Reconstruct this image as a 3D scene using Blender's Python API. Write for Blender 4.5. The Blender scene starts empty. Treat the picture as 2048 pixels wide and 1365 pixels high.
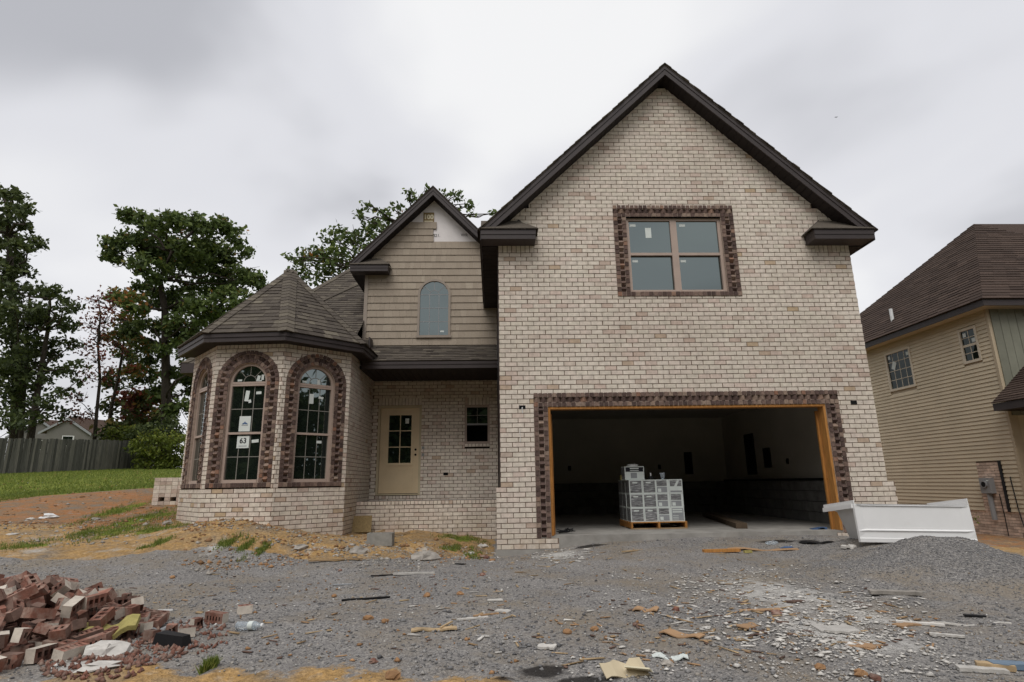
import bpy, math, random
import numpy as np
from mathutils import Vector, Matrix

random.seed(7)
RNG = np.random.default_rng(7)
SC = bpy.context.scene
COL = SC.collection
R = math.radians

# ------------------------------------------------------------------ camera
F_PX = 1156.96
YAW, PIT, ROL = 0.0367240, 0.24129972, -0.01583547
CAM = np.array([-0.13576, -9.78473, 1.02973])
_f = np.array([math.sin(YAW) * math.cos(PIT), math.cos(YAW) * math.cos(PIT), math.sin(PIT)])
_r = np.array([math.cos(YAW), -math.sin(YAW), 0.0])
_u = np.cross(_r, _f)
_r, _u = math.cos(ROL) * _r + math.sin(ROL) * _u, -math.sin(ROL) * _r + math.cos(ROL) * _u
cd = bpy.data.cameras.new('camera')
cam = bpy.data.objects.new('camera', cd)
COL.objects.link(cam)
cd.sensor_width = 36.0
cd.lens = F_PX / 2048 * 36
cd.clip_start = 0.05
cd.clip_end = 2000
cam.matrix_world = Matrix(((_r[0], _u[0], -_f[0], CAM[0]), (_r[1], _u[1], -_f[1], CAM[1]),
                           (_r[2], _u[2], -_f[2], CAM[2]), (0, 0, 0, 1)))
SC.camera = cam


def ray(x, y):
    return _f + _r * (x - 1024) / F_PX - _u * (y - 682.5) / F_PX


def at_depth(x, y, z):
    return CAM + ray(x, y) * z


def px_of(p):
    d = np.asarray(p, float) - CAM
    z = d @ _f
    return 1024 + F_PX * (d @ _r) / z, 682.5 - F_PX * (d @ _u) / z, z


# ------------------------------------------------------------------ sky, sun, exposure
SC.view_settings.view_transform = 'Standard'
SC.view_settings.look = 'None'
SC.view_settings.gamma = 1.0
SC.view_settings.exposure = 0.22
SC.view_settings.use_curve_mapping = False
SUN_EL, SUN_AZ = R(54), R(194)          # azimuth measured from +Y towards +X


def build_world():
    w = bpy.data.worlds.new('World')
    SC.world = w
    w.use_nodes = True
    nt = w.node_tree
    nt.nodes.clear()
    N = nt.nodes.new
    L = nt.links.new
    out = N('ShaderNodeOutputWorld')
    bg_c = N('ShaderNodeBackground')
    bg_s = N('ShaderNodeBackground')
    mix = N('ShaderNodeMixShader')
    sky = N('ShaderNodeTexSky')
    sky.sky_type = 'NISHITA'
    sky.sun_disc = False
    sky.sun_elevation = SUN_EL
    sky.sun_rotation = SUN_AZ
    sky.air_density = 1.4
    sky.dust_density = 4
    bg_s.inputs[1].default_value = 0.12
    L(sky.outputs[0], bg_s.inputs[0])
    tc = N('ShaderNodeTexCoord')
    sep = N('ShaderNodeSeparateXYZ')
    L(tc.outputs['Generated'], sep.inputs[0])
    zz = N('ShaderNodeMath'); zz.operation = 'ABSOLUTE'
    L(sep.outputs[2], zz.inputs[0])
    za = N('ShaderNodeMath'); za.operation = 'ADD'; za.inputs[1].default_value = 0.28
    L(zz.outputs[0], za.inputs[0])
    dx = N('ShaderNodeMath'); dx.operation = 'DIVIDE'
    dy = N('ShaderNodeMath'); dy.operation = 'DIVIDE'
    L(sep.outputs[0], dx.inputs[0]); L(za.outputs[0], dx.inputs[1])
    L(sep.outputs[1], dy.inputs[0]); L(za.outputs[0], dy.inputs[1])
    cmb = N('ShaderNodeCombineXYZ')
    L(dx.outputs[0], cmb.inputs[0]); L(dy.outputs[0], cmb.inputs[1])
    cmb.inputs[2].default_value = CLOUD_SEED
    n1 = N('ShaderNodeTexNoise'); n1.inputs['Scale'].default_value = 1.05
    n1.inputs['Detail'].default_value = 4.5; n1.inputs['Roughness'].default_value = 0.42
    n1.inputs['Distortion'].default_value = 0.35
    L(cmb.outputs[0], n1.inputs['Vector'])
    rp = N('ShaderNodeValToRGB')
    rp.color_ramp.interpolation = 'EASE'
    e = rp.color_ramp.elements
    e[0].position = 0.34; e[0].color = (0.43, 0.435, 0.465, 1)
    e[1].position = 0.60; e[1].color = (0.80, 0.80, 0.805, 1)
    m = e.new(0.47); m.color = (0.66, 0.663, 0.695, 1)
    fac = n1.outputs['Fac']
    for (px, py, rad, amp) in CLOUD_BLOBS:
        d = ray(px, py)
        d = d / np.linalg.norm(d)
        vm = N('ShaderNodeVectorMath'); vm.operation = 'DOT_PRODUCT'
        vm.inputs[1].default_value = tuple(d)
        L(tc.outputs['Generated'], vm.inputs[0])
        mr = N('ShaderNodeMapRange'); mr.interpolation_type = 'SMOOTHERSTEP'
        mr.inputs[1].default_value = math.cos(R(rad)); mr.inputs[2].default_value = 1.0
        mr.inputs[3].default_value = 0.0; mr.inputs[4].default_value = amp
        L(vm.outputs['Value'], mr.inputs[0])
        ad = N('ShaderNodeMath'); ad.operation = 'ADD'
        L(fac, ad.inputs[0]); L(mr.outputs[0], ad.inputs[1])
        fac = ad.outputs[0]
    L(fac, rp.inputs[0])
    # paler, brighter haze towards the horizon
    hz = N('ShaderNodeMapRange'); hz.inputs[1].default_value = 0.0; hz.inputs[2].default_value = 0.42
    hz.inputs[3].default_value = 0.75; hz.inputs[4].default_value = 0.0
    L(zz.outputs[0], hz.inputs[0])
    mc = N('ShaderNodeMixRGB'); mc.inputs[2].default_value = (0.76, 0.76, 0.785, 1)
    L(hz.outputs[0], mc.inputs[0]); L(rp.outputs[0], mc.inputs[1])
    L(mc.outputs[0], bg_c.inputs[0])
    bg_c.inputs[1].default_value = SKY_STRENGTH
    mix.inputs[0].default_value = 0.96
    L(bg_s.outputs[0], mix.inputs[1]); L(bg_c.outputs[0], mix.inputs[2])
    L(mix.outputs[0], out.inputs[0])


CLOUD_BLOBS = [(330, 60, 30, -.06), (540, 240, 22, -.125), (60, -60, 32, -.03), (2000, 300, 26, -.07), (1000, 120, 20, .08), (150, 420, 18, .05)]
CLOUD_SEED = 3.7
SKY_STRENGTH = 1.0
build_world()
ld = bpy.data.lights.new('sun', 'SUN')
ld.energy = 1.5
ld.angle = R(36)
ld.color = (1.0, 0.975, 0.94)
sun = bpy.data.objects.new('sun', ld)
COL.objects.link(sun)
_sd = Vector((math.sin(SUN_AZ) * math.cos(SUN_EL), math.cos(SUN_AZ) * math.cos(SUN_EL), math.sin(SUN_EL)))
sun.rotation_euler = (-_sd).to_track_quat('-Z', 'Y').to_euler()
sun.location = (-6, -14, 20)

# ------------------------------------------------------------------ materials
MATS = {}


def new_mat(name):
    m = bpy.data.materials.new(name)
    m.use_nodes = True
    MATS[name] = m
    nt = m.node_tree
    b = nt.nodes['Principled BSDF']
    return m, nt, b


def pos_node(nt, kind='world'):
    if kind == 'world':
        return nt.nodes.new('ShaderNodeNewGeometry').outputs['Position']
    return nt.nodes.new('ShaderNodeTexCoord').outputs['Object']


def noise(nt, vec, scale, detail=3.0, rough=0.55, stretch=None):
    if stretch:
        mp = nt.nodes.new('ShaderNodeMapping')
        mp.inputs['Scale'].default_value = stretch
        nt.links.new(vec, mp.inputs[0])
        vec = mp.outputs[0]
    n = nt.nodes.new('ShaderNodeTexNoise')
    n.inputs['Scale'].default_value = scale
    n.inputs['Detail'].default_value = detail
    n.inputs['Roughness'].default_value = rough
    nt.links.new(vec, n.inputs['Vector'])
    return n.outputs['Fac']


def ramp(nt, fac, stops, interp='LINEAR'):
    r = nt.nodes.new('ShaderNodeValToRGB')
    r.color_ramp.interpolation = interp
    el = r.color_ramp.elements
    while len(el) > 1:
        el.remove(el[-1])
    el[0].position = stops[0][0]
    el[0].color = (*stops[0][1], 1)
    for p, c in stops[1:]:
        k = el.new(p)
        k.color = (*c, 1)
    nt.links.new(fac, r.inputs[0])
    return r.outputs[0]


def mixc(nt, fac, a, b, mode='MIX'):
    m = nt.nodes.new('ShaderNodeMixRGB')
    m.blend_type = mode
    for i, v in ((0, fac), (1, a), (2, b)):
        if isinstance(v, (int, float)):
            m.inputs[i].default_value = v
        elif isinstance(v, tuple):
            m.inputs[i].default_value = (*v, 1)
        else:
            nt.links.new(v, m.inputs[i])
    return m.outputs[0]


def bump(nt, b, h, strength, dist=0.01):
    n = nt.nodes.new('ShaderNodeBump')
    n.inputs['Strength'].default_value = strength
    n.inputs['Distance'].default_value = dist
    nt.links.new(h, n.inputs['Height'])
    nt.links.new(n.outputs[0], b.inputs['Normal'])


def attr(nt, name):
    a = nt.nodes.new('ShaderNodeAttribute')
    a.attribute_name = name
    return a


def tone_mat(name, stops, nscale=8, namt=0.25, rough=0.85, bscale=60, bstr=0.25, spec=0.25, obj_rand=0.0,
             spots=None, bdist=0.006, stretch=None, wall=False):
    """colour from the 'tone' attribute through a ramp, mottled by noise in world space"""
    m, nt, b = new_mat(name)
    P = pos_node(nt)
    t = attr(nt, 'tone').outputs['Fac']
    c = ramp(nt, t, stops)
    n1 = noise(nt, P, nscale, 4, 0.6, stretch)
    g = ramp(nt, n1, [(0.3, (1 - namt,) * 3), (0.7, (1 + namt * 0.6,) * 3)])
    c = mixc(nt, 1.0, c, g, 'MULTIPLY')
    if spots:
        sc, lo, hi, col, amt = spots
        s = noise(nt, P, sc, 5, 0.65)
        f = ramp(nt, s, [(lo, (0, 0, 0)), (hi, (amt,) * 3)])
        c = mixc(nt, f, c, col)
    if wall:
        big = noise(nt, P, 0.45, 4, 0.6)
        c = mixc(nt, 1.0, c, ramp(nt, big, [(0.32, (0.88, 0.865, 0.85)), (0.66, (1.06, 1.06, 1.06))]), 'MULTIPLY')
        mid = noise(nt, P, 2.6, 6, 0.7, (1, 1, 0.45))
        c = mixc(nt, ramp(nt, mid, [(0.56, (0, 0, 0)), (0.74, (0.42,) * 3)]), c, (0.40, 0.315, 0.235))
        zsep = nt.nodes.new('ShaderNodeSeparateXYZ')
        nt.links.new(P, zsep.inputs[0])
        zr = nt.nodes.new('ShaderNodeMapRange')
        zr.inputs[1].default_value = 0.0; zr.inputs[2].default_value = 0.55; zr.inputs[3].default_value = 0.62; zr.inputs[4].default_value = 0.0
        nt.links.new(zsep.outputs[2], zr.inputs[0])
        sp_ = ramp(nt, noise(nt, P, 5, 6, 0.75), [(0.42, (0, 0, 0)), (0.66, (1, 1, 1))])
        mm = nt.nodes.new('ShaderNodeMath'); mm.operation = 'MULTIPLY'
        nt.links.new(zr.outputs[0], mm.inputs[0]); nt.links.new(sp_, mm.inputs[1])
        c = mixc(nt, mm.outputs[0], c, (0.37, 0.27, 0.17))
    if obj_rand:
        oi = nt.nodes.new('ShaderNodeObjectInfo')
        f = ramp(nt, oi.outputs['Random'], [(0, (1 - obj_rand,) * 3), (1, (1 + obj_rand,) * 3)])
        c = mixc(nt, 1.0, c, f, 'MULTIPLY')
    nt.links.new(c, b.inputs['Base Color'])
    b.inputs['Roughness'].default_value = rough
    b.inputs['Specular IOR Level'].default_value = spec
    if bstr:
        bump(nt, b, noise(nt, P, bscale, 4, 0.6, stretch), bstr, bdist)
    return m


def plain(name, c, **k):
    v = k.pop('var', 0.12)
    c2 = tuple(min(1, x * (1 + v)) for x in c)
    c1 = tuple(x * (1 - v) for x in c)
    return tone_mat(name, [(0, c1), (1, c2)], **k)


CREAM = [(0.0, (0.439, 0.350, 0.291)), (0.12, (0.554, 0.460, 0.385)), (0.3, (0.627, 0.549, 0.473)), (0.45, (0.664, 0.590, 0.510)), (0.56, (0.648, 0.585, 0.494)),
         (0.7, (0.700, 0.627, 0.541)), (0.78, (0.648, 0.549, 0.478)), (0.88, (0.611, 0.496, 0.426)), (0.95, (0.512, 0.402, 0.333)), (1.0, (0.481, 0.366, 0.239))]
tone_mat('brick_cream', CREAM, nscale=11, namt=0.20, rough=0.9, bscale=70, bstr=0.5,
         spots=(26, 0.58, 0.78, (0.27, 0.205, 0.155), 0.6), wall=True)
plain('mortar', (0.205, 0.15, 0.115), nscale=20, namt=0.25, rough=0.95, bscale=90, bstr=0.5)
tone_mat('brick_dark', [(0, (0.073, 0.048, 0.041)), (0.35, (0.110, 0.072, 0.061)), (0.6, (0.163, 0.109, 0.089)),
                        (0.8, (0.220, 0.152, 0.121)), (0.92, (0.283, 0.210, 0.163)), (1, (0.241, 0.125, 0.082))],
         nscale=24, namt=0.3, rough=0.88, bscale=80, bstr=0.4, spots=(40, 0.62, 0.8, (0.30, 0.24, 0.20), 0.5))
plain('mortar_pale', (0.37, 0.29, 0.24), nscale=20, namt=0.25, rough=0.95, bscale=90, bstr=0.4)
tone_mat('shingle', [(0, (0.057, 0.047, 0.040)), (0.4, (0.092, 0.078, 0.065)), (0.75, (0.126, 0.108, 0.086)), (1, (0.174, 0.152, 0.117))],
         nscale=30, namt=0.25, rough=0.95, bscale=220, bstr=0.6, spec=0.15)
tone_mat('shingle_brown', [(0, (0.046, 0.032, 0.026)), (0.5, (0.066, 0.046, 0.037)), (1, (0.09, 0.063, 0.05))],
         nscale=30, namt=0.2, rough=0.95, bscale=200, bstr=0.5, spec=0.15)
plain('fascia', (0.044, 0.034, 0.033), nscale=3, namt=0.15, rough=0.55, bscale=30, bstr=0.05, spec=0.35)
plain('soffit', (0.022, 0.017, 0.016), nscale=3, namt=0.15, rough=0.7, bscale=30, bstr=0.05)
plain('house_wrap_brown', (0.05, 0.032, 0.026), nscale=5, namt=0.2, rough=0.7, bscale=30, bstr=0.1)
tone_mat('shake_siding', [(0, (0.282, 0.235, 0.180)), (0.5, (0.336, 0.278, 0.216)), (1, (0.390, 0.332, 0.258))], nscale=14, namt=0.1, rough=0.7,
         bscale=40, bstr=0.35, stretch=(8, 8, 0.7))
plain('siding_trim', (0.30, 0.25, 0.205), var=0.05, nscale=4, namt=0.06, rough=0.6, bscale=20, bstr=0.03)
plain('window_taupe', (0.398, 0.307, 0.255), var=0.05, nscale=4, namt=0.08, rough=0.5, bscale=20, bstr=0.03, spec=0.4)
plain('muntin', (0.21, 0.20, 0.175), var=0.05, nscale=4, namt=0.08, rough=0.5, bscale=20, bstr=0.0)
plain('wrap_white', (0.732, 0.689, 0.671), var=0.03, nscale=2.5, namt=0.10, rough=0.55, bscale=6, bstr=0.25, bdist=0.02)
plain('osb', (0.25, 0.18, 0.085), var=0.15, nscale=30, namt=0.3, rough=0.85, bscale=60, bstr=0.3)
plain('door_tan', (0.62, 0.49, 0.315), var=0.03, nscale=3, namt=0.08, rough=0.45, bscale=20, bstr=0.03, spec=0.4)
plain('door_frame', (0.482, 0.406, 0.275), var=0.03, nscale=3, namt=0.12, rough=0.6, bscale=20, bstr=0.03)
tone_mat('pine', [(0, (0.34, 0.145, 0.034)), (1, (0.46, 0.215, 0.06))], nscale=5, namt=0.35, rough=0.65, bscale=40, bstr=0.15, stretch=(14, 14, 1.0))
tone_mat('pine_dry', [(0, (0.30, 0.20, 0.11)), (1, (0.46, 0.34, 0.20))], nscale=7, namt=0.35, rough=0.8, bscale=40, bstr=0.2)
tone_mat('wood_grey', [(0, (0.055, 0.055, 0.048)), (0.5, (0.105, 0.103, 0.09)), (1, (0.18, 0.17, 0.145))], nscale=5, namt=0.35, rough=0.9,
         bscale=30, bstr=0.3, stretch=(6, 6, 0.5))
plain('beam_brown', (0.10, 0.07, 0.045), nscale=6, namt=0.3, rough=0.85, bscale=30, bstr=0.2)
plain('concrete', (0.30, 0.285, 0.26), nscale=3.5, namt=0.25, rough=0.85, bscale=50, bstr=0.2, spots=(2.2, 0.52, 0.75, (0.20, 0.18, 0.155), 0.6))
plain('concrete_block', (0.26, 0.25, 0.225), nscale=12, namt=0.25, rough=0.95, bscale=120, bstr=0.5)
plain('drywall', (0.44, 0.41, 0.365), nscale=1.2, namt=0.12, rough=0.9, bscale=20, bstr=0.03)
plain('block_wall', (0.153, 0.148, 0.139), nscale=6, namt=0.25, rough=0.95, bscale=60, bstr=0.3)
plain('black_paint', (0.012, 0.012, 0.013), nscale=5, namt=0.2, rough=0.5, bscale=30, bstr=0.05)
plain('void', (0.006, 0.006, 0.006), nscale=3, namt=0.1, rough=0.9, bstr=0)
plain('white_plastic', (0.70, 0.70, 0.69), var=0.03, nscale=4, namt=0.05, rough=0.35, bscale=15, bstr=0.03, spec=0.5)
plain('tub_gelcoat', (0.74, 0.735, 0.725), var=0.02, nscale=2.5, namt=0.05, rough=0.28, bscale=4, bstr=0.05, spec=0.5,
      spots=(3.5, 0.60, 0.78, (0.58, 0.56, 0.52), 0.35))
plain('paper', (0.62, 0.66, 0.63), var=0.03, nscale=8, namt=0.05, rough=0.7, bstr=0)
plain('ink', (0.015, 0.015, 0.02), var=0.05, nscale=8, namt=0.1, rough=0.6, bstr=0)
plain('ink_blue', (0.07, 0.13, 0.26), var=0.05, nscale=8, namt=0.1, rough=0.6, bstr=0)
plain('blue_plastic', (0.15, 0.21, 0.28), nscale=8, namt=0.2, rough=0.4, bscale=20, bstr=0.05)
plain('ink_grey', (0.28, 0.29, 0.30), var=0.05, nscale=8, namt=0.1, rough=0.6, bstr=0)
plain('paint_cream', (0.688, 0.625, 0.450), var=0.05, nscale=8, namt=0.1, rough=0.6, bstr=0)
tone_mat('vinyl_tan', [(0, (0.54, 0.455, 0.32)), (1, (0.60, 0.505, 0.36))], nscale=1.5, namt=0.10, rough=0.6, bscale=30, bstr=0.06)
plain('vinyl_trim', (0.46, 0.375, 0.26), var=0.04, nscale=2, namt=0.08, rough=0.6, bscale=20, bstr=0.03)
plain('frame_beige', (0.62, 0.54, 0.42), var=0.03, nscale=2, namt=0.05, rough=0.6, bscale=20, bstr=0.02)
plain('board_green', (0.20, 0.20, 0.155), var=0.10, nscale=3, namt=0.12, rough=0.7, bscale=30, bstr=0.1)
plain('brick_neighbour', (0.608, 0.462, 0.366), var=0.3, nscale=9, namt=0.25, rough=0.9, bscale=60, bstr=0.4)
plain('meter_grey', (0.25, 0.25, 0.25), var=0.05, nscale=5, namt=0.08, rough=0.5, bscale=20, bstr=0.03, spec=0.4)
plain('cardboard', (0.36, 0.225, 0.125), var=0.15, nscale=6, namt=0.15, rough=0.85, bscale=30, bstr=0.1)
plain('plaster_white', (0.54, 0.515, 0.475), var=0.22, nscale=14, namt=0.2, rough=0.9, bscale=50, bstr=0.4)
plain('foam_yellow', (0.36, 0.31, 0.11), var=0.15, nscale=20, namt=0.25, rough=0.95, bscale=80, bstr=0.5)
plain('rock_orange', (0.30, 0.17, 0.085), var=0.3, nscale=12, namt=0.3, rough=0.95, bscale=50, bstr=0.6)
plain('rock_pale', (0.328, 0.300, 0.265), var=0.25, nscale=12, namt=0.3, rough=0.95, bscale=50, bstr=0.6)
plain('brick_red', (0.185, 0.084, 0.060), var=0.35, nscale=16, namt=0.32, rough=0.92, bscale=70, bstr=0.45, obj_rand=0.35,
      spots=(11, 0.45, 0.70, (0.32, 0.245, 0.20), 0.85))
tone_mat('brick_face', [(0, (0.50, 0.42, 0.35)), (1, (0.60, 0.54, 0.46))], nscale=12, namt=0.25, rough=0.92, bscale=70, bstr=0.4, obj_rand=0.15,
         spots=(18, 0.56, 0.72, (0.32, 0.22, 0.17), 0.65))
plain('brick_brownface', (0.15, 0.095, 0.075), var=0.25, nscale=14, namt=0.3, rough=0.92, bscale=70, bstr=0.4, obj_rand=0.25,
      spots=(20, 0.58, 0.75, (0.28, 0.22, 0.18), 0.5))
plain('aluminium', (0.62, 0.62, 0.63), var=0.03, nscale=8, namt=0.1, rough=0.35, bscale=20, bstr=0.05, spec=0.6)
plain('far_wall', (0.165, 0.157, 0.143), nscale=1, namt=0.1, rough=0.85, bstr=0)
plain('far_roof', (0.085, 0.058, 0.046), nscale=3, namt=0.2, rough=0.95, bstr=0)
plain('bark', (0.052, 0.042, 0.034), var=0.25, nscale=4, namt=0.4, rough=0.95, bscale=14, bstr=0.6, bdist=0.03, stretch=(3, 3, 0.6))


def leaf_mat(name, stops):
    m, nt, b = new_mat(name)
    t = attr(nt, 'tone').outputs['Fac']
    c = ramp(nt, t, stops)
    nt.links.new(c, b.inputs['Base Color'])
    b.inputs['Roughness'].default_value = 0.6
    b.inputs['Specular IOR Level'].default_value = 0.25
    tr = nt.nodes.new('ShaderNodeBsdfTranslucent')
    nt.links.new(c, tr.inputs[0])
    mx = nt.nodes.new('ShaderNodeMixShader')
    mx.inputs[0].default_value = 0.28
    nt.links.new(b.outputs[0], mx.inputs[1])
    nt.links.new(tr.outputs[0], mx.inputs[2])
    nt.links.new(mx.outputs[0], nt.nodes['Material Output'].inputs[0])
    return m


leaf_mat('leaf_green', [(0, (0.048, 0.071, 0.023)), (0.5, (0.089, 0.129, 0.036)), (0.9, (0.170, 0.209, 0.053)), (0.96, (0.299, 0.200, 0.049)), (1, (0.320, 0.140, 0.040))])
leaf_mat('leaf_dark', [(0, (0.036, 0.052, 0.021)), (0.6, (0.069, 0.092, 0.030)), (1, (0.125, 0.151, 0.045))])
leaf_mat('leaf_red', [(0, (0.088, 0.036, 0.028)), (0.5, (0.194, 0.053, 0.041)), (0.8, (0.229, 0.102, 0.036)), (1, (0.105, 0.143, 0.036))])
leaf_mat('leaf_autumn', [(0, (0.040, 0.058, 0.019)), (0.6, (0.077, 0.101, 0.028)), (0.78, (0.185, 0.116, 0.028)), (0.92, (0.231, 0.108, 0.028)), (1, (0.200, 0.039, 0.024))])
leaf_mat('leaf_yellowgreen', [(0, (0.068, 0.094, 0.016)), (0.6, (0.145, 0.181, 0.028)), (1, (0.236, 0.228, 0.039))])
leaf_mat('grass', [(0, (0.087, 0.130, 0.023)), (0.6, (0.153, 0.201, 0.036)), (1, (0.287, 0.286, 0.065))])


def glass_mat():
    m, nt, b = new_mat('window_glass')
    b.inputs['Base Color'].default_value = (0.010, 0.014, 0.011, 1)
    b.inputs['Roughness'].default_value = 0.015
    b.inputs['IOR'].default_value = 2.55
    b.inputs['Specular Tint'].default_value = (0.86, 1.0, 0.99, 1)
    bump(nt, b, noise(nt, pos_node(nt), 0.9, 1), 0.05, 0.02)


glass_mat()
_gd = MATS['window_glass'].copy()
_gd.name = 'window_glass_plain'
_gd.node_tree.nodes['Principled BSDF'].inputs['IOR'].default_value = 1.38
MATS['window_glass_plain'] = _gd


def print_mat():
    """grey printed carton front"""
    m, nt, b = new_mat('carton_print')
    P = pos_node(nt)
    n1 = noise(nt, P, 9, 4, 0.7, (1.0, 1.0, 9.0))
    c = ramp(nt, n1, [(0.35, (0.068, 0.069, 0.072)), (0.52, (0.180, 0.180, 0.183)), (0.66, (0.510, 0.510, 0.510))])
    nt.links.new(c, b.inputs['Base Color'])
    b.inputs['Roughness'].default_value = 0.3


print_mat()


def clear_plastic():
    m, nt, b = new_mat('clear_plastic')
    b.inputs['Base Color'].default_value = (0.75, 0.82, 0.88, 1)
    b.inputs['Roughness'].default_value = 0.12
    b.inputs['Transmission Weight'].default_value = 0.75
    b.inputs['IOR'].default_value = 1.3


clear_plastic()


def ground_mat():
    m, nt, b = new_mat('ground_soil')
    P = pos_node(nt)
    a = nt.nodes.new('ShaderNodeAttribute')
    a.attribute_name = 'mask'
    sp = nt.nodes.new('ShaderNodeSeparateColor')
    nt.links.new(a.outputs['Color'], sp.inputs[0])
    # gravel
    v = nt.nodes.new('ShaderNodeTexVoronoi')
    v.inputs['Scale'].default_value = 75
    nt.links.new(P, v.inputs['Vector'])
    g = ramp(nt, v.outputs['Color'], [(0.0, (0.125, 0.122, 0.122)), (0.45, (0.215, 0.208, 0.204)), (0.8, (0.305, 0.295, 0.28)), (1, (0.44, 0.42, 0.39))])
    gn = noise(nt, P, 1.3, 4, 0.6)
    g = mixc(nt, 1.0, g, ramp(nt, gn, [(0.3, (0.86, 0.84, 0.82)), (0.7, (1.10, 1.08, 1.06))]), 'MULTIPLY')
    gt = ramp(nt, noise(nt, P, 0.8, 6, 0.72), [(0.47, (0, 0, 0)), (0.64, (0.75,) * 3)])
    g = mixc(nt, gt, g, (0.235, 0.195, 0.145))
    # clay
    c1 = noise(nt, P, 1.7, 6, 0.65)
    clay = ramp(nt, c1, [(0.30, (0.25, 0.205, 0.16)), (0.41, (0.33, 0.24, 0.145)), (0.50, (0.40, 0.265, 0.13)), (0.58, (0.43, 0.265, 0.105)), (0.67, (0.41, 0.335, 0.25))])
    c2 = noise(nt, P, 30, 4, 0.7)
    clay = mixc(nt, 1.0, clay, ramp(nt, c2, [(0.3, (0.55,) * 3), (0.7, (1.25,) * 3)]), 'MULTIPLY')
    clay = mixc(nt, 1.0, clay, ramp(nt, noise(nt, P, 7, 5, 0.7), [(0.32, (0.72,) * 3), (0.68, (1.15,) * 3)]), 'MULTIPLY')
    # red soil
    red = ramp(nt, noise(nt, P, 2.6, 6, 0.7), [(0.34, (0.205, 0.175, 0.145)), (0.44, (0.24, 0.165, 0.105)), (0.53, (0.31, 0.165, 0.08)), (0.60, (0.35, 0.155, 0.06)), (0.68, (0.285, 0.245, 0.20))])
    red = mixc(nt, 1.0, red, ramp(nt, c2, [(0.3, (0.70,) * 3), (0.7, (1.18,) * 3)]), 'MULTIPLY')
    # grass soil
    gr = ramp(nt, noise(nt, P, 0.7, 6, 0.7), [(0.3, (0.125, 0.155, 0.024)), (0.55, (0.18, 0.21, 0.035)), (0.75, (0.24, 0.24, 0.06))])
    gr = mixc(nt, 1.0, gr, ramp(nt, noise(nt, P, 14, 3, 0.7), [(0.3, (0.72,) * 3), (0.7, (1.2,) * 3)]), 'MULTIPLY')
    edge = noise(nt, P, 3.2, 6, 0.72)

    def soft(ch):
        ad = nt.nodes.new('ShaderNodeMath'); ad.operation = 'ADD'
        nt.links.new(ch, ad.inputs[0]); nt.links.new(edge, ad.inputs[1])
        return ramp(nt, ad.outputs[0], [(0.90, (0, 0, 0)), (1.06, (1, 1, 1))])
    col = mixc(nt, soft(sp.outputs[0]), g, clay)
    col = mixc(nt, soft(sp.outputs[2]), col, red)
    col = mixc(nt, soft(sp.outputs[1]), col, gr)
    da = attr(nt, 'dust').outputs['Fac']
    dn = nt.nodes.new('ShaderNodeMath'); dn.operation = 'ADD'
    dmul = nt.nodes.new('ShaderNodeMath'); dmul.operation = 'MULTIPLY'; dmul.inputs[1].default_value = 1.25
    nt.links.new(noise(nt, P, 5.5, 7, 0.78), dmul.inputs[0])
    nt.links.new(da, dn.inputs[0]); nt.links.new(dmul.outputs[0], dn.inputs[1])
    dh = nt.nodes.new('ShaderNodeMath'); dh.operation = 'MULTIPLY'; dh.inputs[1].default_value = 0.5
    nt.links.new(dn.outputs[0], dh.inputs[0])
    df = ramp(nt, dh.outputs[0], [(.52, (0, 0, 0)), (.66, (.8,) * 3)])
    col = mixc(nt, df, col, (0.52, 0.505, 0.475))
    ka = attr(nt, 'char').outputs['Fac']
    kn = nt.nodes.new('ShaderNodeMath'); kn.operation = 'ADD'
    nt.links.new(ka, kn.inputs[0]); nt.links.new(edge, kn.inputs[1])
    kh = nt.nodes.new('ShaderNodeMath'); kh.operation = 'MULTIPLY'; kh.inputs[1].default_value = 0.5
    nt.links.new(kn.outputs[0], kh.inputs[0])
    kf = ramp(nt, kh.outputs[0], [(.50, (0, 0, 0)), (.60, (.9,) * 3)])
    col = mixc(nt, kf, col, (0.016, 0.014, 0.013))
    nt.links.new(col, b.inputs['Base Color'])
    b.inputs['Roughness'].default_value = 0.95
    b.inputs['Specular IOR Level'].default_value = 0.15
    h = nt.nodes.new('ShaderNodeMath'); h.operation = 'ADD'
    nt.links.new(v.outputs['Distance'], h.inputs[0]); nt.links.new(c2, h.inputs[1])
    bump(nt, b, h.outputs[0], 0.7, 0.015)


ground_mat()
tone_mat('gravel', [(0, (0.10, 0.098, 0.10)), (0.3, (0.18, 0.176, 0.176)), (0.6, (0.255, 0.247, 0.24)), (0.85, (0.35, 0.335, 0.312)), (0.90, (0.29, 0.235, 0.175)), (0.94, (0.25, 0.20, 0.15)), (0.965, (0.50, 0.48, 0.45)), (1, (0.60, 0.58, 0.545))],
         nscale=40, namt=0.2, rough=0.95, bstr=0, spec=0.15)

# ------------------------------------------------------------------ mesh builder


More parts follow.
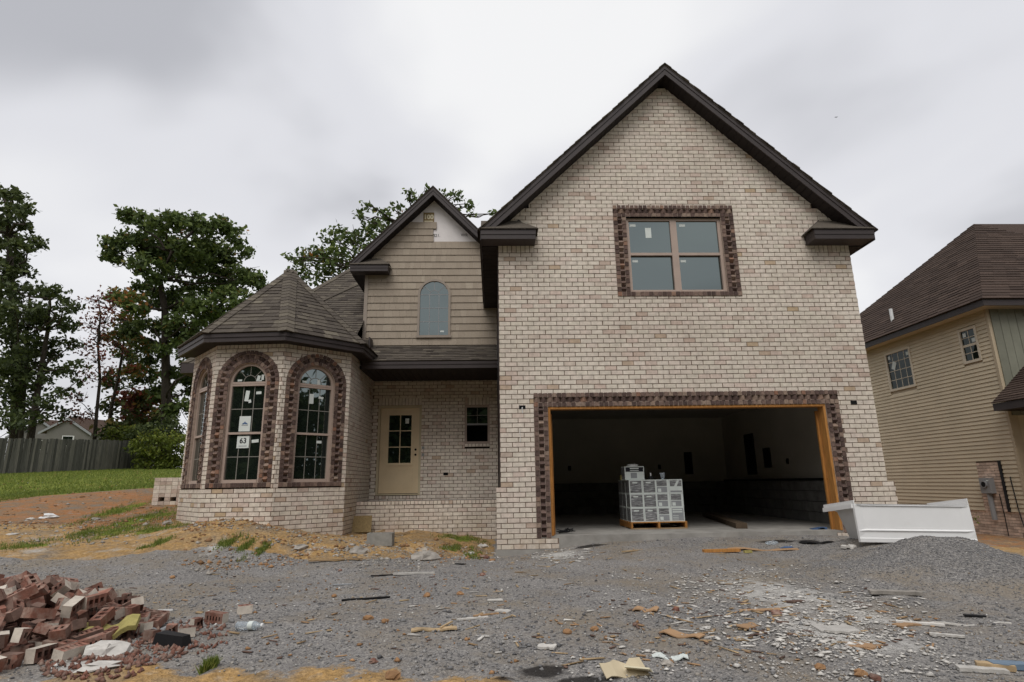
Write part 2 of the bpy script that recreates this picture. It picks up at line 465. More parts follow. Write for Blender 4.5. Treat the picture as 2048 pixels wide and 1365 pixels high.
class MB:
    def __init__(s):
        s.v, s.f, s.t, s.m = [], [], [], []

    def poly(s, pts, tone=0.5, mi=0):
        i = len(s.v)
        s.v.extend([tuple(p) for p in pts])
        s.f.append(tuple(range(i, i + len(pts))))
        s.t.append(tone)
        s.m.append(mi)

    def hexa(s, p, tone=0.5, mi=0, skip=()):
        """p: 8 corners, bottom 0-3 ccw then top 4-7"""
        i = len(s.v)
        s.v.extend([tuple(q) for q in p])
        for k, f in enumerate(((0, 3, 2, 1), (4, 5, 6, 7), (0, 1, 5, 4), (1, 2, 6, 5), (2, 3, 7, 6), (3, 0, 4, 7))):
            if k in skip:
                continue
            s.f.append(tuple(i + j for j in f))
            s.t.append(tone)
            s.m.append(mi)

    def box(s, x0, x1, y0, y1, z0, z1, tone=0.5, mi=0):
        s.hexa([(x0, y0, z0), (x1, y0, z0), (x1, y1, z0), (x0, y1, z0), (x0, y0, z1), (x1, y0, z1), (x1, y1, z1), (x0, y1, z1)], tone, mi)

    def obox(s, c, a, b, d, tone=0.5, mi=0):
        c, a, b, d = (np.asarray(q, float) for q in (c, a, b, d))
        s.hexa([c - a - b - d, c + a - b - d, c + a + b - d, c - a + b - d, c - a - b + d, c + a - b + d, c + a + b + d, c - a + b + d], tone, mi)

    def prism(s, pts, vec, tone=0.5, mi=0):
        vec = np.asarray(vec, float)
        a = [np.asarray(p, float) for p in pts]
        b = [p + vec for p in a]
        n = len(a)
        s.poly(a[::-1], tone, mi)
        s.poly(b, tone, mi)
        for i in range(n):
            j = (i + 1) % n
            s.poly([a[i], a[j], b[j], b[i]], tone, mi)

    def tube(s, pts, r, n=7, tone=0.5, mi=0, cap=True):
        pts = [np.asarray(p, float) for p in pts]
        rs = r if isinstance(r, (list, tuple)) else [r] * len(pts)
        rings = []
        for k, p in enumerate(pts):
            d = pts[min(k + 1, len(pts) - 1)] - pts[max(k - 1, 0)]
            d = d / (np.linalg.norm(d) + 1e-9)
            h = np.array([0, 0, 1.0]) if abs(d[2]) < 0.9 else np.array([1.0, 0, 0])
            a = np.cross(d, h); a /= np.linalg.norm(a)
            b = np.cross(d, a)
            i0 = len(s.v)
            for j in range(n):
                th = 2 * math.pi * j / n
                s.v.append(tuple(p + rs[k] * (math.cos(th) * a + math.sin(th) * b)))
            rings.append(i0)
        for k in range(len(rings) - 1):
            for j in range(n):
                j2 = (j + 1) % n
                s.f.append((rings[k] + j, rings[k] + j2, rings[k + 1] + j2, rings[k + 1] + j))
                s.t.append(tone); s.m.append(mi)
        if cap:
            s.f.append(tuple(rings[0] + j for j in range(n))[::-1]); s.t.append(tone); s.m.append(mi)
            s.f.append(tuple(rings[-1] + j for j in range(n))); s.t.append(tone); s.m.append(mi)

    def mesh(s, name, mats, smooth=False):
        me = bpy.data.meshes.new(name)
        me.from_pydata([tuple(map(float, p)) for p in s.v], [], s.f)
        a = me.attributes.new('tone', 'FLOAT', 'FACE')
        a.data.foreach_set('value', np.asarray(s.t, np.float32))
        for m in (mats if isinstance(mats, (list, tuple)) else [mats]):
            me.materials.append(MATS[m])
        me.polygons.foreach_set('material_index', np.asarray(s.m, np.int32))
        if smooth:
            me.polygons.foreach_set('use_smooth', np.ones(len(s.f), bool))
        me.update()
        return me

    def build(s, name, mats, parent=None, smooth=False, **props):
        o = bpy.data.objects.new(name, s.mesh(name, mats, smooth))
        COL.objects.link(o)
        if parent is not None:
            o.parent = parent
        for k, v in props.items():
            o[k] = v
        return o


def arr_mesh(name, V, Fc, tone, mat, parent=None, **props):
    """fast mesh from arrays; all faces have the same vertex count"""
    me = bpy.data.meshes.new(name)
    n, k = Fc.shape
    me.vertices.add(len(V))
    me.vertices.foreach_set('co', np.ascontiguousarray(V, np.float32).ravel())
    me.loops.add(n * k)
    me.loops.foreach_set('vertex_index', np.ascontiguousarray(Fc, np.int32).ravel())
    me.polygons.add(n)
    me.polygons.foreach_set('loop_start', np.arange(0, n * k, k, dtype=np.int32))
    me.polygons.foreach_set('loop_total', np.full(n, k, np.int32))
    a = me.attributes.new('tone', 'FLOAT', 'FACE')
    a.data.foreach_set('value', np.asarray(tone, np.float32))
    me.materials.append(MATS[mat])
    me.update(calc_edges=True)
    me.validate()
    o = bpy.data.objects.new(name, me)
    COL.objects.link(o)
    if parent is not None:
        o.parent = parent
    for q, v in props.items():
        o[q] = v
    return o


def empty(name, loc, label=None, cat=None, group=None, rz=0.0):
    o = bpy.data.objects.new(name, None)
    COL.objects.link(o)
    o.location = loc
    o.rotation_euler = (0, 0, rz)
    o.empty_display_size = 0.2
    if label:
        o['label'] = label
    if cat:
        o['category'] = cat
    if group:
        o['group'] = group
    return o


def tag(o, label, cat, group=None):
    o['label'] = label
    o['category'] = cat
    if group:
        o['group'] = group
    return o


def text_mesh(name, body, size, mat, origin, u, v, n, parent, align='CENTER', bold=0.0):
    c = bpy.data.curves.new(name, 'FONT')
    c.body = body
    c.size = size
    c.align_x = align
    c.align_y = 'CENTER'
    c.offset = bold
    t = bpy.data.objects.new(name + '_tmp', c)
    COL.objects.link(t)
    dg = bpy.context.evaluated_depsgraph_get()
    me = bpy.data.meshes.new_from_object(t.evaluated_get(dg))
    bpy.data.objects.remove(t)
    bpy.data.curves.remove(c)
    o = bpy.data.objects.new(name, me)
    me.materials.clear()
    me.materials.append(MATS[mat])
    COL.objects.link(o)
    u, v, n = Vector(u), Vector(v), Vector(n)
    o.matrix_world = Matrix(((u.x, v.x, n.x, origin[0]), (u.y, v.y, n.y, origin[1]), (u.z, v.z, n.z, origin[2]), (0, 0, 0, 1)))
    o.parent = parent
    return o

# ------------------------------------------------------------------ terrain
CTRL = np.array([
    # gravel forecourt
    (0, -6, -.05), (-3, -6.2, -.06), (3, -6, -.06), (0, -9.5, -.14), (-7, -9.5, -.12), (7, -9.5, -.2), (-2.4, -4.2, -.03), (0.1, -2.6, -.01),
    (1.6, -2.8, .0), (3.3, -4.2, -.02), (3.5, -1.0, .05), (1.4, -.25, .08), (3.2, -.2, .12), (5.2, -.2, .13), (-.1, -.25, -.10), (.6, -.9, .0),
    (6.4, -4.5, -.12), (7.2, -1.6, -.04), (6.9, 1.0, -.02), (9, 1, -.12), (10.5, 3, -.28), (11.9, 4.5, -.36), (12, 9, -.3), (9, 8, -.2), (10, -3, -.3), (14, -6, -.5), (14, 1.5, -.45), (20, 0, -.6),
    # clay bank in front of the bay and porch
    (-4.4, .35, .40), (-4.0, -.1, .38), (-5.0, .5, .40), (-3.6, -1.15, .07), (-5.1, -1.5, .11), (-2.9, 1.75, .13), (-3.2, .8, .22), (-1.5, 2.7, .08), (-.6, 1.8, -.05), (-.5, 2.8, -.06), (-2.4, 2.3, .05),
    (-1.8, .6, .10), (-1.2, -.6, .02), (-.3, .8, -.10), (-2.2, -.7, .06),
    # left side, rising to the lawn
    (-6.4, 1.9, .42), (-6.2, .2, .27), (-7.2, -1.2, .20), (-9.5, -1.5, .25), (-9.5, 1.5, .42), (-8.2, 3.4, .62), (-8.4, 6, 1.0), (-11.7, 5.1, .80), (-14, 8.4, .90), (-10, 8.3, 1.12),
    (-12, 12, 1.25), (-20, 12, 1.25), (-26, 21.5, 1.9), (-24, 31, 2.38), (-15, 20, 1.75), (-8, 16, 1.5), (0, 18, 1.4), (10, 18, 1.0), (-40, 20, 2.2), (-30, 5, 1.0), (-30, -8, .4), (-14, -6, .05),
    (-35, 45, 2.9), (-10, 45, 2.6), (20, 40, 1.6), (40, 20, .0), (40, -8, -.6), (-45, 45, 3.0), (-60, 70, 3.2), (60, 70, 2.0), (0, 70, 3.0),
    (0, -13, -.2), (-20, -20, .1), (20, -20, -.4), (0, -30, -.2), (-60, -40, .3), (60, -40, -.3), (0, -60, 0), (90, 20, 0), (-90, 20, 2.4), (0, 110, 3.0), (-90, 110, 3.0), (90, 110, 2.5), (90, -60, 0), (-90, -60, 0),
], float)


def _tps_fit(P):
    n = len(P)
    d = np.linalg.norm(P[:, None, :2] - P[None, :, :2], axis=2)
    K = np.where(d > 0, d * d * np.log(d + 1e-12), 0)
    A = np.zeros((n + 3, n + 3))
    A[:n, :n] = K + np.eye(n) * 0.02
    A[:n, n] = 1
    A[:n, n + 1:] = P[:, :2]
    A[n:, :n] = A[:n, n:].T
    b = np.zeros(n + 3)
    b[:n] = P[:, 2]
    return np.linalg.solve(A, b)


_TW = _tps_fit(CTRL)


def _hash(ix, iy, seed):
    h = (ix * 374761393 + iy * 668265263 + seed * 974711) & 0x7fffffff
    h = ((h ^ (h >> 13)) * 1274126177) & 0x7fffffff
    return (h ^ (h >> 16)) / 0x7fffffff


def vnoise(x, y, seed=0):
    ix, iy = np.floor(x).astype(np.int64), np.floor(y).astype(np.int64)
    fx, fy = x - ix, y - iy
    fx, fy = fx * fx * (3 - 2 * fx), fy * fy * (3 - 2 * fy)
    a, b = _hash(ix, iy, seed), _hash(ix + 1, iy, seed)
    c, d = _hash(ix, iy + 1, seed), _hash(ix + 1, iy + 1, seed)
    return (a * (1 - fx) + b * fx) * (1 - fy) + (c * (1 - fx) + d * fx) * fy


def fbm(x, y, o=4, seed=0):
    s, a = 0, 0.5
    for k in range(o):
        s = s + a * vnoise(x, y, seed + k)
        x, y, a = x * 2.03 + 7.1, y * 2.03 - 3.3, a * 0.5
    return s


def clay_mask(x, y):
    """1 on the clay bank along the front of the bay and porch"""
    b = fbm(x * 1.1, y * 1.1, 4, 5) - 0.5
    front = -1.35 + 0.25 * np.sin(x * 1.3) + 1.15 * np.clip((x + 2.4) / 2.2, 0, 1)
    m = np.clip((y + b * 0.9 - front) / 0.25, 0, 1) * np.clip((0.05 - x) / 0.25, 0, 1)
    m = np.where((x < -7.0), np.clip((y + b - (-1.9 - (x + 7) * 0.08)) / 0.4, 0, 1), m)
    # right side yard
    m2 = np.clip((x + b - 6.5 - 0.15 * np.clip(-1 - y, 0, 9)) / 0.3, 0, 1) * np.clip((y + 2.6 + b) / 0.4, 0, 1)
    # sandy corner bottom left
    m3 = np.clip((-5.30 + b * 1.4 - y - 0.22 * (x + 2.0) ** 2) / 0.5, 0, 1) * (x < 0.8)
    return np.maximum(np.maximum(m, m2), m3 * 0.9)


def h_smooth(x, y):
    x = np.asarray(x, float)
    y = np.asarray(y, float)
    sh = np.broadcast(x, y).shape
    xf, yf = np.broadcast_to(x, sh).ravel(), np.broadcast_to(y, sh).ravel()
    out = np.empty(len(xf))
    for s in range(0, len(xf), 20000):
        e = s + 20000
        d2 = (xf[s:e, None] - CTRL[None, :, 0]) ** 2 + (yf[s:e, None] - CTRL[None, :, 1]) ** 2
        K = 0.5 * d2 * np.log(d2 + 1e-12)
        out[s:e] = K @ _TW[:len(CTRL)] + _TW[len(CTRL)] + _TW[len(CTRL) + 1] * xf[s:e] + _TW[len(CTRL) + 2] * yf[s:e]
    return out.reshape(sh)


def ground_h(x, y):
    x = np.asarray(x, float)
    y = np.asarray(y, float)
    z = h_smooth(x, y)
    near = np.clip(1 - np.hypot(x, y + 2) / 22, 0, 1)
    cm = clay_mask(x, y)
    z = z + near * ((fbm(x * 0.9, y * 0.9, 4, 11) - 0.47) * 0.05 + (fbm(x * 6, y * 6, 3, 21) - 0.44) * (0.022 + 0.075 * cm))
    z = z + .13 * np.exp(-(((x + 4.5) / .75) ** 2 + ((y - .25) / .42) ** 2)) + .06 * np.exp(-(((x + 2.9) / .6) ** 2 + ((y - .1) / .45) ** 2)) + .07 * np.exp(-(((x + 1.5) / .5) ** 2 + ((y - .1) / .35) ** 2))
    z = z + .10 * cm * near * np.clip(fbm(x * 2.3, y * 2.3, 3, 81) - .5, -.3, .5)
    for rx_ in (1.75, 3.45):
        cxr = rx_ + .18 * np.sin(y * .55) + .05 * (y + 4)
        z = z - .028 * np.exp(-((x - cxr) / .16) ** 2) * np.clip((-.9 - y) / .6, 0, 1) * near + .012 * np.exp(-((x - cxr - .26) / .1) ** 2) * np.clip((-.9 - y) / .6, 0, 1) * near
    z = z - 0.02 * near * np.clip(fbm(x * 14, y * 14, 2, 31) - 0.35, 0, 1)
    return z


def gpt(x, y, lift=0.0):
    """ground point seen at a photo pixel"""
    d = ray(x, y)
    t = np.linspace(2.5, 60, 4000)
    p = CAM[None] + d[None] * t[:, None]
    h = ground_h(p[:, 0], p[:, 1])
    k = np.argmax(p[:, 2] < h)
    q = p[k].copy()
    q[2] = h[k] + lift
    return q


GRASS_PX = [(275, 1040, 45, 12), (235, 1062, 50, 8), (310, 1060, 50, 8), (185, 1064, 28, 6), (65, 1092, 42, 6), (925, 1078, 40, 7), (905, 1100, 16, 6), (942, 1108, 18, 9), (455, 1086, 12, 5),
            (490, 1094, 14, 5), (525, 1099, 8, 4), (240, 1020, 30, 6), (320, 1085, 14, 5), (10, 1000, 40, 10), (416, 1338, 7, 6), (2030, 1062, 40, 6), (60, 990, 60, 8)]
GRASS_W = []


def lawn_mask(x, y):
    b = (fbm(x * 0.6, y * 0.6, 4, 41) - 0.47) * 2.4
    # lawn begins beyond a line left of and behind the house
    line = 5.2 + 0.28 * (x + 8) * -0.35
    m = np.clip((y + b - line - 1.2) / 0.7, 0, 1) * np.clip((-6.3 - x) / 0.6, 0, 1)
    back = np.clip((y - 15) / 1.0, 0, 1)
    side = np.clip((x - 22) / 2.0, 0, 1)
    cmb = np.maximum(np.maximum(m, back), side)
    return np.maximum(cmb, np.clip((-14 - y) / 3, 0, 1) * 0.8)


def red_mask(x, y):
    b = (fbm(x * 0.8, y * 0.8, 4, 51) - 0.47) * 1.6
    m = np.clip((-6.2 - x + b) / 0.6, 0, 1) * np.clip((y + b - 1.2) / 0.8, 0, 1)
    m = np.maximum(m, np.clip((x - 7.2 + b * .5) / .5, 0, 1) * np.clip((y + 1.0) / .5, 0, 1) * 0.75)
    return m


def build_ground():
    def axis(parts):
        out = [parts[0][0]]
        for a, b, s in parts:
            n = max(1, int(round((b - a) / s)))
            out += list(a + (b - a) * (np.arange(n) + 1) / n)
        return np.array(out)
    xs = axis([(-160, -60, 20), (-60, -30, 3), (-30, -12, .7), (-12, -7, .15), (-7, 7, .05), (7, 13, .12), (13, 30, 1.0), (30, 160, 13)])
    ys = axis([(-160, -40, 20), (-40, -10, 2), (-10, -7, .15), (-7, 3, .05), (3, 9, .12), (9, 35, .6), (35, 70, 3), (70, 400, 30)])
    X, Y = np.meshgrid(xs, ys)
    Z = ground_h(X, Y)
    nx, ny = len(xs), len(ys)
    V = np.stack([X.ravel(), Y.ravel(), Z.ravel()], 1)
    i = np.arange(nx - 1)[None] + nx * np.arange(ny - 1)[:, None]
    i = i.ravel()
    Fc = np.stack([i, i + 1, i + 1 + nx, i + nx], 1)
    o = arr_mesh('ground', V, Fc, np.full(len(Fc), .5), 'ground_soil', kind='structure')
    me = o.data
    me.polygons.foreach_set('use_smooth', np.ones(len(Fc), bool))
    x, y = V[:, 0], V[:, 1]
    clay = clay_mask(x, y)
    lawn = lawn_mask(x, y)
    red = red_mask(x, y)
    for (gx, gy, rx, ry) in GRASS_W:
        lawn = np.maximum(lawn, 0.75 * np.clip(1.3 - np.hypot((x - gx) / rx, (y - gy) / ry), 0, 1))
    c = np.zeros((len(V), 4), np.float32)
    c[:, 0], c[:, 1], c[:, 2], c[:, 3] = clay * .78, lawn * .8, red * .72 * (1 - 0.0 * lawn), 1
    a = me.color_attributes.new('mask', 'FLOAT_COLOR', 'POINT')
    a.data.foreach_set('color', c.ravel())
    for nm, blobs in (('dust', DUST_W), ('char', CHAR_W)):
        d = np.zeros(len(V), np.float32)
        for (gx, gy, rx, ry, am) in blobs:
            d = np.maximum(d, am * np.clip(1.25 - np.hypot((x - gx) / rx, (y - gy) / ry), 0, 1))
        a = me.attributes.new(nm, 'FLOAT', 'POINT')
        a.data.foreach_set('value', d)
    return o


for (gx, gy, rx, ry) in GRASS_PX:
    c0 = gpt(gx, gy)
    zc = float((c0 - CAM) @ _f)
    h0 = float(CAM[2] - c0[2])
    GRASS_W.append((c0[0], c0[1], rx * zc / F_PX, min(1.6, max(0.05, ry * zc * zc / F_PX / max(h0, .35) * 0.8))))


def _blobs(lst):
    out = []
    for (gx, gy, rx, ry, am) in lst:
        c0 = gpt(gx, gy)
        zc = float((c0 - CAM) @ _f)
        out.append((c0[0], c0[1], rx * zc / F_PX, ry * zc * zc / F_PX / max(float(CAM[2] - c0[2]), .35), am))
    return out


DUST_W = _blobs([(1560, 1190, 200, 60, .62), (1660, 1265, 130, 60, .78), (1740, 1235, 110, 40, .65), (1480, 1165, 120, 25, .5), (1120, 1110, 70, 12, .7), (1300, 1195, 110, 35, .35), (1800, 1290, 120, 40, .55),
                 (430, 1093, 30, 8, .62), (850, 1110, 45, 14, .55), (740, 1098, 50, 16, .5), (60, 1105, 80, 10, .5), (1690, 1120, 40, 8, .4), (90, 1075, 60, 6, .5), (200, 1310, 50, 20, .7), (150, 1335, 60, 20, .7)])
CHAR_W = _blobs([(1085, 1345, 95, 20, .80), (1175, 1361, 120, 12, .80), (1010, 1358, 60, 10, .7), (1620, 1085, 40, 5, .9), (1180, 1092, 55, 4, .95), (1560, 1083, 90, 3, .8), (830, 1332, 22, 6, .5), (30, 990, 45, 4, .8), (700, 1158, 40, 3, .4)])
build_ground()

# ------------------------------------------------------------------ brick laying
CS = 0.08072          # course height
BL = 0.2032           # brick length module
JT = 0.0125           # joint
KZ = np.array([0, 0, 1.0])


class Panel:
    def __init__(s, O, u):
        s.O = np.asarray(O, float)
        s.u = np.asarray(u, float) / np.linalg.norm(u)
        s.n = np.array([s.u[1], -s.u[0], 0])        # outward for walls read left to right

    def P(s, a, z, d=0.0):
        return s.O + s.u * a + s.n * d + KZ * z


def sub_iv(ivs, a, b):
    out = []
    for (p, q) in ivs:
        if b <= p or a >= q:
            out.append((p, q))
        else:
            if a - p > 0.004:
                out.append((p, a))
            if q - b > 0.004:
                out.append((b, q))
    return out


BRICKS = []       # (panel, [corner (s,z) x4], full?)
TRIMS = []        # 8 corner boxes (list of np points), projected size


def lay(panel, z0, rows, intervals, mortar, phase=0.0, d0=0.0, depth=0.10, c=CS):
    for i in range(rows):
        zb, zt = z0 + i * c, z0 + (i + 1) * c
        A, B = intervals(zb + 1e-4), intervals(zt - 1e-4)
        if len(A) != len(B):
            A = B = B if len(A) > len(B) else intervals((zb + zt) / 2)
        off = (phase + (i % 2) * 0.5) * BL
        for (a, b), (a2, b2) in zip(A, B):
            mortar.hexa([panel.P(a, zb, d0 - .009), panel.P(b, zb, d0 - .009), panel.P(b, zb, d0 - depth), panel.P(a, zb, d0 - depth),
                         panel.P(a2, zt, d0 - .009), panel.P(b2, zt, d0 - .009), panel.P(b2, zt, d0 - depth), panel.P(a2, zt, d0 - depth)], random.random())
            lo, hi = min(a, a2), max(b, b2)
            k = math.floor((lo - off) / BL)
            while off + k * BL < hi:
                s0 = off + k * BL + JT / 2 + random.uniform(-.003, .003)
                s1 = off + (k + 1) * BL - JT / 2 + random.uniform(-.003, .003)
                k += 1
                bl, br, tl, tr = max(s0, a), min(s1, b), max(s0, a2), min(s1, b2)
                if br - bl < 0.018 and tr - tl < 0.018:
                    continue
                br, tr = max(br, bl), max(tr, tl)
                full = (bl == s0 and br == s1 and tl == s0 and tr == s1)
                BRICKS.append((panel, (bl, br, tr, tl, zb + JT / 2, zt - JT / 2, d0), full))


def trim_box(panel, s, z, er, wt, wr, d0, d1, saw=False):
    """header brick centred (s,z); er = in-plane direction away from the opening"""
    e = panel.u * er[0] + KZ * er[1]
    t = panel.u * -er[1] + KZ * er[0]
    c = panel.P(s, z, (d0 + d1) / 2)
    j = lambda: random.uniform(-.0025, .0025)
    if saw:
        a, b = (t + panel.n) / math.sqrt(2), (panel.n - t) / math.sqrt(2)
        TRIMS.append((c + panel.n * j(), e * (wr / 2), a * (wt / 2), b * (wt / 2)))
    else:
        TRIMS.append((c + panel.n * j(), e * (wr / 2 + j() * .6), t * (wt / 2 + j() * .6), panel.n * (d1 - d0) / 2))


TW = 0.242        # width of a three-brick surround


def trim_line(panel, p, q, er, mortar):
    p, q, er = np.asarray(p, float), np.asarray(q, float), np.asarray(er, float)
    Ln = np.linalg.norm(q - p)
    t = (q - p) / Ln
    for row, (r0, wr, pitch, saw) in enumerate(((.0405, .0705, CS, 0), (.121, .078, .1145, 1), (.2015, .0705, CS, 0))):
        n = max(1, int(round(Ln / pitch)))
        st = Ln / n
        for k in range(n):
            m = p + t * (k + .5) * st + er * r0
            if saw:
                trim_box(panel, m[0], m[1], er, .079, wr, -.075, .0, True)
            else:
                trim_box(panel, m[0], m[1], er, st - .013, wr - .003, -.03, .008)
    for e0, e1, dd in ((0, .081, -.008), (.081, .161, -.062), (.161, TW, -.008)):
        w4 = (p + er * e0, q + er * e0, q + er * e1, p + er * e1)
        mortar.hexa([panel.P(w[0], w[1], dd) for w in w4] + [panel.P(w[0], w[1], -.10) for w in w4])


def trim_arch(panel, cx, cz, r0, mortar, n0=0.0, n1=math.pi):
    for (rr, wr, pitch, saw) in ((.0405, .0705, CS, 0), (.121, .078, .1145, 1), (.2015, .0705, CS, 0)):
        rad = r0 + rr
        n = int(round(math.pi * rad / pitch))
        for k in range(n):
            th = math.pi * (k + .5) / n
            er = np.array([math.cos(th), math.sin(th)])
            w = math.pi * rad / n
            if saw:
                trim_box(panel, cx + er[0] * rad, cz + er[1] * rad, er, .079, wr, -.075, .0, True)
            else:
                trim_box(panel, cx + er[0] * rad, cz + er[1] * rad, er, w - .013, wr - .003, -.03, .008)
    N = 24
    for k in range(N):
        t0, t1 = math.pi * k / N, math.pi * (k + 1) / N
        for e0, e1, dd in ((0, .081, -.008), (.081, .161, -.062), (.161, TW, -.008)):
            q = [(cx + math.cos(t) * r, cz + math.sin(t) * r) for t, r in ((t0, r0 + e0), (t0, r0 + e1), (t1, r0 + e1), (t1, r0 + e0))]
            mortar.hexa([panel.P(a, b, dd) for a, b in q] + [panel.P(a, b, -.10) for a, b in q])


def trim_row(panel, s0, s1, z0, z1, mortar, d1=.02, pitch=CS):
    n = int(round((s1 - s0) / pitch))
    st = (s1 - s0) / n
    for k in range(n):
        trim_box(panel, s0 + (k + .5) * st, (z0 + z1) / 2, (0, 1), st - .0105, z1 - z0 - .008, -.03, d1)
    q = [(s0, z0), (s1, z0), (s1, z1), (s0, z1)]
    mortar.hexa([panel.P(a, b, d1 - .012) for a, b in q] + [panel.P(a, b, -.10) for a, b in q])


def soldier_row(panel, s0, s1, z0, z1, mortar, d0=0.0, pitch=CS):
    """light bricks standing on end"""
    n = max(1, int(round((s1 - s0) / pitch)))
    st = (s1 - s0) / n
    for k in range(n):
        a, b = s0 + k * st + JT / 2, s0 + (k + 1) * st - JT / 2
        BRICKS.append((panel, (a, b, b, a, z0 + JT / 2, z1 - JT / 2, d0), False))
    q = [(s0, z0), (s1, z0), (s1, z1), (s0, z1)]
    mortar.hexa([panel.P(a, b, d0 - .009) for a, b in q] + [panel.P(a, b, -.10) for a, b in q])


# ------------------------------------------------------------------ the brick house
HOUSE = empty('brick_house', (0, 0, 0), 'unfinished pale brick house with front gable, garage opening and round bay', 'house')
mort, mort_p, mort_d, mort_r, mort_l = MB(), MB(), MB(), MB(), MB()
mort_b = [MB(), MB(), MB()]
tmort, tmort_w = MB(), MB()
tmort_b = [MB(), MB(), MB()]

# --- garage front wall
GX0, GX1, GZ0, GZ1 = 0.815, 5.625, 0.161, 2.283          # garage opening
WX0, WX1, WZ0, WZ1 = 2.372, 4.148, 4.332, 5.79           # upper window opening
AX, AZ, ASL = 3.245, 8.63, 0.965                         # soffit apex of the gable, slope
pf = Panel((0, 0, 0), (1, 0, 0))


def iv_front(z):
    if z < 12 * CS:
        iv = [(-.07, 6.62)]
    else:
        iv = [(0.0, 6.5)]
    if z > 5.22:
        w = max(0.0, (AZ - z) / ASL)
        iv = [(max(0, AX - w), min(6.5, AX + w))] if w > 0.02 else []
    if z < 2 * CS:
        iv = sub_iv(iv, .93, 5.52)
    elif z < GZ1 + TW:
        iv = sub_iv(iv, GX0 - TW, GX1 + TW)
    if WZ0 - .085 < z < WZ1 + TW:
        iv = sub_iv(iv, WX0 - TW, WX1 + TW)
    if 63 * CS < z < 5.30:
        iv = sub_iv(sub_iv(iv, -1, .65), 5.85, 7)
    return iv


lay(pf, 0, 107, iv_front, mort, phase=0.0)
soldier_row(pf, 0, .65, 63 * CS, 5.30, mort)
soldier_row(pf, 5.85, 6.5, 63 * CS, 5.30, mort)
trim_line(pf, (GX0, GZ0), (GX0, GZ1), (-1, 0), tmort)
trim_line(pf, (GX1, GZ0), (GX1, GZ1), (1, 0), tmort)
trim_line(pf, (GX0 - TW, GZ1), (GX1 + TW, GZ1), (0, 1), tmort)
trim_line(pf, (WX0, WZ0), (WX0, WZ1), (-1, 0), tmort_w)
trim_line(pf, (WX1, WZ0), (WX1, WZ1), (1, 0), tmort_w)
trim_line(pf, (WX0 - TW, WZ1), (WX1 + TW, WZ1), (0, 1), tmort_w)
trim_row(pf, WX0 - TW, WX1 + TW, WZ0 - .084, WZ0, tmort_w)

# --- porch front wall and door wall
PY, DY = 2.95, 4.2
pp = Panel((0, PY, 0), (1, 0, 0))
lay(pp, -.10, 9, lambda z: [(-3.02, -.005)], mort_p, phase=.2)
soldier_row(pp, -3.0, -.005, -.10 + 9 * CS, .705, mort_p, d0=.012)
pd = Panel((0, DY, 0), (1, 0, 0))
DX0, DX1, DZ0, DZ1 = -2.86, -1.82, .805, 2.895
QX0, QX1, QZ0, QZ1 = -.79, -.19, 1.965, 2.885


def iv_door(z):
    iv = [(-3.0, -.002)]
    if .715 < z < .80:
        iv = sub_iv(iv, DX0, DX1)
    if .80 < z < DZ1 + .2:
        iv = sub_iv(iv, DX0, DX1)
    if QZ0 - .08 < z < QZ1 + .2:
        iv = sub_iv(iv, QX0, QX1)
    return iv


lay(pd, .64, 36, iv_door, mort_d, phase=.35)
soldier_row(pd, DX0, DX1, DZ1, DZ1 + .2, mort_d)
soldier_row(pd, QX0, QX1, QZ1, QZ1 + .2, mort_d)
soldier_row(pd, DX0, DX1, .72, .80, mort_d)
soldier_row(pd, QX0, QX1, QZ0 - .078, QZ0, mort_d, d0=.02)

# --- bay (turret) with arched windows
BV = [(-6.30, 2.20), (-5.36, 1.14), (-4.05, 1.02), (-3.0, 1.90)]
BZT = 3.80
bay_panels = []
WR = 0.365            # half width of an arched opening
ZSILL, ZSPR = 1.115, 2.955
ZB0 = .045
for k in range(3):
    a, b = np.array(BV[k]), np.array(BV[k + 1])
    Ln = float(np.linalg.norm(b - a))
    p = Panel((*a, 0), (*(b - a), 0))
    bay_panels.append((p, Ln))
    cx = Ln / 2

    def iv_bay(z, Ln=Ln, cx=cx):
        iv = [(0, Ln)]
        if 1.031 < z < ZSPR:
            iv = sub_iv(iv, cx - WR - TW, cx + WR + TW)
        elif ZSPR <= z < ZSPR + WR + TW:
            h = math.sqrt(max(0, (WR + TW) ** 2 - (z - ZSPR) ** 2))
            if h > .02:
                iv = sub_iv(iv, cx - h, cx + h)
        return iv
    lay(p, ZB0, 44, iv_bay, mort_b[k], phase=.1 + .3 * k)
    soldier_row(p, 0, Ln, ZB0 + 44 * CS, BZT, mort_b[k])
    trim_line(p, (cx - WR, ZSILL), (cx - WR, ZSPR), (-1, 0), tmort_b[k])
    trim_line(p, (cx + WR, ZSILL), (cx + WR, ZSPR), (1, 0), tmort_b[k])
    trim_arch(p, cx, ZSPR, WR, tmort_b[k])
    trim_row(p, cx - WR - TW, cx + WR + TW, 1.031, ZSILL, tmort_b[k])
# right flank of the bay
pr_ = Panel((-3.0, 1.90, 0), (0, 1, 0))
lay(pr_, ZB0, 44, lambda z: [(0, DY - 1.9)], mort_r, phase=.4)
soldier_row(pr_, 0, DY - 1.9, ZB0 + 44 * CS, BZT, mort_r)
# left flank of the bay and main body wall behind it
pl_ = Panel((-6.30, 4.6, 0), (0, -1, 0))
lay(pl_, ZB0, 46, lambda z: [(0, 2.4)], mort_l, phase=.2)

gable_wall = mort.build('gable_wall', 'mortar', HOUSE)
for nm_, mb_ in (('porch_wall', mort_p), ('entry_wall', mort_d), ('bay_wall', mort_b[0]), ('bay_wall', mort_b[1]), ('bay_wall', mort_b[2]),
                 ('bay_flank_wall', mort_r), ('bay_flank_wall', mort_l)):
    mb_.build(nm_, 'mortar', HOUSE)
for mb_ in [tmort, tmort_w] + tmort_b:
    mb_.build('surround_backing', 'mortar_pale', HOUSE)


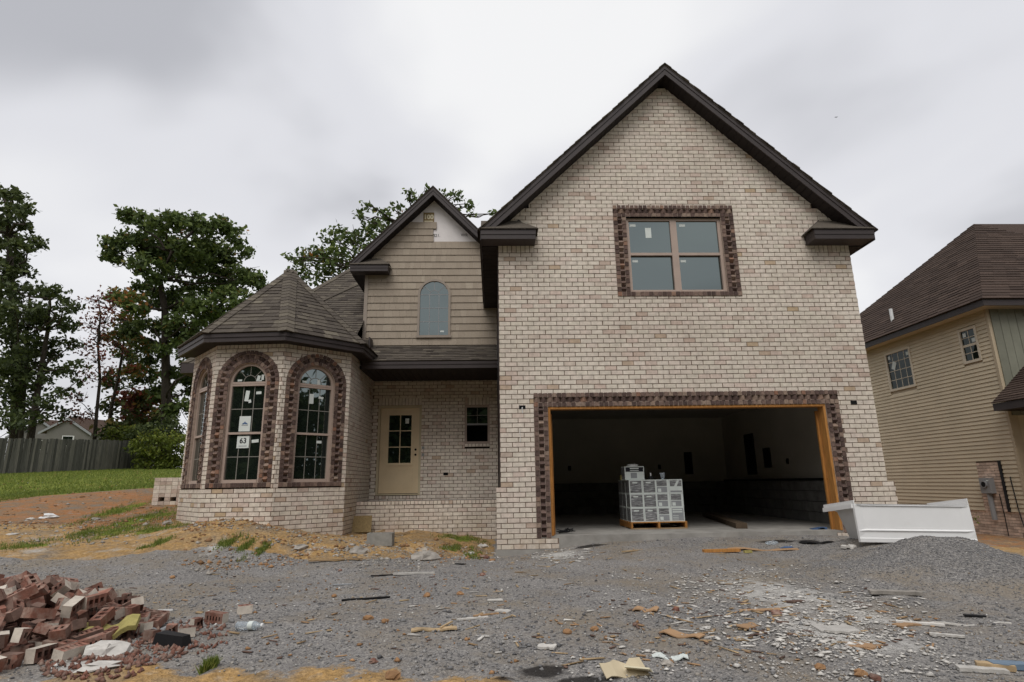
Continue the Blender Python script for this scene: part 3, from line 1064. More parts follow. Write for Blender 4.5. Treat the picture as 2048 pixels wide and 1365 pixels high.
def brick_corners(rec):
    p, (bl, br, tr, tl, z0, z1, d0), full = rec
    d = d0 + random.uniform(-.0015, .003)
    e = .03
    j = lambda: random.uniform(-.0016, .0016)
    f = [p.P(bl + j(), z0 + j(), d), p.P(br + j(), z0 + j(), d), p.P(br, z0, d - e), p.P(bl, z0, d - e),
         p.P(tl + j(), z1 + j(), d), p.P(tr + j(), z1 + j(), d), p.P(tr, z1, d - e), p.P(tl, z1, d - e)]
    return f


def brick_tone():
    r = random.random()
    if r < .86:
        return random.uniform(.3, .78)
    if r < .93:
        return random.uniform(.8, .95)
    if r < .97:
        return random.uniform(.05, .3)
    return random.uniform(.95, 1)


def size_at(p):
    x, y, z = px_of(p)
    vis = (-20 < x < 2068 and -20 < y < 1385)
    return (F_PX / z) if vis and z > 0 else 0


# the 300 pale bricks that show largest: whole bricks of the garage front, seen straight on
full_front = [i for i, r_ in enumerate(BRICKS) if r_[2] and r_[0] is pf]
full_front.sort(key=lambda i: -size_at(BRICKS[i][0].P(BRICKS[i][1][0], BRICKS[i][1][4])))
single = set(full_front[:300])
variants = []
for t in (.06, .2, .33, .4, .46, .52, .58, .64, .7, .76, .84, .9, .97):
    mb = MB()
    w, h = BL - JT, CS - JT
    j = lambda: random.uniform(-.0018, .0018)
    mb.hexa([(-w / 2 + j(), 0, -h / 2 + j()), (w / 2 + j(), 0, -h / 2 + j()), (w / 2, .03, -h / 2), (-w / 2, .03, -h / 2),
             (-w / 2 + j(), 0, h / 2 + j()), (w / 2 + j(), 0, h / 2 + j()), (w / 2, .03, h / 2), (-w / 2, .03, h / 2)], t)
    variants.append(mb.mesh('brick', 'brick_cream'))
wts = [1, 2, 6, 9, 11, 12, 12, 11, 10, 8, 3, 2, .7]
mass = MB()
for i, rec in enumerate(BRICKS):
    if i in single:
        p, (bl, br, tr, tl, z0, z1, d0), _ = rec
        o = bpy.data.objects.new('brick', random.choices(variants, wts)[0])
        o.location = tuple(p.P((bl + br) / 2, (z0 + z1) / 2, random.uniform(-.001, .003)))
        o.parent = gable_wall
        COL.objects.link(o)
    else:
        mass.hexa(brick_corners(rec), brick_tone(), skip=(4,))
mass.build('brickwork', 'brick_cream', HOUSE, kind='stuff')

TRIMS.sort(key=lambda t: -size_at(t[0]))
tmass = MB()
for i, (c, a, b, d) in enumerate(TRIMS):
    if i < 300:
        mb = MB()
        mb.obox((0, 0, 0), a, b, d, random.random())
        o = mb.build('trim_brick', 'brick_dark', HOUSE)
        o.location = tuple(c)
    else:
        tmass.obox(c, a, b, d, random.random())
tmass.build('trim_brickwork', 'brick_dark', HOUSE, kind='stuff')

# --- concrete: garage slab, footing, porch floor
m = MB()
m.box(.05, 6.45, .02, 6.7, -.25, .198, .5)
m.build('garage_slab', 'concrete', HOUSE)
m = MB()
m.box(-.09, .95, -.02, .3, -.35, -.001, .4)
m.build('footing', 'concrete', HOUSE)
for bx in ((-3.0, 0.0, PY - .03, PY + .3, -.5, -.101), (5.5, 6.6, -.02, .3, -.35, -.001)):
    m = MB()
    m.box(*bx, .4)
    m.build('footing', 'concrete', HOUSE)
m = MB()
m.box(-3.0, -.003, PY + .09, DY, .3, .69)
m.build('porch_floor', 'concrete', HOUSE)

# --- garage timber frame
for nm, bx in (('door_jamb', (GX0 + .002, GX0 + .042, .012, .19, .2, GZ1 - .04)), ('door_jamb', (GX1 - .042, GX1 - .002, .012, .19, .2, GZ1 - .04)),
               ('door_header', (GX0 + .002, GX1 - .002, .012, .19, GZ1 - .04, GZ1 - .002))):
    m = MB()
    m.box(*bx, random.random())
    m.build(nm, 'pine', HOUSE)
for x0, x1 in ((GX0 + .044, GX0 + .082), (GX1 - .085, GX1 - .044)):
    m = MB()
    m.box(x0, x1, .192, .23, .2, GZ1 - .1, random.random())
    m.build('door_stop', 'pine', HOUSE)

# --- garage interior
m = MB()
m.box(.10, .14, .11, 6.5, .9, 2.75)
m.box(.10, 6.40, 6.46, 6.5, 1.0, 2.75)
m.box(6.36, 6.40, .11, 6.46, .9, 2.75)
m.box(.10, 6.40, .11, 6.5, 2.75, 2.80)
m.box(.14, GX0, .11, .14, .2, 2.75)
m.box(GX1, 6.36, .11, .14, .2, 2.75)
m.box(GX0, GX1, .11, .14, GZ1, 2.75)
m.build('garage_drywall', 'drywall', HOUSE)
m = MB()
for yy in np.arange(.15, 6.4, .4):
    for r in range(4):
        y0 = yy + (.2 if r % 2 else 0)
        m.box(6.22, 6.40, y0, min(6.46, y0 + .39), .2 + r * .2, .39 + r * .2, random.random())
for xx in np.arange(.15, 6.2, .4):
    for r in range(4):
        x0 = xx + (.2 if r % 2 else 0)
        m.box(x0, min(6.22, x0 + .39), 6.30, 6.46, .2 + r * .2, .39 + r * .2, random.random())
m.box(.13, .2, .15, 6.3, .2, 1.0)
m.build('block_footing_wall', 'block_wall', HOUSE)
m = MB()
m.box(6.20, 6.38, .15, 6.3, .998, 1.04)
m.build('sill_plate', 'void', HOUSE)
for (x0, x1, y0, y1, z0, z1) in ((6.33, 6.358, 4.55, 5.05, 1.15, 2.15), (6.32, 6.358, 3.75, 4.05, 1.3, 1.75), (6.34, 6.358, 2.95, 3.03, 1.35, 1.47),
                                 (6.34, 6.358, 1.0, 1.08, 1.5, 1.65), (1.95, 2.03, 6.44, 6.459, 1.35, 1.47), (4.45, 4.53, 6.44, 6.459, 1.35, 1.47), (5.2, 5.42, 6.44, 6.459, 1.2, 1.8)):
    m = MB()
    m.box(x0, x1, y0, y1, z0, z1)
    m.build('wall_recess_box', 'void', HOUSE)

# --- upper part of the shell: side walls and interior blocking so that nothing shows daylight
m = MB()
m.box(0.012, .05, .101, 9.0, -.2, 5.45)
m.build('side_wall', 'house_wrap_brown', HOUSE)
m = MB()
m.box(6.45, 6.488, .101, 9.0, -.2, 5.45)
m.build('side_wall', 'house_wrap_brown', HOUSE)
m = MB()
m.prism([(0.05, 1.2, 2.81), (6.45, 1.2, 2.81), (6.45, 1.2, 5.2), (AX, 1.2, 8.3), (.05, 1.2, 5.2)], (0, .05, 0))
m.build('partition', 'void', HOUSE)
for bx in ((-6.0, -3.1, 3.2, 3.25, .3, 3.7), (-3.0, -.02, DY + .6, DY + .65, .3, 3.48), (-6.3, -3.0, 4.55, 4.6, .1, 3.75), (-3.1, -.0, 9.0, 9.05, .1, 4.4),
           (0, 6.5, 8.96, 9.0, -.2, 5.4), (-3.05, -3.0, 4.2, 4.85, .1, 3.7)):
    m = MB()
    m.box(*bx)
    m.build('partition', 'void', HOUSE)
m = MB()
m.box(-.012, .011, .02, .10, 12 * CS, 5.2)
m.build('corner_trim', 'fascia', HOUSE)

# ------------------------------------------------------------------ roofs
SHINGLES = []


def shingle_plane(p0, udir, up, width_fn, rows, expo=.143, th=.009, tone_shift=0.0):
    """p0 = lower-left eave point, udir = along the eave, up = unit vector up the slope; width_fn(t)->(s0,s1)"""
    p0, udir, up = np.asarray(p0, float), np.asarray(udir, float), np.asarray(up, float)
    nrm = np.cross(udir, up)
    nrm /= np.linalg.norm(nrm)
    if nrm[2] < 0:
        nrm = -nrm
    for r in range(rows):
        t0, t1 = r * expo, (r + 1) * expo + .02
        a0, b0 = width_fn(r * expo)
        a1, b1 = width_fn((r + 1) * expo)
        if b0 - a0 < .02:
            break
        s = a0 - random.uniform(0, .25)
        while s < b0:
            w = random.choice((.14, .17, .2, .24, .3))
            e = s + w
            l0, r0 = max(s, a0), min(e, b0)
            l1, r1 = max(s, a1), min(e, b1)
            s = e
            if r0 - l0 < .01:
                continue
            r1 = max(r1, l1) if l1 < r0 + .2 else l1
            if r1 < l1:
                r1 = l1 = (l0 + r0) / 2
            hi = th + (.006 if random.random() < .45 else 0)
            f = lambda q, t, d: p0 + udir * q + up * t + nrm * d
            SHINGLES.append(([f(l0, t0, 0), f(r0, t0, 0), f(r1, t1, -.004), f(l1, t1, -.004),
                              f(l0, t0, hi + .004), f(r0, t0, hi + .004), f(r1, t1, .001), f(l1, t1, .001)], min(1, max(0, random.gauss(.45 + tone_shift, .2)))))


def cap_line(p, q, w=.14, step=.145, name='hip_cap', out=None, sides=None, base=.012):
    """ridge or hip cap shingles along p->q; sides = two directions running down the roof on either side"""
    p, q = np.asarray(p, float), np.asarray(q, float)
    L = np.linalg.norm(q - p)
    t = (q - p) / L
    a, b = (np.asarray(s, float) / np.linalg.norm(s) for s in sides)
    up = KZ - t * (KZ @ t)
    up /= np.linalg.norm(up)
    n = int(L / step)
    for k in range(n):
        c0 = p + t * k * step + up * (base + .014)
        c1 = p + t * min(L, (k + 1.25) * step) + up * (base + .002)
        m = MB()
        tn = random.gauss(.62, .16)
        for s_ in (a, b):
            m.hexa([c0, c0 + s_ * w, c1 + s_ * w, c1, c0 + up * .012, c0 + s_ * w + up * .012, c1 + s_ * w + up * .012, c1 + up * .012], tn)
        m.build(name, 'shingle', HOUSE)


# garage gable roof (ridge runs back)
GY0, GY1 = -.30, 9.3
EX0, EX1 = -.31, 6.80


def zs(x):
    return AZ - ASL * abs(x - AX)


m = MB()
for x0, x1 in ((EX0 - .03, AX), (AX, EX1 + .03)):
    m.hexa([(x0, GY0 - .02, zs(x0) + .195), (x1, GY0 - .02, zs(x1) + .195), (x1, GY1, zs(x1) + .195), (x0, GY1, zs(x0) + .195),
            (x0, GY0 - .02, zs(x0) + .225), (x1, GY0 - .02, zs(x1) + .225), (x1, GY1, zs(x1) + .225), (x0, GY1, zs(x0) + .225)], .3)
m.build('garage_roof', 'shingle', HOUSE)
# ragged shingle edge along the rake
m = MB()
for sgn in (-1, 1):
    n = 34
    for k in range(n):
        xa = AX + sgn * (3.6) * k / n
        xb = AX + sgn * (3.6) * (k + 1.15) / n
        o1 = random.uniform(.03, .055)
        za, zb_ = zs(xa) + .226, zs(xb) + .226
        q = [(xa, GY0 - o1, za), (xb, GY0 - o1, zb_), (xb, GY0 + .5, zb_), (xa, GY0 + .5, za)]
        if sgn < 0:
            q = q[::-1]
        m.hexa(q + [(x, y, z + (.010 if i in ((0, 3) if sgn > 0 else (3, 0)) else .024)) for i, (x, y, z) in enumerate(q)], random.random())
m.build('rake_shingle_edge', 'shingle', HOUSE)
for sgn in (-1, 1):
    xa, xb = AX, (EX0 if sgn < 0 else EX1)
    for nm, h0, h1, y0 in (('rake_board', .0, .115, GY0), ('rake_board', .117, .196, GY0 - .012)):
        m = MB()
        lo, hi = (xb, xa) if xb < xa else (xa, xb)
        m.hexa([(lo, y0, zs(lo) + h0), (hi, y0, zs(hi) + h0), (hi, GY0 + .02, zs(hi) + h0), (lo, GY0 + .02, zs(lo) + h0),
                (lo, y0, zs(lo) + h1), (hi, y0, zs(hi) + h1), (hi, GY0 + .02, zs(hi) + h1), (lo, GY0 + .02, zs(lo) + h1)], .5)
        m.build(nm, 'fascia', HOUSE)
    # rake soffit, grooved panels
    m = MB()
    n = 36
    for k in range(n):
        p0 = xa + (xb - xa) * k / n
        p1 = xa + (xb - xa) * (k + .93) / n
        lo, hi = min(p0, p1), max(p0, p1)
        m.hexa([(lo, GY0 + .02, zs(lo)), (hi, GY0 + .02, zs(hi)), (hi, .1, zs(hi)), (lo, .1, zs(lo)),
                (lo, GY0 + .02, zs(lo) + .012), (hi, GY0 + .02, zs(hi) + .012), (hi, .1, zs(hi) + .012), (lo, .1, zs(lo) + .012)], random.random())
    lo, hi = min(xa, xb), max(xa, xb)
    m.hexa([(lo, GY0 + .02, zs(lo) + .02), (hi, GY0 + .02, zs(hi) + .02), (hi, .1, zs(hi) + .02), (lo, .1, zs(lo) + .02),
            (lo, GY0 + .02, zs(lo) + .19), (hi, GY0 + .02, zs(hi) + .19), (hi, .1, zs(hi) + .19), (lo, .1, zs(lo) + .19)], .1)
    m.build('rake_soffit', 'soffit', HOUSE)
# side eaves
for x0, x1, fx in ((EX0, 0.01, EX0), (6.49, EX1, EX1)):
    m = MB()
    for k in range(46):
        y = .02 + k * .2
        m.box(x0 + .02, x1, y, y + .19, 5.205, 5.217, random.random())
    m.build('eave_soffit', 'soffit', HOUSE)
    m = MB()
    m.box(fx - .01 if fx < 0 else fx - .014, fx + .014 if fx < 0 else fx + .01, GY0, GY1, 5.2, 5.40)
    m.build('eave_fascia', 'fascia', HOUSE)
# gable returns
for sgn, xo, xi in ((-1, EX0, .66), (1, EX1, 5.69)):
    lo, hi = min(xo, xi), max(xo, xi)
    m = MB()
    m.box(lo + .004, hi, GY0 - .016, .012, 5.218, 5.30)
    m.box(lo + .002, hi + .004 if sgn < 0 else hi - .002, GY0 - .026, .011, 5.302, 5.395)
    m.build('return_box', 'fascia', HOUSE)
    m = MB()
    e = xi + (.05 if sgn < 0 else -.05)
    r_ = xi + (-.30 if sgn < 0 else .30)
    A, B, C_, D, E_ = (xo, GY0 - .05, 5.40), (e, GY0 - .05, 5.40), (e, .0, 5.40), (r_, .0, 5.70), (xo, .0, 5.70)
    for f in ([A, B, D, E_], [B, C_, D]):
        m.poly(f, .55)
        m.poly([(x, y, z + .014) for x, y, z in f], .55)
    m.poly([A, B, (B[0], B[1], B[2] + .014), (A[0], A[1], A[2] + .014)], .3)
    m.poly([B, C_, (C_[0], C_[1], C_[2] + .014), (B[0], B[1], B[2] + .014)], .3)
    m.build('return_roof', 'shingle', HOUSE)
    m = MB()
    d = .012
    m.obox(((e + r_) / 2, -.01, 5.56), ((r_ - e) / 2, 0, .15), (0, .02, 0), (.012, 0, .02), .4)
    m.build('flashing', 'fascia', HOUSE)

# dormer gable (shake siding) between bay and garage
VY, VX, VZ, VSL = 3.8, -1.575, 8.10, 1.035
VX0 = -3.2


def zv(x):
    return VZ - VSL * abs(x - VX)


VZB = 4.285
m = MB()
m.poly([(VX0, VY + .02, VZB - .3), (.0, VY + .02, VZB - .3), (.0, VY + .02, zv(0)), (VX, VY + .02, VZ), (VX0, VY + .02, zv(VX0))], .5)
m.poly([(VX0, VY + .1, VZB - .3), (.0, VY + .1, VZB - .3), (.0, VY + .1, zv(0)), (VX, VY + .1, VZ), (VX0, VY + .1, zv(VX0))], .5)
m.poly([(VX0, VY + .02, VZB - .3), (VX0, VY + .02, zv(VX0)), (VX0, 8, zv(VX0)), (VX0, 8, VZB - .3)], .5)
sheath = m.build('wall_wrap', 'wrap_white', HOUSE)
WAX, WAW, WAZ0, WAH = -1.525, .345, 4.525, 1.03        # arched window: centre, half width, sill, height to spring
SH = 0.178
row = 0
z = VZB
while z < VZ - .05:
    zt = z + SH
    half = (VZ - z) / VSL
    halft = (VZ - zt) / VSL
    x0, x1 = max(VX0 + .05, VX - half), min(0, VX + half)
    x0t, x1t = max(VX0 + .05, VX - halft), min(0, VX + halft)
    # unfinished upper right: house wrap still bare
    lim = None
    zr = z - VZB
    if z > 6.78:
        lim = -1.60 + (.10 if 7.15 < z < 7.45 else .03) * (1 if row % 2 else .6)
    if z > 7.46:
        break
    m, m2 = MB(), MB()
    s = x0 - random.uniform(0, .12)
    xend = min(x1, lim) if lim is not None else x1
    while s < xend:
        w = random.choice((.09, .12, .14, .17, .21))
        a, b = max(s, x0), min(s + w - .0022, xend)
        s += w
        if b - a < .012:
            continue
        at, bt = max(a, x0t), min(b, x1t)
        bt = max(bt, at)
        segs = [(a, b)]
        # cut around the window
        wz0, wz1 = WAZ0 - .06, WAZ0 + WAH + WAW + .06
        if zt > wz0 and z < wz1:
            if zt <= WAZ0 + WAH:
                hw = WAW + .05
            else:
                hh = max(0.0, zt - .05 - (WAZ0 + WAH))
                hw = math.sqrt(max(0, (WAW + .05) ** 2 - hh * hh))
            if z < wz0 - .03 and False:
                hw = 0
            segs = sub_iv(segs, WAX - hw, WAX + hw)
        for (a_, b_) in segs:
            if b_ - a_ < .008:
                continue
            at_, bt_ = max(a_, x0t), min(b_, x1t)
            if bt_ < at_:
                at_ = bt_ = min(max((a_ + b_) / 2, x0t), x1t)
            tn = random.gauss(.5, .13)
            (m2 if (zt > WAZ0 - .06 and z < WAZ0 + WAH + WAW and a_ > WAX) else m).hexa([(a_, VY - .022, z), (b_, VY - .022, z), (b_, VY + .012, z), (a_, VY + .012, z),
                    (at_, VY - .004, zt + .008), (bt_, VY - .004, zt + .008), (bt_, VY + .012, zt + .008), (at_, VY + .012, zt + .008)], min(1, max(0, tn)))
    m.build('siding_course', 'shake_siding', HOUSE)
    if m2.v:
        m2.build('siding_course', 'shake_siding', HOUSE)
    z = zt
    row += 1
m = MB()
m.box(VX0 - .03, VX0 + .055, VY - .03, VY + .02, VZB, 6.2)
m.build('corner_post', 'siding_trim', HOUSE)
# OSB patch with number
m = MB()
m.box(-1.84, -1.57, VY - .004, VY + .018, 7.49, 7.76, .5)
osb = m.build('osb_patch', 'osb', HOUSE)
text_mesh('osb_number', '100', .165, 'paint_cream', (-1.705, VY - .008, 7.63), (1, 0, 0), (0, 0, 1), (0, -1, 0), osb, bold=.008)
m = MB()
m.box(-1.81, -1.60, VY - .007, VY - .0045, 7.505, 7.53)
m.build('paint_stroke', 'paint_cream', osb)
text_mesh('wrap_print', '821.', .11, 'ink', (-1.50, VY + .014, 7.135), (1, 0, 0), (0, 0, 1), (0, -1, 0), sheath)
text_mesh('wrap_print', 'WR', .11, 'ink', (-.80, VY + .014, 7.145), (1, 0, 0), (0, 0, 1), (0, -1, 0), sheath)

VRY0, VRY1 = 3.5, 8.5
VEL, VER = -3.54, .45
m = MB()
for x0, x1 in ((VEL - .02, VX), (VX, VER)):
    m.hexa([(x0, VRY0 - .02, zv(x0) + .195), (x1, VRY0 - .02, zv(x1) + .195), (x1, VRY1, zv(x1) + .195), (x0, VRY1, zv(x0) + .195),
            (x0, VRY0 - .04, zv(x0) + .24), (x1, VRY0 - .04, zv(x1) + .24), (x1, VRY1, zv(x1) + .24), (x0, VRY1, zv(x0) + .24)], .3)
m.build('dormer_roof', 'shingle', HOUSE)
for sgn, xb in ((-1, VEL), (1, VER)):
    xa = VX
    lo, hi = min(xa, xb), max(xa, xb)
    for h0, h1, y0 in ((.0, .115, VRY0), (.117, .196, VRY0 - .012)):
        m = MB()
        m.hexa([(lo, y0, zv(lo) + h0), (hi, y0, zv(hi) + h0), (hi, VRY0 + .02, zv(hi) + h0), (lo, VRY0 + .02, zv(lo) + h0),
                (lo, y0, zv(lo) + h1), (hi, y0, zv(hi) + h1), (hi, VRY0 + .02, zv(hi) + h1), (lo, VRY0 + .02, zv(lo) + h1)], .5)
        m.build('rake_board', 'fascia', HOUSE)
    m = MB()
    n = 20
    for k in range(n):
        p0 = xa + (xb - xa) * k / n
        p1 = xa + (xb - xa) * (k + .93) / n
        l_, h_ = min(p0, p1), max(p0, p1)
        m.hexa([(l_, VRY0 + .02, zv(l_)), (h_, VRY0 + .02, zv(h_)), (h_, VY + .01, zv(h_)), (l_, VY + .01, zv(l_)),
                (l_, VRY0 + .02, zv(l_) + .19), (h_, VRY0 + .02, zv(h_) + .19), (h_, VY + .01, zv(h_) + .19), (l_, VY + .01, zv(l_) + .19)], random.random())
    m.build('rake_soffit', 'soffit', HOUSE)
m = MB()
m.box(VEL + .003, -2.63, VRY0 - .016, VY - .03, 6.065, 6.14)
m.box(VEL + .001, -2.625, VRY0 - .026, VY - .031, 6.142, 6.235)
m.build('return_box', 'fascia', HOUSE)
m = MB()
m.box(VEL, VX0 + .0, VY - .03, 8.2, 6.065, 6.075)
m.box(VEL - .008, VEL + .012, VY - .03, 8.2, 6.06, 6.24)
m.build('eave_soffit', 'soffit', HOUSE)
m = MB()
A, B, C_, D, E_ = (VEL, VRY0 - .05, 6.24), (-2.585, VRY0 - .05, 6.24), (-2.585, VY - .03, 6.24), (-2.88, VY - .03, 6.50), (VEL, VY - .03, 6.50)
m.poly([A, B, D, E_], .55)
m.poly([B, C_, D], .4)
m.poly([A, B, (B[0], B[1], 6.225), (A[0], A[1], 6.225)], .2)
m.build('return_roof', 'shingle', HOUSE)

# porch roof
PEY, PEZ, PSL = 2.62, 3.665, .52
m = MB()
zt_ = PEZ + (VY - PEY) * PSL
m.hexa([(-3.0, PEY, PEZ - .03), (-.004, PEY, PEZ - .03), (-.004, VY + .02, zt_ - .03), (-3.0, VY + .02, zt_ - .03),
        (-3.0, PEY, PEZ), (-.004, PEY, PEZ), (-.004, VY + .02, zt_), (-3.0, VY + .02, zt_)], .3)
m.build('porch_roof', 'shingle', HOUSE)
ul = math.hypot(1, PSL)
shingle_plane((-3.0, PEY - .03, PEZ - .012), (1, 0, 0), (0, 1 / ul, PSL / ul), lambda t: (0.0, 2.995), 9)
m = MB()
m.box(-2.95, -.004, PEY - .012, PEY + .012, 3.485, 3.57)
m.box(-2.95, -.004, PEY - .024, PEY + .013, 3.572, PEZ - .03)
m.build('porch_fascia', 'fascia', HOUSE)
m = MB()
for k in range(20):
    x = -2.99 + k * .15
    m.box(x, x + .14, PEY + .014, DY + .05, 3.485, 3.497, random.random())
m.box(-2.995, -.006, PEY + .014, DY + .05, 3.50, 3.55, .1)
m.build('porch_soffit', 'soffit', HOUSE)

# bay roof: octagonal pyramid
BC = np.array([-4.67, 2.72])
APEX = np.array([BC[0], BC[1], 5.80])
ER = [np.array(v) for v in BV] + [np.array([-3.0, 3.2]), np.array([-3.9, 4.2]), np.array([-5.2, 4.2]), np.array([-6.3, 3.4])]
EAV = []
for v in ER:
    d = v - BC
    EAV.append(BC + d * (1 + .335 / np.linalg.norm(d)))
EZ = 3.845
EAV[3] = np.array([-2.73, 1.80])
EAV[4] = np.array([-2.68, 3.05])
m = MB()
me_ = MB()
for k in range(8):
    a, b = EAV[k], EAV[(k + 1) % 8]
    pa, pb = np.array([*a, EZ]), np.array([*b, EZ])
    m.poly([pa, pb, APEX], .35)
    m.poly([pa - KZ * .03, APEX - KZ * .03, pb - KZ * .03], .35)
    m.poly([pa - KZ * .03, pb - KZ * .03, pb, pa], .2)
m.build('bay_roof', 'shingle', HOUSE)
for k in (0, 1, 2, 3):
    a, b = EAV[k], EAV[(k + 1) % 8]
    pa, pb = np.array([*a, EZ]), np.array([*b, EZ])
    L = np.linalg.norm(pb - pa)
    ud = (pb - pa) / L
    fa = (APEX - pa) @ ud
    upv = APEX - pa - ud * fa
    H = np.linalg.norm(upv)
    upv = upv / H
    n0 = np.cross(ud, upv)
    shingle_plane(pa - upv * .025 + n0 * .002, ud, upv, lambda t, L=L, H=H, fa=fa: (fa * max(0, t) / H, L - (L - fa) * max(0, t) / H), int(H / .143) + 1)
for k in (1, 2, 3):
    p = np.array([*EAV[k], EZ])
    a = np.array([*EAV[k - 1], EZ]) - p
    b = np.array([*EAV[k + 1], EZ]) - p
    t = (APEX - p) / np.linalg.norm(APEX - p)
    sa = a - t * (a @ t)
    sb = b - t * (b @ t)
    cap_line(p - t * .03, APEX, .15, .145, 'hip_cap', sides=(sa, sb))
p = np.array([*EAV[0], EZ])
a = np.array([*EAV[7], EZ]) - p
b = np.array([*EAV[1], EZ]) - p
t = (APEX - p) / np.linalg.norm(APEX - p)
cap_line(p, APEX, .15, .145, 'hip_cap', sides=(a - t * (a @ t), b - t * (b @ t)))
# bay fascia and soffit
for k in range(4):
    a, b = EAV[k], EAV[k + 1]
    ia, ib = (BC + (v - BC) * .985 for v in (a, b))
    for z0, z1, g in ((3.665, 3.745, .992), (3.747, 3.828, 1.0)):
        oa, ob = (BC + (v - BC) * g for v in (a, b))
        m = MB()
        m.hexa([(*oa, z0), (*ob, z0), (*(BC + (ob - BC) * .98), z0), (*(BC + (oa - BC) * .98), z0),
                (*oa, z1), (*ob, z1), (*(BC + (ob - BC) * .98), z1), (*(BC + (oa - BC) * .98), z1)], .5)
        m.build('bay_fascia', 'fascia', HOUSE)
m = MB()
for k in range(4):
    a, b = EAV[k], EAV[k + 1]
    g = .99
    oa, ob = BC + (a - BC) * .985, BC + (b - BC) * .985
    i0, i1 = BC + (a - BC) * .7, BC + (b - BC) * .7
    m.hexa([(*oa, 3.668), (*ob, 3.668), (*i1, 3.668), (*i0, 3.668), (*oa, 3.68), (*ob, 3.68), (*i1, 3.68), (*i0, 3.68)], .5)
m.build('bay_soffit', 'soffit', HOUSE)
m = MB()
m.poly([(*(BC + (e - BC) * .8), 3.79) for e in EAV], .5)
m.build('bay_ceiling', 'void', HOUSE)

# main roof behind the bay and dormer
m = MB()
# nearer hip, front slope
H0, H1 = np.array([-6.0, 2.7, 4.05]), np.array([-3.3, 7.0, 7.43])
m.poly([H0, (-3.2, 2.62, 3.99), (-3.2, 7.1, 7.5), H1], .4)
m.poly([H0, H1, (-3.3, 9.0, 7.3), (-6.8, 9.0, 3.9)], .4)
m.poly([(-3.2, 7.1, 7.5), (-3.3, 9.0, 7.3), H1], .4)
m.build('hip_roof', 'shingle', HOUSE)
u2 = math.hypot(1, .783)
cap_line(H0, H1, .15, .145, 'hip_cap', sides=((1, 0, 0), (-.6, .5, -.4)))
shingle_plane((-6.0, 2.62, 3.99), (1, 0, 0), (0, 1 / u2, .783 / u2),
              lambda t: (max(0, (t / u2) * (2.7 / 4.3)), 2.8), 38)
# farther hip
K0, K1 = np.array([-7.3, 3.6, 3.84]), np.array([-4.0, 7.6, 8.05])
m = MB()
m.poly([K0, (-3.0, 3.9, 3.84), (-3.0, 7.8, 8.1), K1], .45)
m.poly([K0, K1, (-4.2, 9.8, 7.6), (-7.3, 10, 3.84)], .4)
m.poly([K1, (-3.0, 7.8, 8.1), (-3.0, 10, 7.4), (-4.2, 9.8, 7.6)], .4)
m.build('hip_roof', 'shingle', HOUSE)
sk = (K1 - K0)
u3 = math.hypot(3.9, 4.2)
shingle_plane((-7.3, 3.6, 3.84), (1, 0, 0), (0, 4.0 / math.hypot(4, 4.21), 4.21 / math.hypot(4, 4.21)),
              lambda t: (t / math.hypot(4, 4.21) * 3.3, 4.3), 38)
cap_line(K0, K1, .15, .145, 'hip_cap', sides=((1, 0, 0), (-.6, .5, -.4)))
m = MB()
m.box(-7.3, -6.3, 3.58, 3.62, 3.62, 3.84)
m.box(-7.32, -7.28, 3.6, 10, 3.62, 3.84)
m.build('eave_fascia', 'fascia', HOUSE)
m = MB()
m.box(-7.28, -6.3, 3.62, 10, 3.62, 3.64)
m.build('eave_soffit', 'soffit', HOUSE)
# ridge hip seen between dormer and garage
Q0, Q1 = np.array([-3.3, 4.05, 5.1]), np.array([.45, 8.15, 10.15])
m = MB()
m.poly([Q0, (1.5, 4.1, 5.1), (1.5, 8.15, 10.15), Q1], .4)
m.poly([Q0, Q1, (.45, 9.6, 9.6), (-3.3, 9.6, 5.1)], .4)
m.poly([(1.5, 4.1, 5.1), (1.5, 9.6, 5.1), (1.5, 9.6, 9.6), (1.5, 8.15, 10.15)], .4)
m.poly([Q1, (1.5, 8.15, 10.15), (1.5, 9.6, 9.6), (.45, 9.6, 9.6)], .4)
m.build('hip_roof', 'shingle', HOUSE)
# small saddle flashing roof beside the dormer corner
m = MB()
m.box(-3.32, -3.0, 3.40, 3.74, 4.10, 4.33, .35)
m.build('saddle_roof', 'shingle', HOUSE)
m = MB()
m.box(-3.0, -2.965, 3.42, 3.75, 4.06, 4.40, .35)
m.build('flashing', 'fascia', HOUSE)

# shingles: the 300 nearest as single pieces, the others joined
SHINGLES.sort(key=lambda s: -size_at(np.mean(s[0], axis=0)))
smass = MB()
for i, (c8, t) in enumerate(SHINGLES):
    if i < 300:
        c = np.mean(c8, axis=0)
        mb = MB()
        mb.hexa([q - c for q in c8], t)
        o = mb.build('shingle', 'shingle', HOUSE)
        o.location = tuple(c)
    else:
        smass.hexa(c8, t)
smass.build('shingles', 'shingle', HOUSE, kind='stuff')

# ------------------------------------------------------------------ windows and doors of the house


def pbox(mb, p, s0, s1, z0, z1, d0, d1, tone=.5, mi=0):
    mb.hexa([p.P(s0, z0, d1), p.P(s1, z0, d1), p.P(s1, z0, d0), p.P(s0, z0, d0), p.P(s0, z1, d1), p.P(s1, z1, d1), p.P(s1, z1, d0), p.P(s0, z1, d0)], tone, mi)


def ppart(name, mat, parent, p, *boxes):
    m = MB()
    for b in boxes:
        pbox(m, p, *b)
    return m.build(name, mat, parent)


def sticker(p, s, z, w, h, d, parent, mat='paper', tilt=0.0):
    c, sn = math.cos(tilt), math.sin(tilt)
    m = MB()
    q = [(s + x * c - y * sn, z + x * sn + y * c) for x, y in ((-w / 2, -h / 2), (w / 2, -h / 2), (w / 2, h / 2), (-w / 2, h / 2))]
    m.hexa([p.P(a, b, d + .003) for a, b in q] + [p.P(a, b, d + .0005) for a, b in q])
    return m.build('sticker', mat, parent)


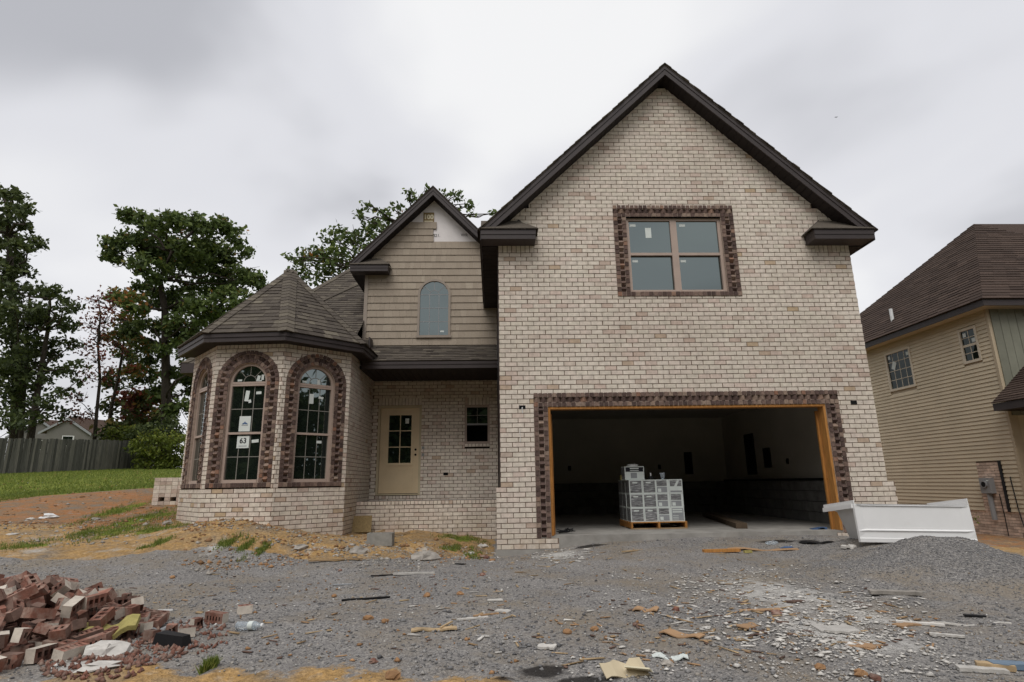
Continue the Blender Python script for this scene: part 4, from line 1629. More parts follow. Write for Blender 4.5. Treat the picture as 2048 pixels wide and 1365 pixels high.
def arc_band(mb, p, cx, cz, r0, r1, d0, d1, n=18, t0=0.0, t1=math.pi):
    for k in range(n):
        a, b = t0 + (t1 - t0) * k / n, t0 + (t1 - t0) * (k + 1) / n
        q = [(cx + math.cos(t) * r, cz + math.sin(t) * r) for t, r in ((a, r0), (a, r1), (b, r1), (b, r0))]
        mb.hexa([p.P(x, z, d1) for x, z in q] + [p.P(x, z, d0) for x, z in q])


def half_disc(mb, p, cx, cz, r, d, n=18):
    pts = [p.P(cx + math.cos(math.pi * k / n) * r, cz + math.sin(math.pi * k / n) * r, d) for k in range(n + 1)]
    mb.poly(pts[::-1])


def arch_bay_window(p, cx, stickers):
    w, D = WR, -.055
    zt = 2.885                 # top of the sash pair
    fr = MB()
    pbox(fr, p, cx - w, cx - w + .05, ZSILL, ZSPR, D - .05, D)
    pbox(fr, p, cx + w - .05, cx + w, ZSILL, ZSPR, D - .05, D)
    pbox(fr, p, cx - w + .05, cx + w - .05, ZSILL, ZSILL + .055, D - .05, D + .012)
    pbox(fr, p, cx - w + .05, cx + w - .05, zt, zt + .033, D - .05, D + .006)
    pbox(fr, p, cx - w + .05, cx + w - .05, zt + .038, zt + .078, D - .05, D + .006)
    arc_band(fr, p, cx, ZSPR, w - .05, w, D - .05, D)
    win = fr.build('window', 'window_taupe', HOUSE)
    zm = 2.005
    g = MB()
    pbox(g, p, cx - w + .05, cx + w - .05, zm + .02, zt, D - .046, D - .036)
    g.build('pane', 'window_glass', win)
    g = MB()
    pbox(g, p, cx - w + .05, cx + w - .05, ZSILL + .055, zm - .02, D - .052, D - .042)
    g.build('pane', 'window_glass', win)
    ppart('meeting_rail', 'window_taupe', win, p, (cx - w + .05, cx + w - .05, zm - .02, zm + .02, D - .05, D - .004))
    g = MB()
    half_disc(g, p, cx, ZSPR, w - .045, D - .036)
    pbox(g, p, cx - w + .05, cx + w - .05, zt + .078, ZSPR + .001, D - .046, D - .036)
    g.build('pane', 'window_glass', win)
    iw = w - .05
    for z0, z1 in ((ZSILL + .055, zm - .02), (zm + .02, zt)):
        dd = D - .034 if z0 > 2 else D - .040
        m = MB()
        for q in (-1, 1):
            pbox(m, p, cx + q * iw / 3 - .007, cx + q * iw / 3 + .007, z0, z1, dd - .004, dd)
        zc = (z0 + z1) / 2
        pbox(m, p, cx - iw, cx + iw, zc - .007, zc + .007, dd - .004, dd + .001)
        m.build('muntin_grid', 'muntin', win)
    m = MB()
    arc_band(m, p, cx, zt + .085, .115, .128, D - .038, D - .033, 10)
    for th in (45, 90, 135):
        a = R(th)
        c0 = np.array([cx + math.cos(a) * .122, zt + .085 + math.sin(a) * .122])
        c1 = np.array([cx + math.cos(a) * (iw + .02), zt + .085 + math.sin(a) * (iw + .03)])
        pr2 = np.array([-math.sin(a), math.cos(a)]) * .006
        q = [c0 - pr2, c1 - pr2, c1 + pr2, c0 + pr2]
        m.hexa([p.P(x, z, D - .033) for x, z in q] + [p.P(x, z, D - .038) for x, z in q])
    m.build('sunburst_muntin', 'muntin', win)
    for (s, z, sw, sh, tl) in stickers:
        sticker(p, cx + s, z, sw, sh, D - (.034 if z > 2 else .040), win, tilt=tl)
    return win, D


bay_panel_w = []
p, Ln = bay_panels[0]
arch_bay_window(p, Ln / 2, [(.2, 2.75, .09, .035, 0)])
p, Ln = bay_panels[1]
cx = Ln / 2
win, D = arch_bay_window(p, cx, [(-.03, 2.70, .075, .20, -.10), (.03, 2.60, .05, .06, .3), (.19, 2.755, .10, .05, .02), (.2, 1.86, .13, .055, .1),
                                 (-.20, 3.0, .085, .035, .05), (.16, 3.03, .06, .11, -.2), (.24, 3.05, .05, .10, 0), (.18, 2.985, .1, .02, 0)])
# papers taped to the glass
m = MB()
pbox(m, p, cx - .13, cx + .085, 2.04, 2.32, D - .030, D - .026)
paper = m.build('paper_notice', 'paper', win)
o3 = p.P(cx - .02, 2.19, D - .0245)
m = MB()
for tri in (((-.035, -.012), (0, .035), (.035, -.012)), ((-.06, -.02), (-.03, .01), (-.005, -.02)), ((.005, -.02), (.03, .012), (.06, -.02))):
    m.poly([o3 + p.u * x + KZ * z + p.n * .001 * i for i, (x, z) in enumerate(tri)])
m.build('printed_logo', 'ink_blue', paper)
m = MB()
pbox(m, p, cx - .08, cx + .04, 2.145, 2.158, D - .0256, D - .0246)
m.build('printed_line', 'ink_grey', paper)
m = MB()
pbox(m, p, cx - .14, cx + .09, 1.735, 1.955, D - .034, D - .030)
paper = m.build('number_notice', 'paper', win)
text_mesh('printed_number', '63', .135, 'ink', tuple(p.P(cx - .025, 1.865, D - .0285)), tuple(p.u), (0, 0, 1), tuple(p.n), paper, bold=.003)
m = MB()
pbox(m, p, cx - .10, cx + .05, 1.765, 1.78, D - .0295, D - .0285)
m.build('printed_line', 'ink_grey', paper)
p, Ln = bay_panels[2]
arch_bay_window(p, Ln / 2, [(-.22, 3.0, .085, .04, .02), (.06, 2.98, .06, .17, 0), (-.06, 2.68, .085, .19, 0), (.13, 2.715, .10, .045, -.15), (.15, 1.86, .10, .05, .02)])

# upper twin window
D = -.055
fr = MB()
x0, x1, z0, z1 = WX0, WX1, WZ0, WZ1
xc = (x0 + x1) / 2
for a, b in ((x0, x0 + .055), (x1 - .055, x1), (xc - .06, xc + .06)):
    pbox(fr, pf, a, b, z0, z1, D - .05, D)
for a, b in ((x0 + .055, xc - .06), (xc + .06, x1 - .055)):
    pbox(fr, pf, a, b, z1 - .05, z1, D - .05, D)
    pbox(fr, pf, a, b, z0, z0 + .05, D - .05, D + .01)
win = fr.build('window', 'window_taupe', HOUSE)
zm = (z0 + z1) / 2 + .02
for i, (a, b) in enumerate(((x0 + .055, xc - .06), (xc + .06, x1 - .055))):
    ppart('meeting_rail', 'window_taupe', win, pf, (a, b, zm - .025, zm + .025, D - .05, D - .004))
    ppart('pane', 'window_glass', win, pf, (a, b, zm + .025, z1 - .05, D - .04, D - .03))
    ppart('pane', 'window_glass', win, pf, (a, b, z0 + .05, zm - .025, D - .07, D - .06))
    sticker(pf, a + (.08 if i == 0 else .12), z1 - .13, .11, .05, D - .03, win)
    sticker(pf, a + .09, zm - .12, .10, .045, D - .06, win)
sticker(pf, x0 + .42, z1 - .28, .11, .20, D - .03, win)
m = MB()
pbox(m, pf, x0, x1, z1, z1 + .004, -.10, .0)
m.build('lintel', 'black_paint', win)

# dormer arched window
pv = Panel((0, VY, 0), (1, 0, 0))
fr = MB()
w = WAW
for q in (-1, 1):
    a = WAX + q * w
    pbox(fr, pv, min(a, a - q * -.055), max(a, a + q * .055), WAZ0 - .055, WAZ0 + WAH, -.02, .045)
pbox(fr, pv, WAX - w - .075, WAX + w + .075, WAZ0 - .06, WAZ0, -.02, .05)
arc_band(fr, pv, WAX, WAZ0 + WAH, w, w + .055, -.02, .045, 22)
win = fr.build('window', 'siding_trim', HOUSE)
g = MB()
pbox(g, pv, WAX - w, WAX + w, WAZ0, WAZ0 + WAH, .002, .012)
half_disc(g, pv, WAX, WAZ0 + WAH, w, .012)
g.build('pane', 'window_glass', win)
m = MB()
for q in (-1, 1):
    pbox(m, pv, WAX + q * w / 3 - .008, WAX + q * w / 3 + .008, WAZ0, WAZ0 + WAH, .012, .017)
for k in (1, 2, 3):
    zz = WAZ0 + WAH * k / 3
    pbox(m, pv, WAX - w, WAX + w, zz - .008, zz + .008, .013, .018)
arc_band(m, pv, WAX, WAZ0 + WAH, .105, .12, .012, .017, 10)
for th in (40, 90, 140):
    a = R(th)
    c0 = np.array([WAX + math.cos(a) * .115, WAZ0 + WAH + math.sin(a) * .115])
    c1 = np.array([WAX + math.cos(a) * w, WAZ0 + WAH + math.sin(a) * w])
    q2 = np.array([-math.sin(a), math.cos(a)]) * .007
    q = [c0 - q2, c1 - q2, c1 + q2, c0 + q2]
    m.hexa([pv.P(x, z, .017) for x, z in q] + [pv.P(x, z, .012) for x, z in q])
m.build('muntin_grid', 'meter_grey', win)
sticker(pv, WAX + .2, WAZ0 + .10, .09, .04, .013, win)

# small porch window, lower sash raised
fr = MB()
for a, b in ((QX0, QX0 + .05), (QX1 - .05, QX1)):
    pbox(fr, pd, a, b, QZ0, QZ1, -.09, -.03)
pbox(fr, pd, QX0 + .05, QX1 - .05, QZ1 - .05, QZ1, -.09, -.03)
pbox(fr, pd, QX0 + .05, QX1 - .05, QZ0, QZ0 + .05, -.09, -.02)
win = fr.build('window', 'window_taupe', HOUSE)
zm = (QZ0 + QZ1) / 2
ppart('meeting_rail', 'meter_grey', win, pd, (QX0 + .05, QX1 - .05, zm - .02, zm + .02, -.085, -.035))
ppart('pane', 'window_glass', win, pd, (QX0 + .05, QX1 - .05, zm + .02, QZ1 - .05, -.075, -.065))
ppart('muntin_grid', 'muntin', win, pd, ((QX0 + QX1) / 2 - .006, (QX0 + QX1) / 2 + .006, zm + .02, QZ1 - .05, -.065, -.061),
      (QX0 + .05, QX1 - .05, zm + .21, zm + .222, -.065, -.060))

# entry door
m = MB()
pbox(m, pd, DX0, DX0 + .055, DZ0, DZ1, -.12, -.01)
pbox(m, pd, DX1 - .055, DX1, DZ0, DZ1, -.12, -.01)
pbox(m, pd, DX0 + .055, DX1 - .055, DZ1 - .055, DZ1, -.12, -.01)
pbox(m, pd, DX0 + .055, DX1 - .055, DZ0, DZ0 + .03, -.12, .02)
dframe = m.build('door_frame', 'door_frame', HOUSE)
a0, a1, b0, b1 = DX0 + .06, DX1 - .06, DZ0 + .04, DZ1 - .06
gx0, gx1, gz0, gz1 = a0 + .19, a1 - .17, b0 + .68, b1 - .16
m = MB()
pbox(m, pd, a0, gx0, b0, b1, -.09, -.05)
pbox(m, pd, gx1, a1, b0, b1, -.09, -.05)
pbox(m, pd, gx0, gx1, gz1, b1, -.09, -.05)
pbox(m, pd, gx0, gx1, b0, gz0, -.09, -.05)
door = m.build('door', 'door_tan', HOUSE)
m = MB()
for bx in ((gx0 - .045, gx0 + .012, gz0 - .05, gz1 + .04), (gx1 - .012, gx1 + .045, gz0 - .05, gz1 + .04), (gx0 + .012, gx1 - .012, gz1 - .012, gz1 + .04), (gx0 + .012, gx1 - .012, gz0 - .05, gz0 + .012)):
    pbox(m, pd, *bx, -.05, -.036)
m.build('glazing_bead', 'door_tan', door)
ppart('pane', 'window_glass', door, pd, (gx0, gx1, gz0, gz1, -.075, -.065))
m = MB()
pbox(m, pd, (gx0 + gx1) / 2 - .01, (gx0 + gx1) / 2 + .01, gz0, gz1, -.065, -.05)
for k in (1, 2):
    zz = gz0 + (gz1 - gz0) * k / 3
    pbox(m, pd, gx0, gx1, zz - .01, zz + .01, -.064, -.049)
m.build('muntin_grid', 'door_tan', door)
m = MB()
for bx in ((gx0 - .03, gx1 + .03, b0 + .10, b0 + .112), (gx0 - .03, gx1 + .03, b0 + .55, b0 + .562), (gx0 - .03, gx0 - .018, b0 + .112, b0 + .55), (gx1 + .018, gx1 + .03, b0 + .112, b0 + .55)):
    pbox(m, pd, *bx, -.052, -.044)
m.build('panel_moulding', 'door_tan', door)
for zz in (b0 + .88, b0 + 1.0):
    m = MB()
    c = pd.P(a1 - .075, zz, -.05)
    m.tube([c, c + pd.n * .004], .027, 14)
    m.build('lock_hole', 'void', door)
sticker(pd, gx1 - .12, gz1 - .15, .09, .12, -.064, door)

# junction boxes left open in the brickwork
for p, s, z in ((pf, .38, 2.28), (pf, 6.13, 2.30), (pd, -1.23, 1.27)):
    fr = MB()
    for bx in ((s - .055, s - .045, z - .032, z + .032), (s + .045, s + .055, z - .032, z + .032), (s - .045, s + .045, z + .025, z + .032), (s - .045, s + .045, z - .032, z - .025)):
        pbox(fr, p, *bx, -.02, .006)
    jb = fr.build('junction_box', 'black_paint', HOUSE)
    ppart('box_void', 'void', jb, p, (s - .045, s + .045, z - .025, z + .025, -.02, .0045))
    if p is pf and s < 1:
        m = MB()
        m.tube([p.P(s, z - .0, .012), p.P(s - .005, z - .03, .02), p.P(s + .005, z - .1, .012)], .007, 6)
        m.build('cable_end', 'white_plastic', jb)
m = MB()
m.tube([pf.P(.335, 1.92, .012), pf.P(.33, 1.85, .016), pf.P(.338, 1.75, .012), pf.P(.335, 1.70, .012)], .004, 5)
m.build('string_line', 'white_plastic', HOUSE)
for z in (1.72, 1.88):
    ppart('switch_box', 'meter_grey', HOUSE, pd, (-1.80, -1.745, z - .035, z + .035, -.01, .008))

# ------------------------------------------------------------------ neighbouring house on the right
NB = empty('siding_house', (12, 3.4, 0), 'two-storey tan vinyl siding house with dark brown hip roof at right', 'house')
NB.location = (0, 0, 0)
NX, NY, NZE = 12.0, 3.42, 5.0
pn = Panel((NX, 16, 0), (0, -1, 0))            # wall faces -X; s runs towards the viewer
S = lambda y: 16 - y
SE = S(NY)
nwin = [(S(7.22), S(6.22), 3.60, 4.68), (S(4.33), S(3.86), 3.86, 4.66)]
patch = (S(4.65), S(3.98), -.36, 1.38)
sid = .0985
zrow = .205
while zrow < NZE:
    iv = [(0.0, SE)]
    for a, b, z0, z1 in nwin:
        if zrow + sid > z0 - .05 and zrow < z1 + .05:
            iv = sub_iv(iv, a - .05, b + .05)
    if zrow < patch[3] - .02:
        iv = sub_iv(iv, patch[0], patch[1])
    for a, b in iv:
        m = MB()
        t = random.uniform(.35, .65)
        m.hexa([pn.P(a, zrow, .022), pn.P(b, zrow, .022), pn.P(b, zrow, -.01), pn.P(a, zrow, -.01),
                pn.P(a, zrow + sid + .006, .003), pn.P(b, zrow + sid + .006, .003), pn.P(b, zrow + sid + .006, -.01), pn.P(a, zrow + sid + .006, -.01)], t)
        m.build('siding_course', 'vinyl_tan', NB)
    zrow += sid
m = MB()
m.box(NX + .011, NX + .2, NY, 16, .1, NZE + .1)
m.build('wall', 'vinyl_trim', NB)
m = MB()
pbox(m, pn, SE - .05, SE + .02, .2, NZE, -.01, .035)
m.build('corner_post', 'vinyl_trim', NB)
m = MB()
pbox(m, pn, patch[1] + .0, patch[1] + .07, .2, 1.38, -.01, .04)
m.build('channel_trim', 'black_paint', NB)
for i, (a, b, z0, z1) in enumerate(nwin):
    fr = MB()
    for bx in ((a - .05, a + .015, z0 - .05, z1 + .05), (b - .015, b + .05, z0 - .05, z1 + .05), (a + .015, b - .015, z1 - .015, z1 + .05), (a + .015, b - .015, z0 - .05, z0 + .015)):
        pbox(fr, pn, *bx, -.02, .03)
    win = fr.build('window', 'frame_beige', NB)
    ppart('pane', 'window_glass_plain', win, pn, (a, b, z0, z1, -.02, -.005))
    m = MB()
    nc, nr = ((4, 4), (2, 4))[i]
    for k in range(1, nc):
        x = a + (b - a) * k / nc
        pbox(m, pn, x - .008, x + .008, z0, z1, -.005, .0)
    for k in range(1, nr):
        z = z0 + (z1 - z0) * k / nr
        pbox(m, pn, a, b, z - (.03 if (i == 1 and k == 2) else .008), z + (.03 if (i == 1 and k == 2) else .008), -.004, .004)
    m.build('muntin_grid', 'frame_beige', win)
    sticker(pn, a + .12, z1 - .12, .10, .10, .002, win)
    sticker(pn, b - .10, z1 - .3 if i else z1 - .14, .10, .10, .002, win)
    if i == 0:
        sticker(pn, a + .27, z1 - .38, .16, .24, .002, win, tilt=-.5)
# brick foundation and meter pier
m = MB()
nbm = MB()
pbox(m, pn, 0, SE, -.7, .195, -.1, -.012)
pbox(m, pn, patch[0], patch[1], .195, patch[3], -.1, .0)
m.build('foundation', 'mortar', NB)
r0 = 0
for zr in np.arange(-.66, .19, .0677):
    s = (r0 % 2) * .1 + 2.0
    while s < SE:
        pbox(nbm, pn, s, min(SE, s + .193), zr, zr + .059, -.03, .0, random.random())
        s += .203
    r0 += 1
for zr in np.arange(.20, patch[3] - .05, .0677):
    s = patch[0] - (r0 % 2) * .1
    while s < patch[1]:
        a, b = max(patch[0], s), min(patch[1], s + .193)
        if b - a > .02:
            pbox(nbm, pn, a, b, zr, zr + .059, -.02, .012, random.random())
        s += .203
    r0 += 1
nbm.build('brickwork', 'brick_neighbour', NB, kind='stuff')
# electric meter
m = MB()
s0 = patch[0] + .14
pbox(m, pn, s0, s0 + .30, .62, .98, .012, .14)
meter = m.build('meter_box', 'meter_grey', NB)
m = MB()
c = pn.P(s0 + .15, .83, .14)
m.tube([c, c + pn.n * .035], .085, 20)
m.build('meter_ring', 'meter_grey', meter)
m = MB()
m.tube([c + pn.n * .03, c + pn.n * .039], .062, 18)
m.build('meter_socket', 'void', meter)
ppart('meter_label', 'paper', meter, pn, (s0 + .21, s0 + .28, .90, .93, .14, .143))
m = MB()
m.tube([pn.P(s0 + .15, .63, .07), pn.P(s0 + .16, .0, .07)], .055, 12)
m.build('conduit', 'meter_grey', meter)
m = MB()
m.tube([pn.P(patch[1] - .14, .6, .03), pn.P(patch[1] - .12, .1, .03), pn.P(patch[1] - .10, -.35, .05)], .01, 6)
m.build('ground_wire', 'black_paint', NB)
m = MB()
m.tube([pn.P(S(3.72), 1.0, .03), pn.P(S(3.70), .9, .05), pn.P(S(3.68), .3, .04), pn.P(S(3.62), .0, .06), pn.P(S(3.55), -.15, .10), pn.P(S(3.6), -.35, .12)], .012, 6)
m.build('cable', 'black_paint', NB)
ppart('spigot_block', 'vinyl_trim', NB, pn, (S(5.62), S(5.48), .24, .38, 0, .05))
# eave, soffit, roof
m = MB()
m.box(NX - .34, NX, NY - .34, 16, NZE + .0, NZE + .012)
m.box(NX, 19, NY - .34, NY, NZE, NZE + .012)
m.build('soffit', 'vinyl_tan', NB)
m = MB()
m.box(NX - .36, NX - .335, NY - .36, 16, NZE - .01, NZE + .17)
m.build('fascia', 'fascia', NB)
m = MB()
m.box(NX - .335, 19, NY - .36, NY - .335, NZE - .01, NZE + .17)
m.build('fascia', 'fascia', NB)
cr = np.array([NX - .40, NY - .40, NZE + .15])
pk = np.array([15.0, 6.45, 8.70])
bk = np.array([NX - .40, 12.6, NZE + .15])
ft = np.array([20.0, NY - .40, NZE + .15])
rt = np.array([20.0, 6.45, 8.70])
m = MB()
for f in ([cr, pk, bk], [cr, ft, rt, pk], [pk, rt, (20, 12.6, NZE + .15), bk]):
    m.poly(f, .5)
m.poly([cr, bk, (20, 12.6, NZE + .15), ft], .2)
m.build('roof', 'shingle_brown', NB)


def courses(mb, a, b, c, step, d, th=.02):
    """overlapping shingle courses on the triangle a(eave) b(eave) c(top)"""
    a, b, c = (np.asarray(q, float) for q in (a, b, c))
    n = np.cross(b - a, c - a); n /= np.linalg.norm(n)
    if n[2] < 0:
        n = -n
    L = np.linalg.norm(c - (a + b) / 2)
    k = int(L / step)
    for i in range(k):
        t0, t1 = i / k, min(1, (i + 1.05) / k)
        p0, p1 = a + (c - a) * t0, b + (c - b) * t0
        q0, q1 = a + (c - a) * t1, b + (c - b) * t1
        nn = max(1, int(np.linalg.norm(p1 - p0) / .35))
        for j in range(nn):
            u0, u1 = j / nn, (j + 1) / nn
            e = th * random.uniform(.7, 1.15)
            mb.hexa([p0 + (p1 - p0) * u0, p0 + (p1 - p0) * u1, q0 + (q1 - q0) * u1, q0 + (q1 - q0) * u0,
                     p0 + (p1 - p0) * u0 + n * e, p0 + (p1 - p0) * u1 + n * e, q0 + (q1 - q0) * u1 + n * .003, q0 + (q1 - q0) * u0 + n * .003], min(1, max(0, random.gauss(.5, .2))))


m = MB()
courses(m, bk, cr, pk, .145, 0)
courses(m, cr, ft, pk, .145, 0)
m.build('shingles', 'shingle_brown', NB, kind='stuff')
# front wall: board and batten, porch roof below
for k in range(28):
    x = NX + .06 + k * .21
    m = MB()
    m.box(x, x + .198, NY - .02 - random.uniform(0, .004), NY + .02, 2.4, NZE, random.random())
    m.build('siding_board', 'board_green', NB)
m = MB()
m.box(NX + .05, 19, NY + .021, NY + .2, -.5, NZE)
m.build('wall', 'vinyl_tan', NB)
m = MB()
_n = np.cross(pk - cr, bk - cr)
_d = ray(1785, 641)
_q = CAM + _d * (((cr - CAM) @ _n) / (_d @ _n))
m.tube([_q - KZ * .1, _q + KZ * .36], .05, 10)
m.build('vent_pipe', 'white_plastic', NB)
# porch roof of the neighbour
e0 = np.array([11.62, 3.41, 2.68]); e1 = np.array([11.62, -1.2, 2.68])
e2 = np.array([19, -1.2, 2.68]); tp0 = np.array([12.95, 3.41, 3.87]); tp1 = np.array([12.95, .1, 3.87])
m = MB()
m.poly([e0, tp0, tp1, e1], .5)
m.poly([e1, tp1, (19, .1, 3.87), e2], .5)
m.poly([tp0, (19, 3.4, 3.87), (19, .1, 3.87), tp1], .5)
m.build('porch_roof', 'shingle_brown', NB)
m = MB()
courses(m, e0, e1, tp0, .145, 0)
courses(m, tp0, e1, tp1, .145, 0)
m.build('porch_shingles', 'shingle_brown', NB, kind='stuff')
m = MB()
m.box(11.64, 11.67, -1.2, 3.41, 2.50, 2.675)
m.build('porch_fascia', 'fascia', NB)
m = MB()
m.box(11.67, 19, -1.2, 3.4, 2.50, 2.53)
m.build('porch_soffit', 'soffit', NB)

# ------------------------------------------------------------------ fence, far houses
FA, FB = np.array([-27.6, 12.5]), np.array([-23.84, 30.95])
fd = (FB - FA) / np.linalg.norm(FB - FA)
fl = float(np.linalg.norm(FB - FA))
FN = empty('picket_fence', (FB[0], FB[1], ground_h(*FB)), 'weathered grey wooden privacy fence along the back of the lawn', 'fence')
FN.location = (0, 0, 0)
s = 0.0
nrm2 = np.array([fd[1], -fd[0]])
while s < fl:
    w = random.uniform(.13, .15)
    c = FA + fd * (s + w / 2)
    g = float(ground_h(c[0], c[1]))
    lean = random.gauss(0, .012)
    h = 1.84 + random.uniform(-.03, .03)
    m = MB()
    m.obox((c[0] + lean * fd[0], c[1] + lean * fd[1], g + h / 2), (fd[0] * (w / 2 - .004), fd[1] * (w / 2 - .004), lean * .2), (nrm2[0] * .01, nrm2[1] * .01, 0), (lean * fd[0], lean * fd[1], h / 2), random.random())
    m.build('picket', 'wood_grey', FN)
    s += w + .002
for zz in (.35, 1.0, 1.6):
    m = MB()
    ga, gb = float(ground_h(*FA)), float(ground_h(*FB))
    o = nrm2 * -.03
    m.hexa([(*(FA + o * 2), ga + zz), (*(FB + o * 2), gb + zz), (*(FB + o), gb + zz), (*(FA + o), ga + zz), (*(FA + o * 2), ga + zz + .09), (*(FB + o * 2), gb + zz + .09), (*(FB + o), gb + zz + .09), (*(FA + o), ga + zz + .09)], .4)
    m.build('rail', 'wood_grey', FN)

for i, (ex, z, wd, lab) in enumerate(((143, 56.0, 1.7, 'low brown-roofed house with a gable end peeking over the fence'),
                                      (88, 60.0, 2.2, 'pale grey gabled house half hidden by the leftmost trees'))):
    hs = empty('far_house', (0, 0, 0), lab, 'house')
    yp = 838 if i == 0 else 842
    pkp = at_depth(ex, yp, z)
    half, slope = wd, .72
    gz = float(ground_h(pkp[0], pkp[1])) - .3
    dirx = np.array([.86, .5, 0])
    diry = np.array([.42, .90, 0])
    ez = pkp[2] - half * slope
    L = 9.0
    m = MB()
    a, b = pkp - dirx * half, pkp + dirx * half
    base = [np.array([a[0], a[1], gz]), np.array([b[0], b[1], gz]), np.array([b[0], b[1], ez]), pkp, np.array([a[0], a[1], ez])]
    m.prism(base, diry * L, .5)
    m.build('wall', 'far_wall', hs)
    m = MB()
    o = dirx * .35
    for sg in (-1, 1):
        e = pkp + dirx * sg * (half + .35) - KZ * ((half + .35) * slope)
        m.hexa([pkp - diry * .3, e - diry * .3, e + diry * L, pkp + diry * L, pkp - diry * .3 + KZ * .15, e - diry * .3 + KZ * .15, e + diry * L + KZ * .15, pkp + diry * L + KZ * .15], .5)
    m.build('roof', 'far_roof', hs)
    for sg in (-1, 1):
        e = pkp + dirx * sg * (half + .35) - KZ * ((half + .35) * slope)
        m = MB()
        f0, f1 = pkp - diry * .33, e - diry * .33
        m.hexa([f0 - KZ * .12, f1 - KZ * .12, f1 - diry * .03 - KZ * .12, f0 - diry * .03 - KZ * .12, f0 + KZ * .1, f1 + KZ * .1, f1 - diry * .03 + KZ * .1, f0 - diry * .03 + KZ * .1])
        m.build('rake_board', 'ink_grey', hs)
    m = MB()
    wc = pkp - KZ * (half * slope + .9) - diry * .02
    m.obox(wc, dirx * .45, diry * .02, KZ * .5)
    wn = m.build('window', 'white_plastic', hs)
    m = MB()
    m.obox(wc - diry * .02, dirx * .38, diry * .01, KZ * .43)
    m.build('pane', 'window_glass', wn)

# ------------------------------------------------------------------ trees


def leaf_cloud(clumps, per, leaf, spread=1.0, sub=9, seed=1, flat=0.75):
    """clumps: list of (centre, radius, tone offset); returns arrays of quads"""
    rg = np.random.default_rng(seed)
    C, T = [], []
    for c, r, to in clumps:
        n = max(12, int(per * r * r))
        k = max(4, int(sub * max(1.0, r)))
        d = rg.normal(size=(k, 3)); d /= np.linalg.norm(d, axis=1)[:, None]
        sc = c + d * (r * rg.uniform(.35, 1.0, (k, 1)) ** .6) * np.array([1, 1, flat])
        idx = rg.integers(0, k, n)
        q = sc[idx] + rg.normal(size=(n, 3)) * (r * .24 * spread + .05) * np.array([1, 1, .7])
        C.append(q)
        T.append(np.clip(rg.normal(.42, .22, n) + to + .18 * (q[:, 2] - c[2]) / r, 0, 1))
    C, T = np.concatenate(C), np.concatenate(T)
    n = len(C)
    a = rg.normal(size=(n, 3)); a /= np.linalg.norm(a, axis=1)[:, None]
    b = rg.normal(size=(n, 3)); b -= a * (a * b).sum(1)[:, None]; b /= np.linalg.norm(b, axis=1)[:, None]
    sz = leaf * rg.uniform(.6, 1.25, (n, 1))
    V = np.stack([C - a * sz, C + b * sz * .55 + a * sz * .1, C + a * sz, C - b * sz * .55 + a * sz * .1], 1).reshape(-1, 3)
    return V, np.arange(4 * n).reshape(n, 4), T


def limb(mb, p, q, r0, r1, n=5, wob=.12, seed=0):
    rg = np.random.default_rng(seed)
    p, q = np.asarray(p, float), np.asarray(q, float)
    L = np.linalg.norm(q - p)
    pts, rs = [], []
    for i in range(n + 1):
        t = i / n
        w = rg.normal(size=3) * wob * L / n * (0 if i in (0, n) else 1)
        sag = np.array([0, 0, -.10 * L * t * (1 - t)])
        pts.append(p + (q - p) * t + w + sag)
        rs.append(r0 + (r1 - r0) * t)
    mb.tube(pts, rs, 6, tone=.5)
    return pts


def px_tree(name, label, depth, trunk_px, clumps_px, leafmat, per, leaf, seed, r_tr=.22, jit=1.6, group='trees beyond the lawn', spread=1.0, extra_twigs=0, tone=0.0, cat='tree', twig=.035):
    rg = np.random.default_rng(seed)
    base = at_depth(trunk_px[0][0], trunk_px[0][1], depth)
    base[2] = float(ground_h(base[0], base[1])) - .15
    root = empty(name, tuple(base), label, cat, group)
    off = base.copy()
    pts = [base - off]
    for x, y in trunk_px[1:]:
        pts.append(at_depth(x, y, depth + rg.uniform(-.4, .4)) - off)
    tr = MB()
    n = len(pts)
    tr.tube(pts, [r_tr * (1 - .72 * i / max(1, n - 1)) for i in range(n)], 9)
    cl = []
    for i, c in enumerate(clumps_px):
        x, y, r = c[:3]
        to = c[3] if len(c) > 3 else 0.0
        dz = rg.normal() * jit
        p = at_depth(x, y, depth + dz) - off
        cl.append((p, r * (depth + dz) / F_PX, to + tone))
        # branch from the nearest trunk point below
        best = min(range(n), key=lambda k: np.linalg.norm(pts[k] - p) + (3 if pts[k][2] > p[2] + .3 else 0))
        limb(tr, pts[best], p, r_tr * .30, twig * .6, 5, .2, seed * 100 + i)
        for k in range(2 + extra_twigs):
            e = p + np.clip(rg.normal(size=3), -1.2, 1.2) * r * depth / F_PX * .6
            limb(tr, p * .75 + pts[best] * .25, e, twig * .8, twig * .3, 3, .2, seed * 977 + i * 7 + k)
    tr.build('trunk', 'bark', root, smooth=True)
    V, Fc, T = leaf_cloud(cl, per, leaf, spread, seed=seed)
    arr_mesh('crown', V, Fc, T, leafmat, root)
    return root


